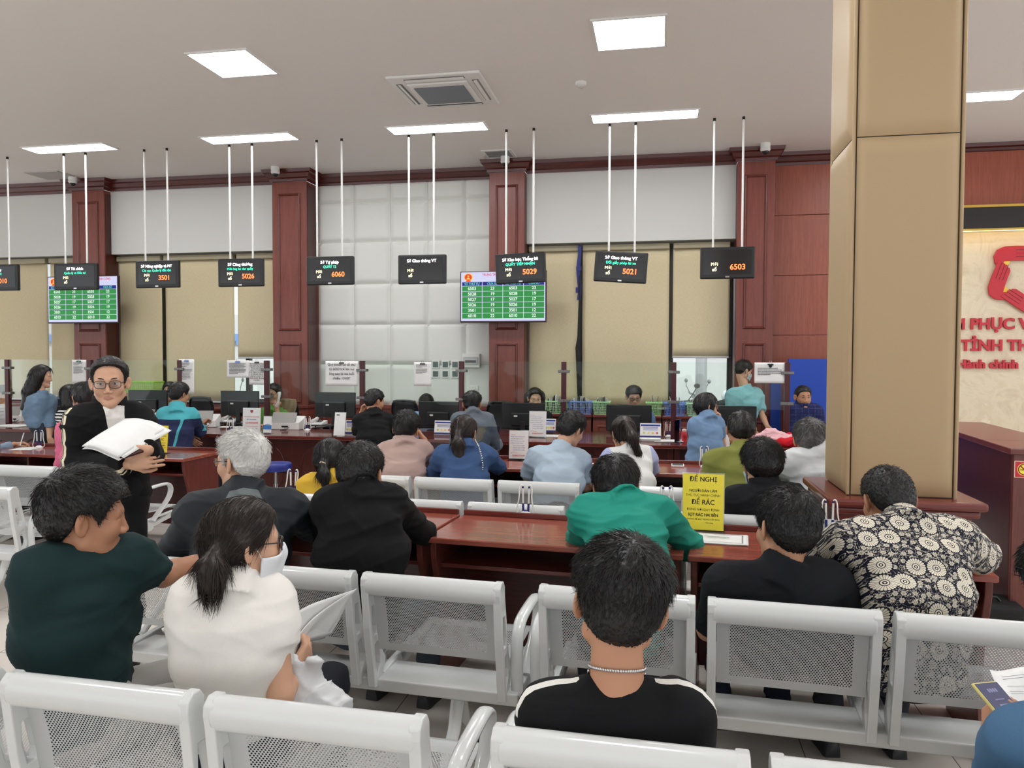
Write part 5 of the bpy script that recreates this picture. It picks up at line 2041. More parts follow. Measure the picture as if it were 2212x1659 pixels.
person('person in black polo shirt, seen from behind, between the green jacket and the flowered shirt', (1700, 1051, 2.8), (24, -8, 6), (1562, 1258, 2.78), (1798, 1262, 2.8), seat_at(1702, 3.0),
       {'L': {'e': (1528, 1362, 2.94), 'w': (1640, 1290, 3.15), 'fine': False}, 'R': {'w': (1800, 1300, 3.05)}},
       dict(mat=C(18, 20, 25, name='black_pique', weave=.16), fold=.008, collar='polo', thick=.006, sl_len=.9), dict(style='short', top=.024, side=.012, n=4400, len=.036, lift=.35, whorl=(.02, -.05, .115)),
       near=True, hs=1.14, skin=1, yaw=12, seed=27, fat=1.12, bottom=srgb(26, 30, 44))

person('person in black and white flowered short-sleeved shirt, leaning on the desk by the column', (1920, 1008, 2.98), (12, -20, -4), (1836, 1166, 2.84), (2064, 1160, 2.86), seat_at(1975, 2.76),
       {'L': {'e': (1762, 1200, 3.12), 'w': (1870, 1190, 3.42)}, 'R': {'e': (2128, 1208, 3.1), 'w': (2010, 1190, 3.4)}},
       dict(mat=flower_mat(), fold=.008, collar='shirt', thick=.01, sl_len=.9, sleeve_r=.006, below=.07), dict(style='buzz', n=5200, len=.009, top=.010, side=.006), near=True, hs=1.06, skin=2, yaw=8, seed=29, fat=1.14, slouch=.06)

# ---- bench just beyond the near desks
person('woman with low ponytail in a yellow jacket, seen from behind', (712, 947, 4.86), (6, -12, 0), (668, 1052, 4.8), (762, 1048, 4.86), seat_at(712, 4.9), {},
       dict(mat=C(216, 176, 60, name='yellow_cloth'), sleeve='long', thick=.014, collar='band', name='jacket'),
       dict(style='tail', top=.018, side=.015, n=1800, col='black', tie=(699, 1003, 4.72), band=((699, 1003, 4.72), (-.2, -.6, -.7), .022, srgb(206, 190, 160)), lift=.03, jit=.05,
            locks=[((708, 990, 4.77), (699, 1003, 4.72), .05, .02), ((699, 1003, 4.72), (699, 1025, 4.68), .02, .034), ((699, 1025, 4.68), (706, 1052, 4.69), .032, .012)]), hs=1.02, skin=0, yaw=4, seed=31)
person('person with thick black hair in black jacket and pale blue mask, behind the yellow notice', (1647, 945, 4.16), (8, -10, 0), (1588, 1082, 4.12), (1714, 1078, 4.16), seat_at(1650, 4.34), {},
       dict(mat=C(22, 23, 27, name='black_jacket_cloth'), sleeve='long', thick=.014, collar='stand', name='jacket'), dict(style='short', top=.032, side=.022, n=3400, len=.042, lift=.3), hs=1.06, skin=0, yaw=8, seed=33, mask=srgb(170, 200, 214), near=True)

# ---- third row of benches
person('person in dusty pink shirt, cheek resting on a raised hand, seen from behind', (877, 886, 5.86), (2, -6, 4), (832, 975, 5.8), (916, 972, 5.84), seat_at(868, 5.6),
       {'R': {'e': (925, 1000, 6.14), 'w': (916, 950, 6.02), 'f': UP * .8 - RT * .5, 'pn': -RT, 'curl': .9}, 'L': {'w': (850, 985, 6.2)}},
       dict(mat=C(178, 152, 144, name='dusty_pink_cotton'), fold=.011, collar='polo', thick=.006, sl_len=.8), dict(style='short', top=.026, side=.012, n=1800, len=.04, lift=.3), hs=1.06, skin=1, yaw=4, seed=41)


def chain(c):
    mb = MB()
    o = c['o']
    pts = [(1026, 950, 5.54), (1034, 964, 5.47), (1040, 985, 5.43), (1043, 1005, 5.42), (1041, 1030, 5.43)]
    q = [Vector(o(W3(p))) for p in pts]
    for a, b in zip(q, q[1:]):
        n = max(2, int((b - a).length / .014))
        for k in range(n):
            mb.sphere(a.lerp(b, k / n), .0075, 8, sc=(1, 1, .7))
    mb.build('bag_chain', plain(srgb(206, 200, 190), .25, 1.0), c['t'], smooth=60)


person('woman with brown ponytail in dark blue shirt, silver chain strap over one shoulder', (1003, 897, 5.66), (-8, -12, -2), (957, 985, 5.58), (1050, 985, 5.62), seat_at(1002, 5.42),
       {'R': {'e': (1076, 1008, 5.86), 'w': (1035, 1000, 6.1)}, 'L': {'e': (938, 1020, 5.7), 'w': (975, 1000, 6.1)}},
       dict(mat=C(58, 82, 122, name='dark_blue_cotton'), sleeve='long', thick=.012, fold=.013, collar='band'),
       dict(style='tail', top=.018, side=.014, n=1500, col='brown', tie=(990, 936, 5.54), band=((990, 936, 5.54), (-.3, -.7, -.6), .02, srgb(60, 40, 30)), lift=.03, jit=.05,
            locks=[((997, 925, 5.6), (990, 936, 5.54), .05, .02), ((990, 936, 5.54), (989, 958, 5.48), .02, .04), ((989, 958, 5.48), (992, 985, 5.48), .042, .036), ((992, 985, 5.48), (986, 992, 5.48), .03, .012)]),
       hs=1.0, skin=0, yaw=-2, seed=43, extra=chain)
person('person in light blue short-sleeved shirt, head bent and turned right over the desk', (1233, 886, 5.72), (-34, -22, 8), (1160, 988, 5.6), (1254, 992, 5.7), seat_at(1195, 5.36),
       {'R': {'e': (1262, 1052, 5.72), 'w': (1278, 1050, 5.98)}, 'L': {'e': (1140, 1030, 5.78), 'w': (1190, 1000, 6.1)}},
       dict(mat=C(166, 182, 196, name='light_blue_cotton'), fold=.012, collar='shirt', thick=.01, sl_len=.85, sleeve_r=.008), dict(style='short', top=.024, side=.01, n=1600, len=.03, lift=.3), hs=1.05, skin=0, yaw=-12, seed=45, fat=1.05)


def waist(P, c):
    u = np.abs((P - c['o'](c['S'])) @ c['rs'])
    z = P[:, 2] - c['o'](c['pelvis'])[2]
    f = (u - c['half'] - .015) * 8
    band = np.maximum(.008 - np.abs(z - .10), .008 - np.abs(z - .07))
    return np.where(band > 0, 1.0 + band * 60, np.clip(f, -.9, .9))


person('woman with high ponytail in white waistcoat over lavender sleeves, head turned left', (1347, 899, 5.68), (24, -16, 0), (1320, 992, 5.6), (1396, 988, 5.64), seat_at(1362, 5.36),
       {'L': {'e': (1306, 1010, 5.86), 'w': (1330, 1005, 6.1)}, 'R': {'e': (1404, 1015, 5.85), 'w': (1380, 1005, 6.1)}},
       dict(mat=cloth(srgb(228, 228, 226), srgb(178, 186, 222), c3=srgb(40, 44, 74), name='white_knitted_waistcoat'), field=waist, sleeve='long', thick=.008, sleeve_r=.014, fold=.008, collar='band', name='waistcoat'),
       dict(style='tail', top=.018, side=.012, n=1600, col='brown', tie=(1353, 915, 5.54), band=((1353, 915, 5.54), (.2, -.8, .3), .02, srgb(20, 16, 16)), lift=.03, jit=.05,
            locks=[((1350, 918, 5.6), (1353, 915, 5.54), .045, .022), ((1353, 915, 5.54), (1366, 945, 5.46), .024, .036), ((1366, 945, 5.46), (1378, 975, 5.48), .034, .022), ((1378, 975, 5.48), (1382, 992, 5.5), .02, .004)]),
       hs=.98, skin=0, yaw=6, seed=47)
person('person in olive green uniform shirt with thinning hair, seen from behind', (1600, 887, 5.2), (8, -10, 0), (1545, 995, 5.12), (1660, 992, 5.16), seat_at(1600, 5.12), {},
       dict(mat=C(128, 132, 66, name='olive_uniform_cloth'), collar='shirt', thick=.012, sleeve='long', fold=.01), dict(style='short', top=.008, side=.012, n=900, len=.03, lift=.1, whorl=(0, -.03, .115)), hs=1.06, skin=1, yaw=8, seed=49, fat=1.1)
person('person with greying hair in white shirt, half hidden by the beige column', (1750, 904, 5.0), (-6, -18, 0), (1712, 995, 4.95), (1822, 990, 5.0), seat_at(1762, 5.04),
       {'L': {'e': (1690, 1030, 5.2), 'w': (1740, 1010, 5.5)}},
       dict(mat=C(216, 220, 222, name='white_shirting'), collar='shirt', thick=.012, sleeve='long', fold=.013), dict(style='short', top=.026, side=.014, col='grey', n=2200, len=.04, lift=.3), hs=1.06, skin=1, yaw=4, seed=51)
person('person writing at the left edge, only a light blue-grey sleeve and hand in the photo', (-62, 830, 6.8), (-10, -10, 0), (-105, 925, 6.6), (-25, 925, 6.75), seat_at(-65, 6.4),
       {'R': {'e': (-12, 975, 7.2), 'w': (30, 960, 7.3), 'f': RT * .8 + FW * .4 + UP * .15, 'pn': -UP, 'curl': .9}},
       dict(mat=C(130, 148, 168, name='grey_blue_cotton'), sleeve='long', thick=.008), dict(style='short', n=300), hs=1.0, skin=1, yaw=0, seed=53)
person('woman in pink blouse with hair tied up, behind the standing man, looking down', (180, 825, 6.4), (62, -26, 0), (142, 930, 6.3), (232, 930, 6.4), seat_at(180, 6.15), {},
       dict(mat=C(214, 110, 140, name='pink_blouse'), sleeve='long', thick=.012), dict(style='tail', top=.02, side=.016, n=500, locks=[((192, 835, 6.36), (200, 845, 6.34), .05, .045)]), hs=1.0, skin=0, yaw=12, seed=55)

# ---- the man standing with papers


def track(P, c):
    o = c['o']
    best = np.full(len(P), -9.0)
    for sgn, a in c['AR'].items():
        if sgn < 0:
            continue
        for p0, p1, od in ((a['s'], a['e'], -RT * .45 - FW * .9), (a['e'], a['w'], -UP * .6 - FW * .8)):
            A, B = o(p0), o(p1)
            ba = B - A
            L = np.linalg.norm(ba)
            ax = ba / L
            t = (P - A) @ ax / L
            r = P - A - np.clip(t, 0, 1)[:, None] * ba
            od_ = npv(od)
            od_ = od_ - ax * (od_ @ ax)
            od_ /= np.linalg.norm(od_)
            lat = r @ np.cross(ax, od_)
            fr = r @ od_
            st_ = np.maximum(.0095 - np.abs(lat), .0035 - np.abs(lat - .021))
            st_ = np.minimum(st_, fr - .02)
            st_ = np.minimum(st_, np.minimum(t + .3, 1.12 - t) * .3)
            st_ = np.where(np.linalg.norm(r, axis=1) < .085, st_, -9)
            best = np.maximum(best, st_)
    S = o(c['S'])
    u = (P - S) @ c['rs']
    y = (P - S) @ c['sf']
    dz = S[2] + .05 - P[:, 2]
    v = np.minimum(.05 - .15 * dz - np.abs(u + .004), y - .03) * 10
    v = np.where((dz > -.03) & (dz < .34), v, -1)
    return np.where(best > -.015, -1 - best * 45, np.clip(v, -.4, .9))


def zips(c):
    o = c['o']
    H = c['H']


person('man standing in black track jacket with cream sleeve stripes and glasses, papers in his hands', (236, 770, 4.1), (213, -5, 1), (172, 910, 4.0), (300, 905, 4.2), at(245, 1060, 4.14).xy.to_3d() + Vector((0, 0, .9)),
       {'L': {'e': (164, 1004, 3.98), 'w': (283, 1003, 3.84), 'f': RT * 1.0 + UP * .2 - FW * .05, 'pn': FW, 'curl': [.5, .65, .8, .95], 'fine': True},
        'R': {'e': (326, 985, 4.1), 'w': (320, 972, 3.83), 'f': -RT * .95 - UP * .12 - FW * .1, 'pn': FW + UP * .5, 'curl': [.5, .6, .7, .8], 'fine': True, 'thumb': .2}},
       dict(mat=cloth(srgb(15, 15, 16), srgb(222, 218, 212), c3=srgb(226, 216, 188), name='black_track_jacket'), field=track, sleeve='long', thick=.016, fold=.009, collar='stand', name='jacket', h=.007, below=.02, open=.12),
       dict(style='receding', top=.02, side=.009, n=2200, len=.02, lift=.06, fwd=-.3, jit=.15, whorl=(.0, -.05, .12)), legs='stand', near=True, face=True, hs=1.04, skin=0, yaw=205, seed=61, glasses={}, bottom=(.008, .008, .009), hq=.0034, jaw=1.0, fat=1.08)

# ---- visitors at the counter
person('woman with long straight black hair in denim jacket, standing at the left of the counter', (90, 788, 8.8), (-64, -8, 0), (74, 868, 8.65), (107, 866, 8.9), at(88, 900, 8.8).xy.to_3d() + Vector((0, 0, .86)),
       {'R': {'e': (108, 914, 8.75), 'w': (107, 946, 8.62), 'f': -UP + RT * .3, 'pn': FW, 'curl': .8}, 'L': {'e': (75, 912, 8.65), 'w': (95, 935, 8.75)}},
       dict(mat=C(112, 136, 160, name='denim', weave=.2), sleeve='long', thick=.014, fold=.012, collar='shirt', name='jacket', below=.02),
       dict(style='long', top=.018, side=.014, n=700, lift=.03, jit=.05, locks=[((80, 812, 8.75), (66, 845, 8.72), .085, .08, .04), ((66, 845, 8.72), (55, 880, 8.68), .075, .05), ((55, 880, 8.68), (60, 888, 8.66), .045, .02)]),
       legs='stand', hs=1.0, skin=0, yaw=-52, seed=71, face=True, eyes=False, bottom=srgb(52, 58, 68))
person('woman in black and white striped top at the counter, left of the standing man', (152, 830, 8.8), (-14, -8, 0), (136, 898, 8.7), (184, 896, 8.8), seat_at(155, 8.65), {},
       dict(mat=cloth(srgb(24, 24, 28), srgb(224, 224, 222), name='striped_jersey'), field=lambda P, c: np.sin(P[:, 2] * 2 * math.pi / .034), sleeve='long', thick=.008),
       dict(style='long', n=500, lift=.03, locks=[((148, 850, 8.74), (146, 876, 8.7), .085, .07)]), hs=1.0, skin=0, yaw=-5, seed=73)


def teal(P, c):
    o = c['o']
    S = o(c['S'])
    u = (P - S) @ c['rs']
    z = P[:, 2] - S[2]
    f = z + .035
    a = c['AR'][1]
    for p0, p1 in ((a['s'], a['e']), (a['e'], a['w'])):
        A, B = o(p0), o(p1)
        ba = B - A
        t = np.clip((P - A) @ ba / (ba @ ba), 0, 1)
        r = P - A - t[:, None] * ba
        f = np.maximum(f, np.where(np.linalg.norm(r, axis=1) < .085, r[:, 2] - .012, -1))
    y = (P - S) @ c['sf']
    f = np.maximum(f, np.where((y < .02) & (z < 0) & (np.abs(u) < .2), .014 - np.abs(u - .10 - .22 * z), -1))
    return f * 20


person('person in navy and turquoise jacket at the counter, telephone in the right hand', (387, 825, 8.45), (-16, -6, 0), (354, 896, 8.38), (414, 898, 8.42), seat_at(382, 8.35),
       {'R': {'e': (432, 932, 8.62), 'w': (434, 923, 8.9), 'f': UP * .7 + FW * .3 + RT * .4, 'pn': RT, 'curl': .8}, 'L': {'e': (352, 945, 8.5), 'w': (408, 945, 8.62), 'f': RT - UP * .8, 'pn': FW, 'curl': .4}},
       dict(mat=cloth(srgb(40, 46, 78), srgb(78, 168, 178), name='navy_turquoise_sports_cloth'), field=teal, sleeve='long', thick=.016, collar='stand', name='jacket', below=.12),
       dict(style='short', top=.026, side=.014, n=900, len=.035), hs=1.0, skin=1, yaw=-14, seed=75)
person('person in black T-shirt at the counter, before the notice about number 6050', (809, 840, 8.2), (-36, -12, 0), (776, 908, 8.1), (838, 906, 8.2), seat_at(805, 8.06),
       {'R': {'e': (848, 946, 8.3), 'w': (832, 940, 8.5)}, 'L': {'e': (770, 935, 8.5), 'w': (780, 893, 8.45), 'f': UP + RT * .2, 'pn': RT, 'curl': .8}},
       dict(mat=C(17, 18, 20, name='black_jersey'), collar='polo', thick=.006, sl_len=.85, below=.14), dict(style='short', top=.016, side=.006, n=900, len=.022), hs=1.04, skin=1, yaw=-18, seed=77, fat=1.08)
person('person in grey shirt at the counter, hair cropped at the sides', (1020, 844, 8.0), (2, -6, 0), (990, 906, 7.9), (1052, 906, 7.94), seat_at(1022, 7.8), {},
       dict(mat=C(98, 106, 114, name='grey_cotton'), collar='band', thick=.008, sl_len=.95, sleeve='long', below=.14), dict(style='short', top=.028, side=.005, n=900, len=.035), hs=1.02, skin=1, yaw=0, seed=79)
person('woman with black bob and glasses in light blue polo, chin propped on her hand', (1526, 848, 7.42), (-66, -6, 0), (1500, 918, 7.32), (1550, 914, 7.44), seat_at(1508, 7.36),
       {'R': {'e': (1560, 962, 7.62), 'w': (1556, 912, 7.7), 'f': UP - RT * .15, 'pn': -RT, 'curl': .9}, 'L': {'w': (1520, 960, 7.75)}},
       dict(mat=C(112, 140, 172, name='light_blue_pique'), collar='polo', thick=.004, sl_len=.6, below=.12), dict(style='bob', top=.018, side=.018, n=700, lift=.03), hs=1.02, skin=0, yaw=-28, seed=81, face=True, eyes=False, glasses={}, fat=1.0, bottom=srgb(60, 80, 120))

# ---- staff behind the glass
person('staff member in white shirt behind the glass at the left edge', (8, 832, 11.2), (150, -10, 0), (-18, 892, 11.15), (34, 892, 11.2), seat_at(8, 11.3), {}, dict(mat=C(222, 224, 226, name='white_shirting'), sleeve='long', collar='shirt'),
       dict(style='short', n=300, col='grey'), hs=1.0, skin=0, yaw=170, seed=91, face=True)
person('staff woman in black behind the glass, face beside the turquoise jacket', (367, 824, 10.6), (196, -6, 0), (345, 892, 10.6), (398, 892, 10.6), seat_at(370, 10.75), {}, dict(mat=C(24, 24, 26, name='black_cloth'), sleeve='long'),
       dict(style='long', n=400, locks=[((362, 845, 10.66), (362, 880, 10.66), .07, .05), ((376, 845, 10.66), (378, 880, 10.66), .07, .05)]), hs=1.0, skin=0, yaw=191, seed=93, face=True)
person('staff woman in green shirt behind the glass, white telephone receiver at her ear', (591, 828, 10.3), (176, -12, 0), (566, 893, 10.3), (616, 893, 10.3), seat_at(590, 10.45),
       {'R': {'e': (606, 915, 10.0), 'w': (598, 884, 10.05), 'f': UP + RT * .1, 'pn': FW, 'curl': 1.1}, 'L': {'w': (560, 920, 9.9)}}, dict(mat=C(96, 140, 70, name='green_cotton'), sleeve='short', collar='polo'),
       dict(style='long', n=400, locks=[((596, 845, 10.4), (598, 866, 10.4), .075, .05)]), hs=1.0, skin=0, yaw=188, seed=95, face=True, glasses={})
person('staff woman in light blue shirt bowing her head behind a monitor', (921, 850, 9.9), (186, -38, 0), (895, 902, 9.95), (947, 902, 9.95), seat_at(920, 10.15), {}, dict(mat=C(160, 190, 220, name='pale_blue_cotton'), sleeve='long', collar='shirt'),
       dict(style='long', n=400, top=.014), hs=1.02, skin=0, yaw=189, seed=97, face=True)
person('staff woman with long black hair in black, behind the white price notices', (1156, 837, 9.7), (196, -12, 0), (1130, 900, 9.75), (1182, 900, 9.75), seat_at(1156, 9.95), {}, dict(mat=C(28, 28, 32, name='black_cloth_2'), sleeve='long', collar='shirt'),
       dict(style='long', n=400, locks=[((1146, 855, 9.78), (1144, 885, 9.76), .07, .05), ((1166, 855, 9.78), (1168, 885, 9.76), .07, .05)]), hs=1.02, skin=3, yaw=190, seed=99, face=True)
person('clerk with black-rimmed glasses in blue shirt behind a monitor, in front of the baskets', (1369, 832, 9.5), (192, -14, 0), (1342, 897, 9.5), (1400, 897, 9.5), seat_at(1370, 9.7), {}, dict(mat=C(100, 126, 164, name='mid_blue_cotton'), sleeve='long', collar='shirt'),
       dict(style='short', n=600, top=.026, side=.014), hs=1.04, skin=0, yaw=190, seed=101, face=True, glasses={'w': .027, 'h': .02})
person('staff member in turquoise shirt, lanyard and white mask, standing beside the raised blind', (1606, 777, 9.5), (-62, -16, 0), (1582, 852, 9.4), (1634, 850, 9.62), at(1600, 900, 9.5).xy.to_3d() + Vector((0, 0, .88)),
       {'R': {'e': (1644, 893, 9.5), 'w': (1658, 922, 9.3), 'f': RT * .5 - UP * .6, 'pn': FW, 'curl': .4}, 'L': {'w': (1620, 925, 9.3)}}, dict(mat=C(132, 184, 190, name='turquoise_shirting'), sleeve='short', collar='shirt', thick=.01, sl_len=.9, sleeve_r=.012, below=.1),
       dict(style='short', n=700, top=.024, side=.008), legs='stand', hs=1.0, skin=0, yaw=-42, seed=103, mask=srgb(196, 204, 206), face=True, eyes=False)
person('man with short hair in dark blue checked shirt, sitting before the blue board', (1735, 833, 8.6), (190, -4, 0), (1709, 888, 8.58), (1763, 888, 8.58), seat_at(1738, 8.7), {},
       dict(mat=cloth(srgb(34, 40, 82), srgb(58, 66, 110), name='dark_blue_checked_cotton'), field=lambda P, c: np.maximum(np.sin(P[:, 0] * 2 * math.pi / .035), np.sin(P[:, 2] * 2 * math.pi / .035)) - .82, sleeve='long', collar='shirt', thick=.006),
       dict(style='buzz', n=700, top=.012, side=.006, len=.012), hs=1.02, skin=1, yaw=191, seed=105, face=True, hq=.006)
# ------------------------------------------------------------------ on the counter
DZ = .78
BLK_SCREEN = plain(srgb(26, 28, 31), .3, name='black_monitor_shell')


def monitor(x0, x1, y0, y1, Y0, label, skew=0.0):
    a, b = atY(x0, y1, Y0), atY(x1, y0, Y0)
    W, H = b.x - a.x, b.z - a.z
    t = thing('monitor', label, 'monitor', ((a.x + b.x) / 2, Y0, CT), skew, 'black monitors on the counter, seen from behind')
    z0 = a.z - CT
    MB().box(-W / 2, W / 2, .0, .035, z0, z0 + H).build('shell', BLK_SCREEN, t, bevel=.01)
    MB().box(-W * .26, W * .26, -.03, .0, z0 + H * .12, z0 + H * .6).build('rear_housing', BLACK, t, bevel=.01)
    MB().box(-W * .26, W * .26, -.032, -.026, z0 + H * .6, z0 + H * .62).build('vent_edge', plain(srgb(90, 92, 96), .3), t)
    MB().box(-W * .2, -W * .12, -.033, -.029, z0 + H * .47, z0 + H * .53).build('sticker', PAPER, t)
    MB().box(-.03, .03, -.035, -.01, .0, z0 + H * .3).build('stand_neck', BLACK, t, bevel=.005)
    MB().box(-.12, .12, -.1, .08, .0, .014).build('stand_base', BLACK, t, bevel=.006)
    MB().box(-W / 2 + .01, W / 2 - .01, .034, .037, z0 + .012, z0 + H - .01).build('screen', plain(srgb(60, 70, 80), .2), t)


for m in ((109, 137, 857, 908, 9.0, 'black monitor beside the denim jacket, edge-on behind the striped top', .9), (277, 360, 843, 895, 9.0, 'black monitor just right of the standing man, below a lime green basket', 0),
          (475, 559, 845, 898, 9.0, 'black monitor behind the white account-number sign', -.05), (680, 767, 848, 901, 9.0, 'black monitor below the notice about number 6050', 0),
          (904, 991, 868, 925, 8.95, 'black monitor hiding the bowed staff woman', 0), (1083, 1177, 871, 926, 8.95, 'black monitor behind the two white price notices', 0),
          (1309, 1408, 875, 931, 8.95, 'black monitor in front of the clerk with glasses', 0), (1554, 1635, 878, 930, 8.95, 'black monitor beside the chin-propped woman, before the turquoise shirt', 0)):
    monitor(*m)

# office chairs behind the counter
MESHM = NT('black_chair_mesh').set(srgb(34, 35, 38), .6).mat
for x0, x1, y0, d, rz, lab in ((405, 457, 855, 10.3, .1, 'black mesh office chair right of the turquoise jacket'), (843, 900, 862, 10.0, 0, 'black mesh office chair left of the bowed staff woman'),
                               (1050, 1115, 865, 9.75, 0, 'black mesh office chair left of the staff woman in black'), (596, 640, 862, 10.45, 0, 'office chair of the telephoning woman, with a khaki jacket over it')):
    a, b = at(x0, y0, d), at(x1, y0, d)
    W, zt = (b - a).length, a.z
    t = thing('office_chair', lab, 'chair', ((a.x + b.x) / 2, a.y, 0), rz, 'office chairs of the staff')
    MB().sheet(lambda u, v: ((u - .5) * W * (1 - .12 * (2 * v - 1) ** 2), .06 * (2 * u - 1) ** 2 + .04 * math.sin(v * 3), .6 + v * (zt - .62)), 10, 10).build('mesh_back', MESHM, t, smooth=60, solid=.012)
    ring = []
    for k in range(32):
        an = 2 * math.pi * k / 32
        u = .5 + .5 * math.copysign(abs(math.cos(an)) ** .45, math.cos(an))
        v = .5 + .5 * math.copysign(abs(math.sin(an)) ** .45, math.sin(an))
        ring.append(((u - .5) * W, .06 * (2 * u - 1) ** 2 + .04 * math.sin(v * 3), .6 + v * (zt - .62)))
    MB().tube(ring, .016, 8, closed=True).build('back_frame', BLACK, t, smooth=60)
    MB().tube([(-.22, -.25, .49), (-.22, .22, .5), (.22, .22, .5), (.22, -.25, .49)], .03, 8, closed=True).box(-.22, .22, -.25, .22, .46, .51).build('seat', BLACK_M, t, bevel=.02)
    MB().cyl((0, 0, .1), (0, 0, .46), .03, 12).build('gas_column', CHROME, t, smooth=40)
    for k in range(5):
        an = 2 * math.pi * k / 5
        l = MB().tube([(0, 0, .12), (.27 * math.cos(an), .27 * math.sin(an), .075)], [.03, .018], 8).build('leg', BLACK, t, smooth=40)
        MB().cyl((.27 * math.cos(an) - .02, .27 * math.sin(an), .03), (.27 * math.cos(an) + .02, .27 * math.sin(an), .03), .03, 12).build('caster', BLACK_M, l, smooth=40)
ja, jb = at(606, 862, 10.36), at(643, 905, 10.36)
tag(MB().sheet(lambda u, v: (ja.x + (jb.x - ja.x) * (u + .08 * math.sin(5 * v)), ja.y - .03 - .05 * math.sin(u * 3.1) - .012 * math.sin(u * 17 + v * 3), ja.z + .012 * math.sin(u * 3.1) - (v * 1.0) * (ja.z - .82)), 24, 14).build('jacket', C(140, 124, 98, name='khaki_cloth'), smooth=60, solid=.012),
    'khaki jacket hung over the chair of the telephoning woman', 'jacket')
# telephone receiver in her hand
p = at(600, 862, 10.0)
t = thing('telephone_receiver', 'white telephone receiver held by the woman in green', 'telephone', p)
MB().tube([(-.02, 0, -.09), (.01, -.01, -.05), (.02, -.01, 0), (.025, 0, .05), (.01, .02, .08)], [.024, .016, .015, .017, .026], 10).build('handset', WHITE, t, smooth=60)


def riser(x0, x1, y0, y1, Y0, lab, lab2):
    a, b = atY(x0, y0, Y0), atY(x1, y1, Y0)
    W = b.x - a.x
    h = a.z - CT
    t = thing('desk_riser', lab, 'stand', ((a.x + b.x) / 2, Y0, CT), 0, 'small black risers on the counter')
    MB().box(-W / 2, W / 2, -.1, .16, h - .012, h).build('shelf', BLACK, t, bevel=.003)
    for sx in (-W / 2 + .01, W / 2 - .01):
        MB().box(sx - .007, sx + .007, -.1, -.085, 0, h - .012).build('leg', BLACK, t)
        MB().box(sx - .007, sx + .007, .145, .16, 0, h - .012).build('leg', BLACK, t)
    q = thing('telephone', lab2, 'telephone', (t.location.x - W * .15, Y0 + .02, CT + h))
    MB().prism([(-.09, 0), (.09, 0), (.09, .05), (-.09, .02)], (-.08, 0, 0), (0, 1, 0), (0, 0, 1), (.16, 0, 0)).build('base', WHITE, q, bevel=.006)
    MB().tube([(-.055, -.08, .045), (-.055, 0, .06), (-.055, .08, .07)], [.022, .014, .022], 10).build('receiver', WHITE, q, smooth=60)
    mb = MB()
    for i in range(3):
        for j in range(4):
            mb.box(-.015 + i * .025, .0 + i * .025, -.06 + j * .025, -.045 + j * .025, .035 + .003 * j, .038 + .005 * j)
    mb.build('keypad', BLACK, q)
    cp = [(-.06 - .02 * k / 3 + .012 * math.cos(k * 2.2), -.1, .02 + .012 * math.sin(k * 2.2)) for k in range(10)]
    MB().tube(cp, .004, 5).build('cord', WHITE, q, smooth=60)


riser(470, 543, 911, 935, 8.95, 'small black riser left of the white account-number sign', 'white desk telephone on the riser left of the account-number sign')
riser(668, 722, 917, 940, 8.85, 'small black riser below the third monitor', 'white desk telephone on the riser below the monitor, left of the black T-shirt')


def scanner(x0, x1, yb, Y0, lab, rz=0.0):
    a, b = atY(x0, yb, Y0), atY(x1, yb, Y0)
    W = b.x - a.x
    t = thing('document_scanner', lab, 'scanner', ((a.x + b.x) / 2, Y0, CT), rz, 'white document scanners on the counter')
    MB().prism([(-.08, 0), (.16, 0), (.17, .06), (.1, .16), (.02, .12), (-.08, .09)], (-W / 2, 0, 0), (0, 1, 0), (0, 0, 1), (W, 0, 0)).build('body', WHITE, t, bevel=.008)
    MB().obox((-.02, -.045, .145), (W * .42, 0, 0), (0, .03, .06), (0, .006, -.003)).build('paper_tray', plain(srgb(160, 158, 154), .4), t, bevel=.003)
    MB().box(-W * .1, W * .12, -.085, -.075, .03, .05).build('port', BLACK, t)
    MB().tube([(0, -.085, .04), (.03, -.12, .01), (-.02, -.15, .006), (.04, -.13, .006), (0.06, -.09, .03)], .004, 5).build('cable', BLACK, t, smooth=60)


scanner(591, 652, 929, 8.7, 'white document scanner with grey tray, below the telephoning woman')
scanner(425, 468, 926, 8.75, 'white document scanner by the turquoise sleeve', .2)
scanner(318, 345, 912, 8.8, 'white document scanner half behind the standing man', -.3)
scanner(28, 52, 918, 8.9, 'white document scanner left of the denim jacket', .2)


def pens(pos, lab, rz=0.0, n=2):
    t = thing('pen_stand', lab, 'pen stand', pos, rz, 'white pen stands with corded pens')
    MB().lathe([(.033, 0), (.034, .006), (.03, .014), (.018, .022), (.012, .026)], n=24).build('base', WHITE, t, smooth=40)
    MB().sphere((0, 0, .02), .014, 12).build('ball', NAVY, t, smooth=60)
    for k in range(n):
        s = -1 if k == 0 else 1
        b0 = Vector((s * .014, .006, .02))
        tip = Vector((s * .018, .012, .15))
        pn_ = MB().cyl(b0, b0.lerp(tip, .36), .0062, 10).build('pen', NAVY, t, smooth=40)
        MB().cyl(b0.lerp(tip, .36), tip, .0052, 10).build('barrel', WHITE, pn_, smooth=40)
        MB().cyl(tip, tip + Vector((0, 0, .01)), .006, 10).build('cap', NAVY, pn_, smooth=40)
        c = [tip + Vector((0, 0, .012)), tip + Vector((s * .008, -.004, .02)), tip + Vector((s * .018, -.004, .0)), Vector((s * .035, -.004, .09)), Vector((s * .05, -.006, .035)), Vector((s * .042, -.01, .008)), Vector((s * .02, -.012, .01))]
        q = c
        for _ in range(2):
            q = [q[0]] + [w_ for a_, b_ in zip(q, q[1:]) for w_ in (a_ * .75 + b_ * .25, a_ * .25 + b_ * .75)] + [q[-1]]
        MB().tube(q, .0038, 6).build('cord', WHITE, pn_, smooth=60)


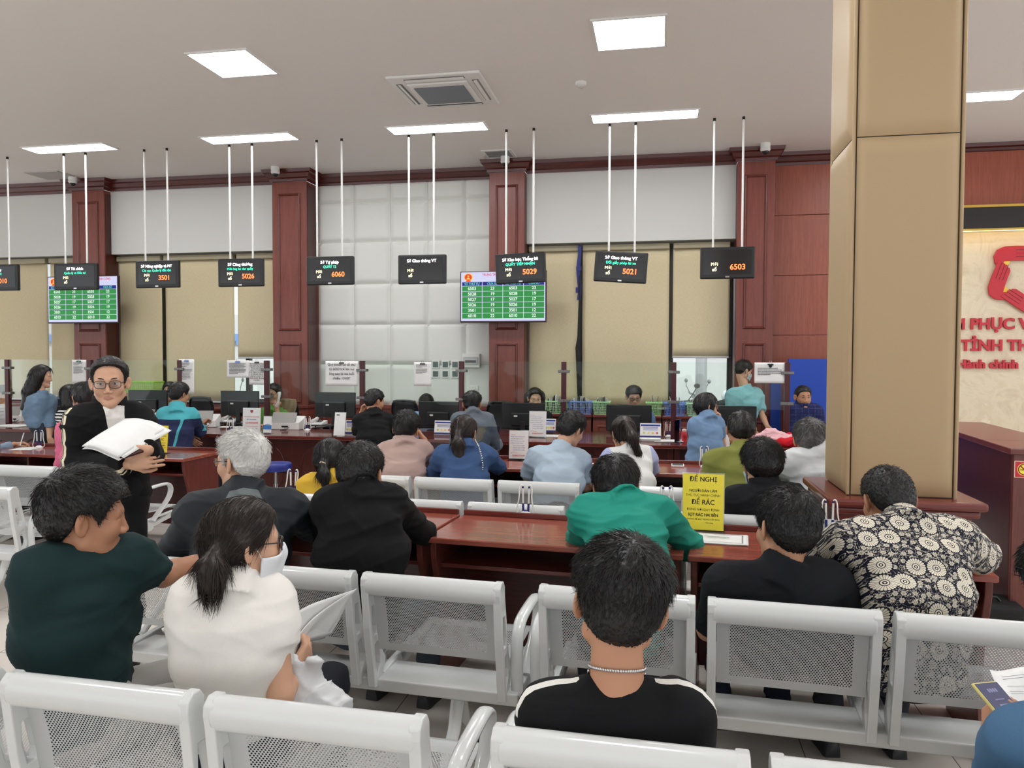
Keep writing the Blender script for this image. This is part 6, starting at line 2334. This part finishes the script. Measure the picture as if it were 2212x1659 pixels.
pens(atZ(1135, 1114, DZ), 'white pen stand alone in the middle of the near desk', -.07)
pens(atZ(1792, 1152, DZ), 'white pen stand before the column, by the flowered shirt')
pens(atZ(632, 1072, DZ), 'white pen stand between the old man and the black suit')
pens(atZ(84, 968, DZ), 'white pen stand beside the writing hand at left', .6)
pens(atZ(1522, 1010, DZ), 'white pen stand beside the olive uniform', .4)
pens(atZ(1440, 1116, DZ), 'white pen stand right behind the green jacket', .2)
pens(atY(498, 925, 8.3), 'white pen stand left of the account-number sign', .2)
pens(atZ(664, 930, CT), 'white pen stand right of the document scanner', .1)
pens(atZ(1444, 944, CT), 'white pen stand behind the white waistcoat, at the screen post', .1)
for o in [q for q in bpy.data.objects if q.name.startswith('pen_stand') and q.parent is None and q['label'].startswith('white pen stand left of the account')]:
    o.location = atZ(498, 934, CT)


# ------------------------------------------------------------------ notices
def lines(mb, rows, z0, dz, x0, x1, y, h, m=0, rng=None):
    """rows of small print, too fine to read"""
    for k in range(rows):
        L = x1 - x0
        x = x0
        e = x0 + L * (.75 + .25 * rng.random() if k < rows - 1 else .5)
        while x < e - .004:
            w_ = min(e - x, .006 + .014 * rng.random())
            mb.box(x, x + w_, y - .0004, y, z0 - k * dz - h, z0 - k * dz, m)
            x += w_ + .003


def stand_sign(pos, W, H, lab, writing, paper=None, rz=0.0, name='notice_stand', tilt=.16, board=PAPER, lip=True, group=None):
    t = thing(name, lab, 'sign', pos, rz, group)
    bk = thing_part_rot = None
    R_ = Matrix.Rotation(-tilt, 4, 'X')
    def tr(mb):
        mb.v = [tuple(R_ @ Vector(v)) for v in mb.v]
        return mb
    tr(MB().box(-W / 2 - .004, W / 2 + .004, .0, .003, .0, H + .006)).build('acrylic_back', ACRYL, t)
    tr(MB().box(-W / 2, W / 2, -.0015, -.0005, .012, H)).build('sheet', board, t)
    if lip:
        MB().box(-W / 2 - .004, W / 2 + .004, -.06, .03 + H * .1, 0, .004).build('foot', ACRYL, t)
    mats, fn = writing
    by = {}
    fn(by, W, H)
    for nm, mb in by.items():
        tr(mb).build(nm.split('__')[0], mats[nm.split('__')[0]] if nm.split('__')[0] in mats else INK, t)
    return t


def W_yellow(by, W, H):
    k = W / .2
    mb = MB()
    for s, z, sz, b in (('ĐỀ NGHỊ', .262, .034, .03), ('NGƯỜI DÂN LÀM', .205, .0185, .03), ('THỦ TỤC HÀNH CHÍNH', .183, .0165, 0), ('ĐỂ RÁC', .148, .034, .03), ('ĐÚNG NƠI QUY ĐỊNH', .112, .0165, 0), ('SỌT RÁC HAI BÊN', .086, .0195, .03), ('(KHÔNG ĐỂ RÁC TRONG GẦM BÀN)', .064, .0105, 0), ('Trân trọng', .048, .009, 0)):
        by['lettering__%d' % len(by)] = MB().text(s, sz * k, (.03 if s[0] == 'T' and sz < .01 else 0, -.002, z * k), bold=b, sx=.92)


p = atZ(1518, 1150, DZ)
stand_sign(p, .2, .29, 'yellow notice in clear stand beside the green jacket, large black words', ({'lettering': INK}, W_yellow), board=YELLOW, rz=-.05, tilt=.12)
p = atZ(342, 980, DZ)
stand_sign(p, .17, .25, 'yellow notice in clear stand partly hidden behind the standing man', ({'lettering': INK}, W_yellow), board=YELLOW, rz=.02, tilt=.12)


def W_price(by, W, H):
    k = W / .2
    a, b = MB(), MB()
    a.text('Lưu ý:', .019 * k, (-.085 * k, -.002, .262 * k), align='LEFT')
    for i, s in enumerate(('Đăng ký nhận trả Giấy phép lái', 'xe qua Bưu điện, liên nhận', 'GPLX thanh toán cước và nộp', 'lại bằng cũ cho Bưu tá phát.')):
        b.text(s, .0125 * k, (-.085 * k, -.002, (.24 - .022 * i) * k), align='LEFT', bold=.01, sx=.9)
    for i, s in enumerate(('Cước nội tỉnh: 31.000đ', 'Cước đi huyện: 39.000đ', 'Cước liên tỉnh: 51.000đ')):
        b.text(s, .0125 * k, (-.06 * k, -.002, (.148 - .022 * i) * k), align='LEFT', bold=.01)
    c = MB()
    c.text('ĐT hỗ trợ:', .015 * k, (-.08 * k, -.002, .072 * k), align='LEFT')
    c.text('02083753437', .024 * k, (0, -.002, .045 * k), bold=.02)
    by['red_lettering'], by['blue_lettering'], by['red_lettering__2'] = a, b, c


PM = {'red_lettering': INK_RED, 'blue_lettering': INK_BLUE, 'lettering': INK, 'grey_lettering': INK_GREY}
stand_sign(atZ(1120, 994, DZ), .165, .25, 'white price notice with red telephone number on the far desk, lower of two alike', (PM, W_price), tilt=.1)
stand_sign(atZ(1161, 945, CT), .19, .29, 'white price notice with red telephone number on the counter, behind its twin', (PM, W_price), tilt=.1)


def W_bank(by, W, H):
    a, b, c = MB(), MB(), MB()
    a.text('SỞ TƯ PHÁP TỈNH THÁI NGUYÊN', .0175, (0, -.002, H * .64), bold=.02, sx=.72)
    a.text('121000063998', .03, (0, -.002, H * .4), bold=.02, sx=.9)
    a.text('Vietinbank - Chi nhánh Thái Nguyên', .0125, (0, -.002, H * .27), bold=.01, sx=.85)
    b.text('SỐ TÀI KHOẢN', .017, (0, -.002, H * .53), bold=.02)
    b.text('Nội dung CK: Họ tên người nộp', .0125, (0, -.002, H * .18), bold=.01, sx=.85)
    b.text('Nộp tiền vào tài khoản trên', .0125, (0, -.002, H * .1), bold=.01, sx=.85)
    c.prism([(-.018, .016), (.018, .016), (.018, -.006), (0, -.02), (-.018, -.006)], (0, -.0015, H * .86), (1, 0, 0), (0, 0, 1), (0, -.0008, 0))
    by['red_lettering'], by['blue_lettering'], by['crest'] = a, b, c


PM['crest'] = plain(srgb(150, 70, 80), .6)
stand_sign(atZ(543, 935, CT), .225, .29, 'white sign with red account number in front of the telephoning woman', (PM, W_bank), tilt=.06, lip=False)


def W_card(by, W, H):
    b = MB()
    b.box(-W / 2, W / 2, -.0025, -.0016, .05, .1)
    b.box(-W * .3, W * .3, -.0025, -.0016, .105, .112)
    by['blue_band'] = b


PM['blue_band'] = plain(srgb(60, 120, 190), .6)
stand_sign(atZ(577, 937, CT), .1, .2, 'small blue and white card stand right of the account-number sign', (PM, W_card), tilt=.1)
stand_sign(atZ(1113, 922, CT), .1, .14, 'small white card stand behind the price notices', (PM, lambda by, W, H: by.update(grey_lettering=MB().box(-.03, .03, -.0022, -.0016, .12, .126))), tilt=.08)
stand_sign(atZ(732, 943, CT), .13, .27, 'blank white leaflet in a clear stand left of the black T-shirt', (PM, lambda by, W, H: by.update(gold_mark=MB().box(-.045, -.01, -.0022, -.0016, H - .035, H - .022))), tilt=.2)
PM['gold_mark'] = plain(srgb(220, 180, 80), .5)


def W_rate(by, W, H):
    a, b = MB(), MB()
    a.box(-W / 2 + .006, W / 2 - .006, -.0022, -.0016, H - .03, H - .012)
    for k in range(3):
        a.box(-W * .36, W * .36, -.0022, -.0016, H - .045 - k * .014, H - .04 - k * .014)
    by['blue_lettering'] = a
    for k, nm in enumerate(('smiley_green', 'smiley_yellow', 'smiley_amber', 'smiley_red')):
        m_ = MB()
        m_.prism([(.011 * math.cos(q), .011 * math.sin(q)) for q in [2 * math.pi * i / 16 for i in range(16)]], ((k - 1.5) * W * .21, -.0016, H * .38), (1, 0, 0), (0, 0, 1), (0, -.0008, 0))
        by[nm] = m_
    c = MB().box(-W / 2, W / 2, -.0022, -.0016, .014, .034)
    by['navy_band'] = c


PM.update(smiley_green=plain(srgb(200, 200, 80), .6), smiley_yellow=plain(srgb(240, 214, 80), .6), smiley_amber=plain(srgb(236, 190, 80), .6), smiley_red=plain(srgb(206, 70, 60), .6), navy_band=NAVY)
for px, py, W, lab in ((957, 941, .21, 'white satisfaction rating card below the bowed staff woman\'s monitor'), (1405, 948, .225, 'white satisfaction rating card behind the white waistcoat'),
                       (756, 940, .12, 'white satisfaction rating card left of the black T-shirt'), (1188, 936, .13, 'white satisfaction rating card left of the light blue shirt')):
    stand_sign(atZ(px, py, CT), W, .17, lab, (PM, W_rate), tilt=.2, lip=False, group='satisfaction rating cards on the counter', name='rating_card')
# clear acrylic shields
t = thing('acrylic_shield', 'blank clear acrylic stand on the far desk by the blue shirt', 'stand', atZ(1054, 996, DZ))
MB().box(-.1, .1, 0, .004, 0, .29).build('panel', glassy('smoky_acrylic', (.72, .73, .74), .09), t)
MB().box(-.1, .1, -.08, .08, 0, .004).build('foot', ACRYL, t)
t = thing('acrylic_shield', 'narrow clear acrylic plate on the counter beside the last screen post', 'stand', atZ(1464, 956, CT), 1.1)
MB().box(-.07, .07, 0, .004, 0, .24).build('panel', ACRYL, t)
MB().box(-.07, .07, -.03, .03, 0, .004).build('foot', ACRYL, t)

# notices clipped to the glass
NOT = [(155, 187, 777, 828, 'white notice clipped to the glass above the striped top', None, 'green'), (387, 420, 776, 851, 'long white notice with a round seal, clipped beside the turquoise jacket', None, 'blue'),
       (490, 538, 778, 816, 'wide white notice on the glass above the second monitor', None, 'blue'),
       (538, 573, 779, 831, 'tall white notice with capital letters, left of the telephoning woman', ['SỞ TƯ PHÁP KHÔNG', 'CẤP GIẤY XÁC NHẬN', 'TIỀN SỰ, CHỈ CẤP LÝ', 'LỊCH TƯ PHÁP ĐỂ', 'XÁC ĐỊNH CÁ NHÂN', 'CÓ TIỀN ÁN, TIỀN SỰ', 'LÀM LÝ LỊCH TƯ', 'PHÁP NHẬN TỜ KHAI', 'TẠI ĐÂY'], 'black'),
       (703, 774, 780, 834, 'large white notice about queue number 6050 on the glass', ['Quý khách có số thứ', 'tự 6050 trở lên vui', 'lòng quay lại vào buổi', "chiều 13h00'"], 'black'),
       (894, 932, 782, 834, 'white notice on the glass beside the six switches', None, 'black'), (1630, 1698, 783, 828, 'white notice with a black crest on the glass beside the blue board', None, 'black')]
CL = {'green': plain(srgb(40, 110, 90), .4, name='green_clip'), 'blue': plain(srgb(70, 100, 170), .4, name='blue_clip'), 'black': BLACK}
for x0, x1, y0, y1, lab, txt, cl in NOT:
    Y0 = GY - .012
    a, b = atY(x0, y0, Y0), atY(x1, y1, Y0)
    W, H = b.x - a.x, a.z - b.z
    rng = random.Random(x0)
    t = thing('notice', lab, 'notice', ((a.x + b.x) / 2, Y0, b.z), 0, 'paper notices clipped to the glass screen')
    MB().sheet(lambda u, v: ((u - .5) * W, .002 * math.sin(6 * u + 2 * v) - .004 * (1 - v) ** 2, v * H), 8, 8).build('sheet', PAPER, t, smooth=60, solid=.0008)
    mb = MB()
    if txt:
        n = len(txt)
        for i, s in enumerate(txt):
            sz = H * (.145 if n == 4 else .083)
            mb.text(s, sz, (0, -.0075, H * (.86 - (.185 if n == 4 else .085) * i)), sx=min(1, W * .94 / (len(s) * sz * (.5 if n == 4 else .62))), bold=.004 if n == 4 else .012)
    else:
        if x0 == 490:
            lines(mb, 8, H * .82, H * .08, -W * .38, W * .4, -.0075, H * .045, 0, rng)
        elif x0 == 1630:
            mb.prism([(.018 * math.cos(q), .018 * math.sin(q)) for q in [2 * math.pi * i / 16 for i in range(16)]], (0, -.007, H * .83), (1, 0, 0), (0, 0, 1), (0, -.0006, 0))
            lines(mb, 5, H * .73, H * .075, -W * .4, W * .42, -.0075, H * .028, 0, rng)
        else:
            lines(mb, 3, H * .9, H * .05, -W * .36, W * .36, -.0075, H * .018, 0, rng)
            lines(mb, 9 if H > .3 else 6, H * .72, H * .036, -W * .38, W * .38, -.0075, H * .015, 0, rng)
    mb.build('print', INK if txt or x0 == 1630 else INK_GREY, t)
    c = MB().prism([(-.016, -.004), (.016, -.004), (.005, .012), (-.005, .012)], (-.03, -.004, H - .025), (0, 1, 0), (0, 0, 1), (.06, 0, 0)).build('binder_clip', CL[cl], t, bevel=.002)
    MB().tube([(-.014, -.004, H - .012), (-.011, -.006, H + .018), (.011, -.006, H + .018), (.014, -.004, H - .012)], .0018, 5).build('clip_wire', CHROME, c)

# ------------------------------------------------------------------ baskets of cards on the low cabinets


def basket(x0, x1, ytop, colr, lab, Y0=10.22, fill=True):
    a, b = X(x0, Y0, 885), X(x1, Y0, 885)
    W = b - a
    t = thing('basket', lab, 'basket', ((a + b) / 2, Y0 + .02, .9), 0, 'plastic baskets on the low cabinets')
    m = plain(colr, .45, name='basket_plastic')
    H, D = .16, .24
    mb = MB()
    w0, d0 = W * .44, D * .42
    rim = [(-W / 2, -D / 2), (W / 2, -D / 2), (W / 2, D / 2), (-W / 2, D / 2)]
    bas = [(-w0, -d0), (w0, -d0), (w0, d0), (-w0, d0)]
    for k in range(4):
        p0, p1, q0, q1 = bas[k], bas[(k + 1) % 4], rim[k], rim[(k + 1) % 4]
        n = 14 if k % 2 == 0 else 9
        for i in range(n + 1):
            u = i / n
            A = Vector((p0[0] + (p1[0] - p0[0]) * u, p0[1] + (p1[1] - p0[1]) * u, .006))
            B = Vector((q0[0] + (q1[0] - q0[0]) * u, q0[1] + (q1[1] - q0[1]) * u, H))
            mb.tube([A, B], .0032, 4)
        for v in (.15, .35, .55, DZ):
            A = [Vector((p[0] + (q[0] - p[0]) * v, p[1] + (q[1] - p[1]) * v, .006 + v * (H - .006))) for p, q in ((p0, q0), (p1, q1))]
            mb.tube(A, .0028, 4)
    mb.tube([(x, y, H) for x, y in rim], .011, 8, closed=True)
    mb.box(-w0, w0, -d0, d0, 0, .008)
    mb.build('lattice', m, t)
    if fill:
        rng = random.Random(x0)
        for k in range(9):
            xx = -w0 * .8 + 1.6 * w0 * k / 8
            hh = H + .02 + .06 * math.sin(math.pi * (k + .5) / 9) * (.6 + .6 * rng.random())
            pp = MB().obox((xx, rng.uniform(-.02, .02), hh / 2 + .006), (.003, .012, 0), (0, .07, 0), (rng.uniform(-.015, .03), 0, hh / 2))
            pp.build('file_card', PAPER if k % 3 else plain(srgb(90, 96, 104), .6), t)


GR, BL = srgb(176, 222, 170), srgb(120, 150, 220)
for q in ((1176, 1226, 868, GR, 'pale green basket of files right of the staff woman in black'), (1229, 1280, 872, BL, 'light blue basket of cards above the light blue shirt'), (1282, 1318, 872, GR, 'pale green basket of cards left of the clerk with glasses'),
          (1396, 1430, 870, srgb(160, 216, 140), 'green basket of cards right of the clerk with glasses'), (1434, 1480, 873, srgb(96, 140, 226), 'bright blue basket of cards behind the last screen post'), (1483, 1520, 874, srgb(186, 230, 190), 'mint green basket right beside the bright blue one')):
    basket(*q)
basket(276, 342, 838, srgb(150, 210, 60), 'lime green basket above the monitor right of the standing man', 10.25, False)
bk = [q for q in bpy.data.objects if q.type == 'EMPTY' and q.get('label', '').startswith('lime green')][0]
tag(MB().box(-.05, .05, -.06, .06, 0, .14).box(-.2, -.06, -.06, .06, 0, .1).build('file_box', plain(srgb(190, 190, 192), .6), loc=(-9.2, 10.35, .9)), 'grey file boxes on the low cabinet at far left', 'box')
bk.location.z = .9
s_ = tag(MB().box(-.21, .21, -.12, .12, 0, .2).build('carton', plain(srgb(150, 126, 96), .8), loc=(bk.location.x, bk.location.y, .9), bevel=.003), 'brown carton under the lime green basket', 'carton')
bk.location.z = 1.1

# ------------------------------------------------------------------ papers


def sheet(pos, W, L, rz, lab, n=1, printed=None, curl=.0, name='paper', group=None):
    t = thing(name, lab, 'paper', pos, rz, group)
    for k in range(n):
        o_ = random.Random(k * 7 + int(W * 1000)).uniform(-.006, .006)
        MB().sheet(lambda u, v: ((u - .5) * W + o_, (v - .5) * L + o_ * .6, .0012 + k * .0022 + curl * (max(0, u - .6) ** 2 + max(0, v - .7) ** 2)), 8, 8).build('leaf', PAPER, t, smooth=60, solid=.0012)
    if printed == 'form':
        g = MB().holed([(-W * .42, -L * .42), (W * .42, -L * .42), (W * .42, L * .42), (-W * .42, L * .42)], [[(-W * .4, -L * .4), (W * .4, -L * .4), (W * .4, L * .4), (-W * .4, L * .4)]], (0, 0, .0035 + n * .0022), (1, 0, 0), (0, 1, 0), (0, 0, .0003))
        g.build('border', INK_GREY, t)
        MB().box(-W * .2, W * .2, .02, .026, .0035 + n * .0022, .0039 + n * .0022).box(-W * .15, W * .15, .0, .004, .0035 + n * .0022, .0039 + n * .0022).build('print', INK_GREY, t)
    return t


sheet(atZ(1548, 1166, DZ), .29, .2, -.1, 'white form with a printed border on the near desk, by the yellow notice', 3, 'form', .02)
sheet(atZ(1738, 1186, DZ), .2, .29, .1, 'white papers on the near desk under the left arm of the flowered shirt', 2)
sheet(atZ(945, 1003, DZ) + Vector((0, .12, 0)), .2, .28, .2, 'white papers on the far desk between the pink and the blue shirt', 2)
sheet(atZ(1318, 1010, DZ) + Vector((-.28, .1, 0)), .2, .28, -.4, 'white papers on the far desk at the light blue shirt\'s hand', 2)
sheet(atZ(1443, 953, CT), .3, .21, .1, 'loose white papers on the counter right of the rating card', 3, None, .02)
sheet(atZ(1404, 952, CT), .22, .16, 0, 'neat stack of white slips in front of the rating card', 12)
sheet(atZ(1180, 942, CT), .32, .22, .1, 'white papers on the counter beside the light blue shirt', 3)
sheet(atZ(500, 922, CT), .3, .2, .2, 'white papers on the counter under the riser', 2)
sheet(atZ(668, 924, CT) + Vector((.05, .2, 0)), .21, .29, .3, 'white papers on the counter right of the document scanner', 2)
sheet(atZ(30, 920, CT), .42, .3, 0, 'pale blue and white papers on the counter at far left', 3)
sheet(atZ(58, 969, DZ), .2, .25, .3, 'white form under the writing hand at the left edge', 1)
sheet(atZ(640, 1068, DZ) + Vector((-.05, .12, 0)), .2, .16, .1, 'white paper on the near desk between the old man and the black suit', 1)
t = thing('calculator', 'small black and white calculator on the far desk left of the olive uniform', 'calculator', atZ(1464, 1007, DZ))
MB().box(-.05, .05, -.06, .06, 0, .014).build('body', PAPER, t, bevel=.004)
MB().box(-.042, .042, .02, .052, .014, .016).build('display', BLACK, t)
MB().box(-.042, .042, -.052, .01, .014, .016).build('keys', plain(srgb(70, 70, 74), .5), t)
t = thing('stamp', 'red and grey stamp on the counter left of the chin-propped woman', 'stamp', atZ(1478, 954, CT))
MB().lathe([(.028, 0), (.028, .05), (.03, .055), (.03, .1), (.022, .11), (.02, .125), (.012, .13)], n=20).build('body', plain(srgb(190, 40, 50), .4), t, smooth=40)
MB().lathe([(.024, .11), (.024, .13), (.01, .136)], n=20).build('cap', plain(srgb(220, 190, 190), .4), t, smooth=40)
t = thing('photo_card', 'small portrait card standing on the counter left of the olive uniform', 'card', atZ(1566, 966, CT), 0)
MB().obox((0, 0, .08), (.045, 0, 0), (0, .002, 0), (0, .012, .08)).build('card', PAPER, t)
MB().obox((.004, -.004, .06), (.03, 0, 0), (0, .0005, 0), (0, .006, .04)).build('picture', plain(srgb(60, 130, 180), .5), t)
# pink and red cloth bundle
cp = atZ(1672, 962, CT)
rng = np.random.RandomState(5)
V = Vol(np.array([-.34, -.2, -.03]), np.array([.36, .24, .26]), .011)
for a, b, r0, r1 in (((-.22, 0, .05), (-.02, .02, .09), .05, .075), ((-.02, .02, .09), (.16, .0, .07), .075, .05), ((-.1, -.08, .04), (.08, -.06, .05), .045, .05), ((.1, .06, .06), (.22, .04, .04), .05, .035)):
    V.cap(a, b, r0, r1, .05)
V.v = np.maximum(V.v, (.002 - V.ax[2])[None, None, :])
P_, F_ = V.mesh()
P_ = folds(P_, vnormals(P_, F_), 77, .016, 16)
P_[:, 2] = np.maximum(P_[:, 2], .002)
t = thing('folded_clothes', 'pink and red cloth bundle lying on the counter end', 'clothes', cp)
raw_mesh('pink_fleece', P_, F_, C(226, 178, 182, name='pink_fleece', weave=.2), t)
V = Vol(np.array([-.2, -.26, -.03]), np.array([.4, .1, .26]), .011)
for a, b, r0, r1 in (((-.04, -.13, .03), (.16, -.1, .05), .035, .05), ((.16, -.1, .05), (.27, -.06, .03), .045, .03), ((.2, -.02, .07), (.14, .02, .12), .03, .02)):
    V.cap(a, b, r0, r1, .04)
P_, F_ = V.mesh()
P_ = folds(P_, vnormals(P_, F_), 78, .014, 16)
P_[:, 2] = np.maximum(P_[:, 2], .002)
raw_mesh('red_lining', P_, F_, C(196, 26, 40, name='red_cloth'), t)

# ------------------------------------------------------------------ stool, bag, shoe
sp = at(596, 1000, 7.4)
t = thing('stool', 'round blue padded stool on a chrome stem before the counter', 'stool', (sp.x, sp.y, 0))
zs_ = sp.z
MB().lathe([(.05, zs_ - .075), (.14, zs_ - .07), (.148, zs_ - .05), (.148, zs_ - .01), (.14, zs_), (.05, zs_ + .006)], n=32).build('seat', plain(srgb(30, 44, 130), .4, name='blue_vinyl'), t, smooth=50)
MB().cyl((0, 0, zs_ - .2), (0, 0, zs_ - .07), .014, 14).build('piston', CHROME, t, smooth=40)
MB().cyl((0, 0, .1), (0, 0, zs_ - .2), .024, 14).build('column', CHROME, t, smooth=40)
MB().tube([(.0, 0, zs_ - .085), (.12, .02, zs_ - .1), (.16, .03, zs_ - .13)], .005, 6).build('lever', BLACK, t)
for k in range(5):
    an = 2 * math.pi * k / 5 + .3
    l = MB().tube([(0, 0, .12), (.25 * math.cos(an), .25 * math.sin(an), .07)], [.022, .014], 8).build('leg', CHROME, t, smooth=40)
    MB().cyl((.25 * math.cos(an) - .015, .25 * math.sin(an), .03), (.25 * math.cos(an) + .015, .25 * math.sin(an), .03), .03, 12).build('caster', BLACK_M, l, smooth=40)
bp = atZ(2140, 1345, 0)
t = thing('suitcase', 'black bag lying on the floor before the reception desk', 'bag', (bp.x, bp.y + .12, 0), R4)
MB().box(-.22, .2, -.15, .15, .004, .12).build('body', BLACK_M, t, bevel=.04, seg=4)
MB().tube([(-.08, -.05, .12), (-.06, -.05, .145), (.06, -.05, .145), (.08, -.05, .12)], .01, 8).build('handle', BLACK, t, smooth=60)
p = atZ(14, 1246, 0)
t = thing('sneaker', 'black sneaker with white stripe at the left edge, under the steel bench', 'shoe', (p.x, p.y, 0), 1.2)
MB().sheet(lambda u, v: ((u - .5) * .3, .05 * math.sin(math.pi * min(1, max(0, u * .94 + .03))) ** .5 * math.cos(math.pi * v), .03 + (.075 - .05 * u) * math.sin(math.pi * v) * (1 if u > .02 else .9)), 16, 12).build('upper', BLACK_M, t, smooth=60)
MB().prism([((k / 15 - .5) * .31, .052 * math.sin(math.pi * (k / 15 * .94 + .03)) ** .5) for k in range(16)] + [((.5 - k / 15) * .31, -.052 * math.sin(math.pi * ((1 - k / 15) * .94 + .03)) ** .5) for k in range(16)], (0, 0, 0.002), (1, 0, 0), (0, 1, 0), (0, 0, .03)).build('sole', PAPER, t)
for s in (-1, 1):
    MB().tube([(-.08, s * .05, .04), (-.02, s * .046, .07), (.03, s * .05, .045), (.08, s * .046, .05)], .005, 6).build('stripe', PAPER, t)

# ------------------------------------------------------------------ things held in hands
# the standing man's papers and wallet


def quad_sheet(a, b, c, d, bend, nu=14, nv=10):
    a, b, c, d = map(Vector, (a, b, c, d))
    n = (b - a).cross(d - a).normalized()
    return lambda u, v: a.lerp(b, u).lerp(d.lerp(c, u), v) + n * bend * math.sin(math.pi * u) + n * .004 * math.sin(7 * u + 5 * v)


A_, B_, C_, D_ = at(183, 962, 3.72), at(262, 988, 3.72), at(362, 925, 3.98), at(277, 902, 4.0)
t = thing('paper_stack', 'fanned sheaf of white papers in the standing man\'s hands', 'papers', A_)
rng = random.Random(4)
for k in range(5):
    off = Vector((rng.uniform(-.012, .012), rng.uniform(-.01, .01), -.004 * k + rng.uniform(-.003, .003)))
    f_ = quad_sheet(A_ + off - A_, B_ + off - A_, C_ + off * 1.6 - A_, D_ + off * 1.6 - A_, .018)
    MB().sheet(lambda u, v: f_(u, v), 14, 10).build('leaf', PAPER, t, smooth=60, solid=.0012)
a, b = at(258, 978, 3.76), at(308, 962, 3.84)
ax = (b - a).normalized()
ay = (FW * .8 + UP * .55)
ay = (ay - ax * ay.dot(ax)).normalized()
t = thing('wallet', 'dark brown wallet in the standing man\'s hand, under the papers', 'wallet', (a + b) / 2)
MB().obox((0, 0, 0), ax * .075, ay * .045, ax.cross(ay) * .007).build('body', plain(srgb(64, 30, 28), .5, name='brown_leather'), t, bevel=.004)
# the sheet the woman in white reads
t = thing('paper', 'creased white sheet held by the woman in the white blouse', 'paper', at(640, 1400, 2.42))
o0 = t.location
f_ = quad_sheet(at(632, 1398, 2.4) - o0, at(772, 1272, 2.72) - o0, at(700, 1378, 2.7) - o0, at(634, 1428, 2.44) - o0, .03)
MB().sheet(lambda u, v: f_(u, v), 16, 10).build('leaf', PAPER, t, smooth=60, solid=.0012)
f2 = quad_sheet(at(632, 1330, 2.42) - o0, at(768, 1274, 2.74) - o0, at(712, 1372, 2.72) - o0, at(632, 1412, 2.45) - o0, .02)
MB().sheet(lambda u, v: f2(u, v), 16, 10).build('leaf', PAPER, t, smooth=60, solid=.0012)
# her plastic bag
V = Vol(np.array([-.2, -.16, -.18]), np.array([.2, .16, .16]), .009)
V.cap((-.02, 0, -.05), (.06, 0, -.06), .075, .062, .04)
V.cap((-.03, 0, .0), (-.05, 0, .09), .05, .012, .04)
V.cap((.0, .01, .02), (.02, .02, .1), .03, .008, .03)
P_, F_ = V.mesh()
P_ = folds(P_, vnormals(P_, F_), 12, .022, 15)
bm_ = NT('thin_white_plastic')
bm_.set(srgb(232, 234, 236), .34, 0, .5)
bm_.b.inputs['Transmission Weight'].default_value = .25
t = thing('plastic_bag', 'crumpled white plastic bag on the lap of the woman in white', 'bag', at(664, 1488, 2.3))
raw_mesh('bag', P_, F_, bm_.mat, t)
# the mobile phone and papers at the right edge
c0 = [at(2110, 1481, 1.98), at(2160, 1476, 2.06), at(2196, 1536, 1.98), at(2146, 1546, 1.9)]
ax, ay = (c0[1] - c0[0]), (c0[0] - c0[3])
W, L = ax.length, ay.length
ax.normalize()
ay = (ay - ax * ay.dot(ax)).normalized()
az = ax.cross(ay)
ctr = sum(c0, Vector()) / 4
t = thing('mobile_phone', 'mobile phone in a yellow-edged clear case, held at the right edge', 'phone', ctr)
MB().obox((0, 0, 0), ax * W / 2, ay * L / 2, az * .004).build('case', plain(srgb(226, 214, 130), .3, name='yellowish_clear_case'), t, bevel=.003)
MB().obox(az * .0042, ax * (W / 2 - .004), ay * (L / 2 - .004), az * .0008).build('screen', emis(srgb(70, 70, 120), .5, 'phone_screen'), t)
mb = MB()
for k in range(4):
    mb.prism([(.006 * math.cos(q), .006 * math.sin(q)) for q in [2 * math.pi * i / 12 for i in range(12)]], ax * ((k - 1.5) * .014) + ay * .02 + az * .0052, ax, ay, az * .0003)
mb.obox(ay * -.005 + az * .0054, ax * .026, ay * .0012, az * .0002)
mb.obox(ay * -.03 + az * .0054, ax * .026, ay * .012, az * .0002)
mb.build('icons', emis(srgb(150, 150, 190), .6, 'phone_icons'), t)
q0, q1, q2, q3 = at(2138, 1447, 2.12), at(2236, 1436, 2.2), at(2250, 1520, 2.08), at(2182, 1528, 2.0)
t = thing('paper', 'white form held at the right edge behind the mobile phone', 'paper', q0)
f3 = quad_sheet(q0 - q0, q1 - q0, q2 - q0, q3 - q0, .008)
MB().sheet(lambda u, v: f3(u, v), 10, 8).build('leaf', PAPER, t, smooth=60, solid=.0012)
ln = MB()
for v in (.2, .27, .48, .62, .68):
    a, b = f3(.2, v), f3(.9 if v < .4 else .7, v)
    n_ = (q1 - q0).cross(q3 - q0).normalized()
    if n_.dot(CAM - q0) < 0:
        n_ = -n_
    ln.tube([a + n_ * .003, b + n_ * .003], .0005, 4)
ln.build('print', INK_GREY, t)
# pen in the writing hand
p = at(46, 951, 7.27)
t = thing('pen', 'white pen in the writing hand at the left edge', 'pen', p)
MB().cyl((-.015, 0, -.05), (.03, 0, .07), .005, 8).build('barrel', WHITE, t, smooth=40)
MB().cyl((-.02, 0, -.065), (-.015, 0, -.05), .002, 8, r2=.005).build('tip', NAVY, t, smooth=40)
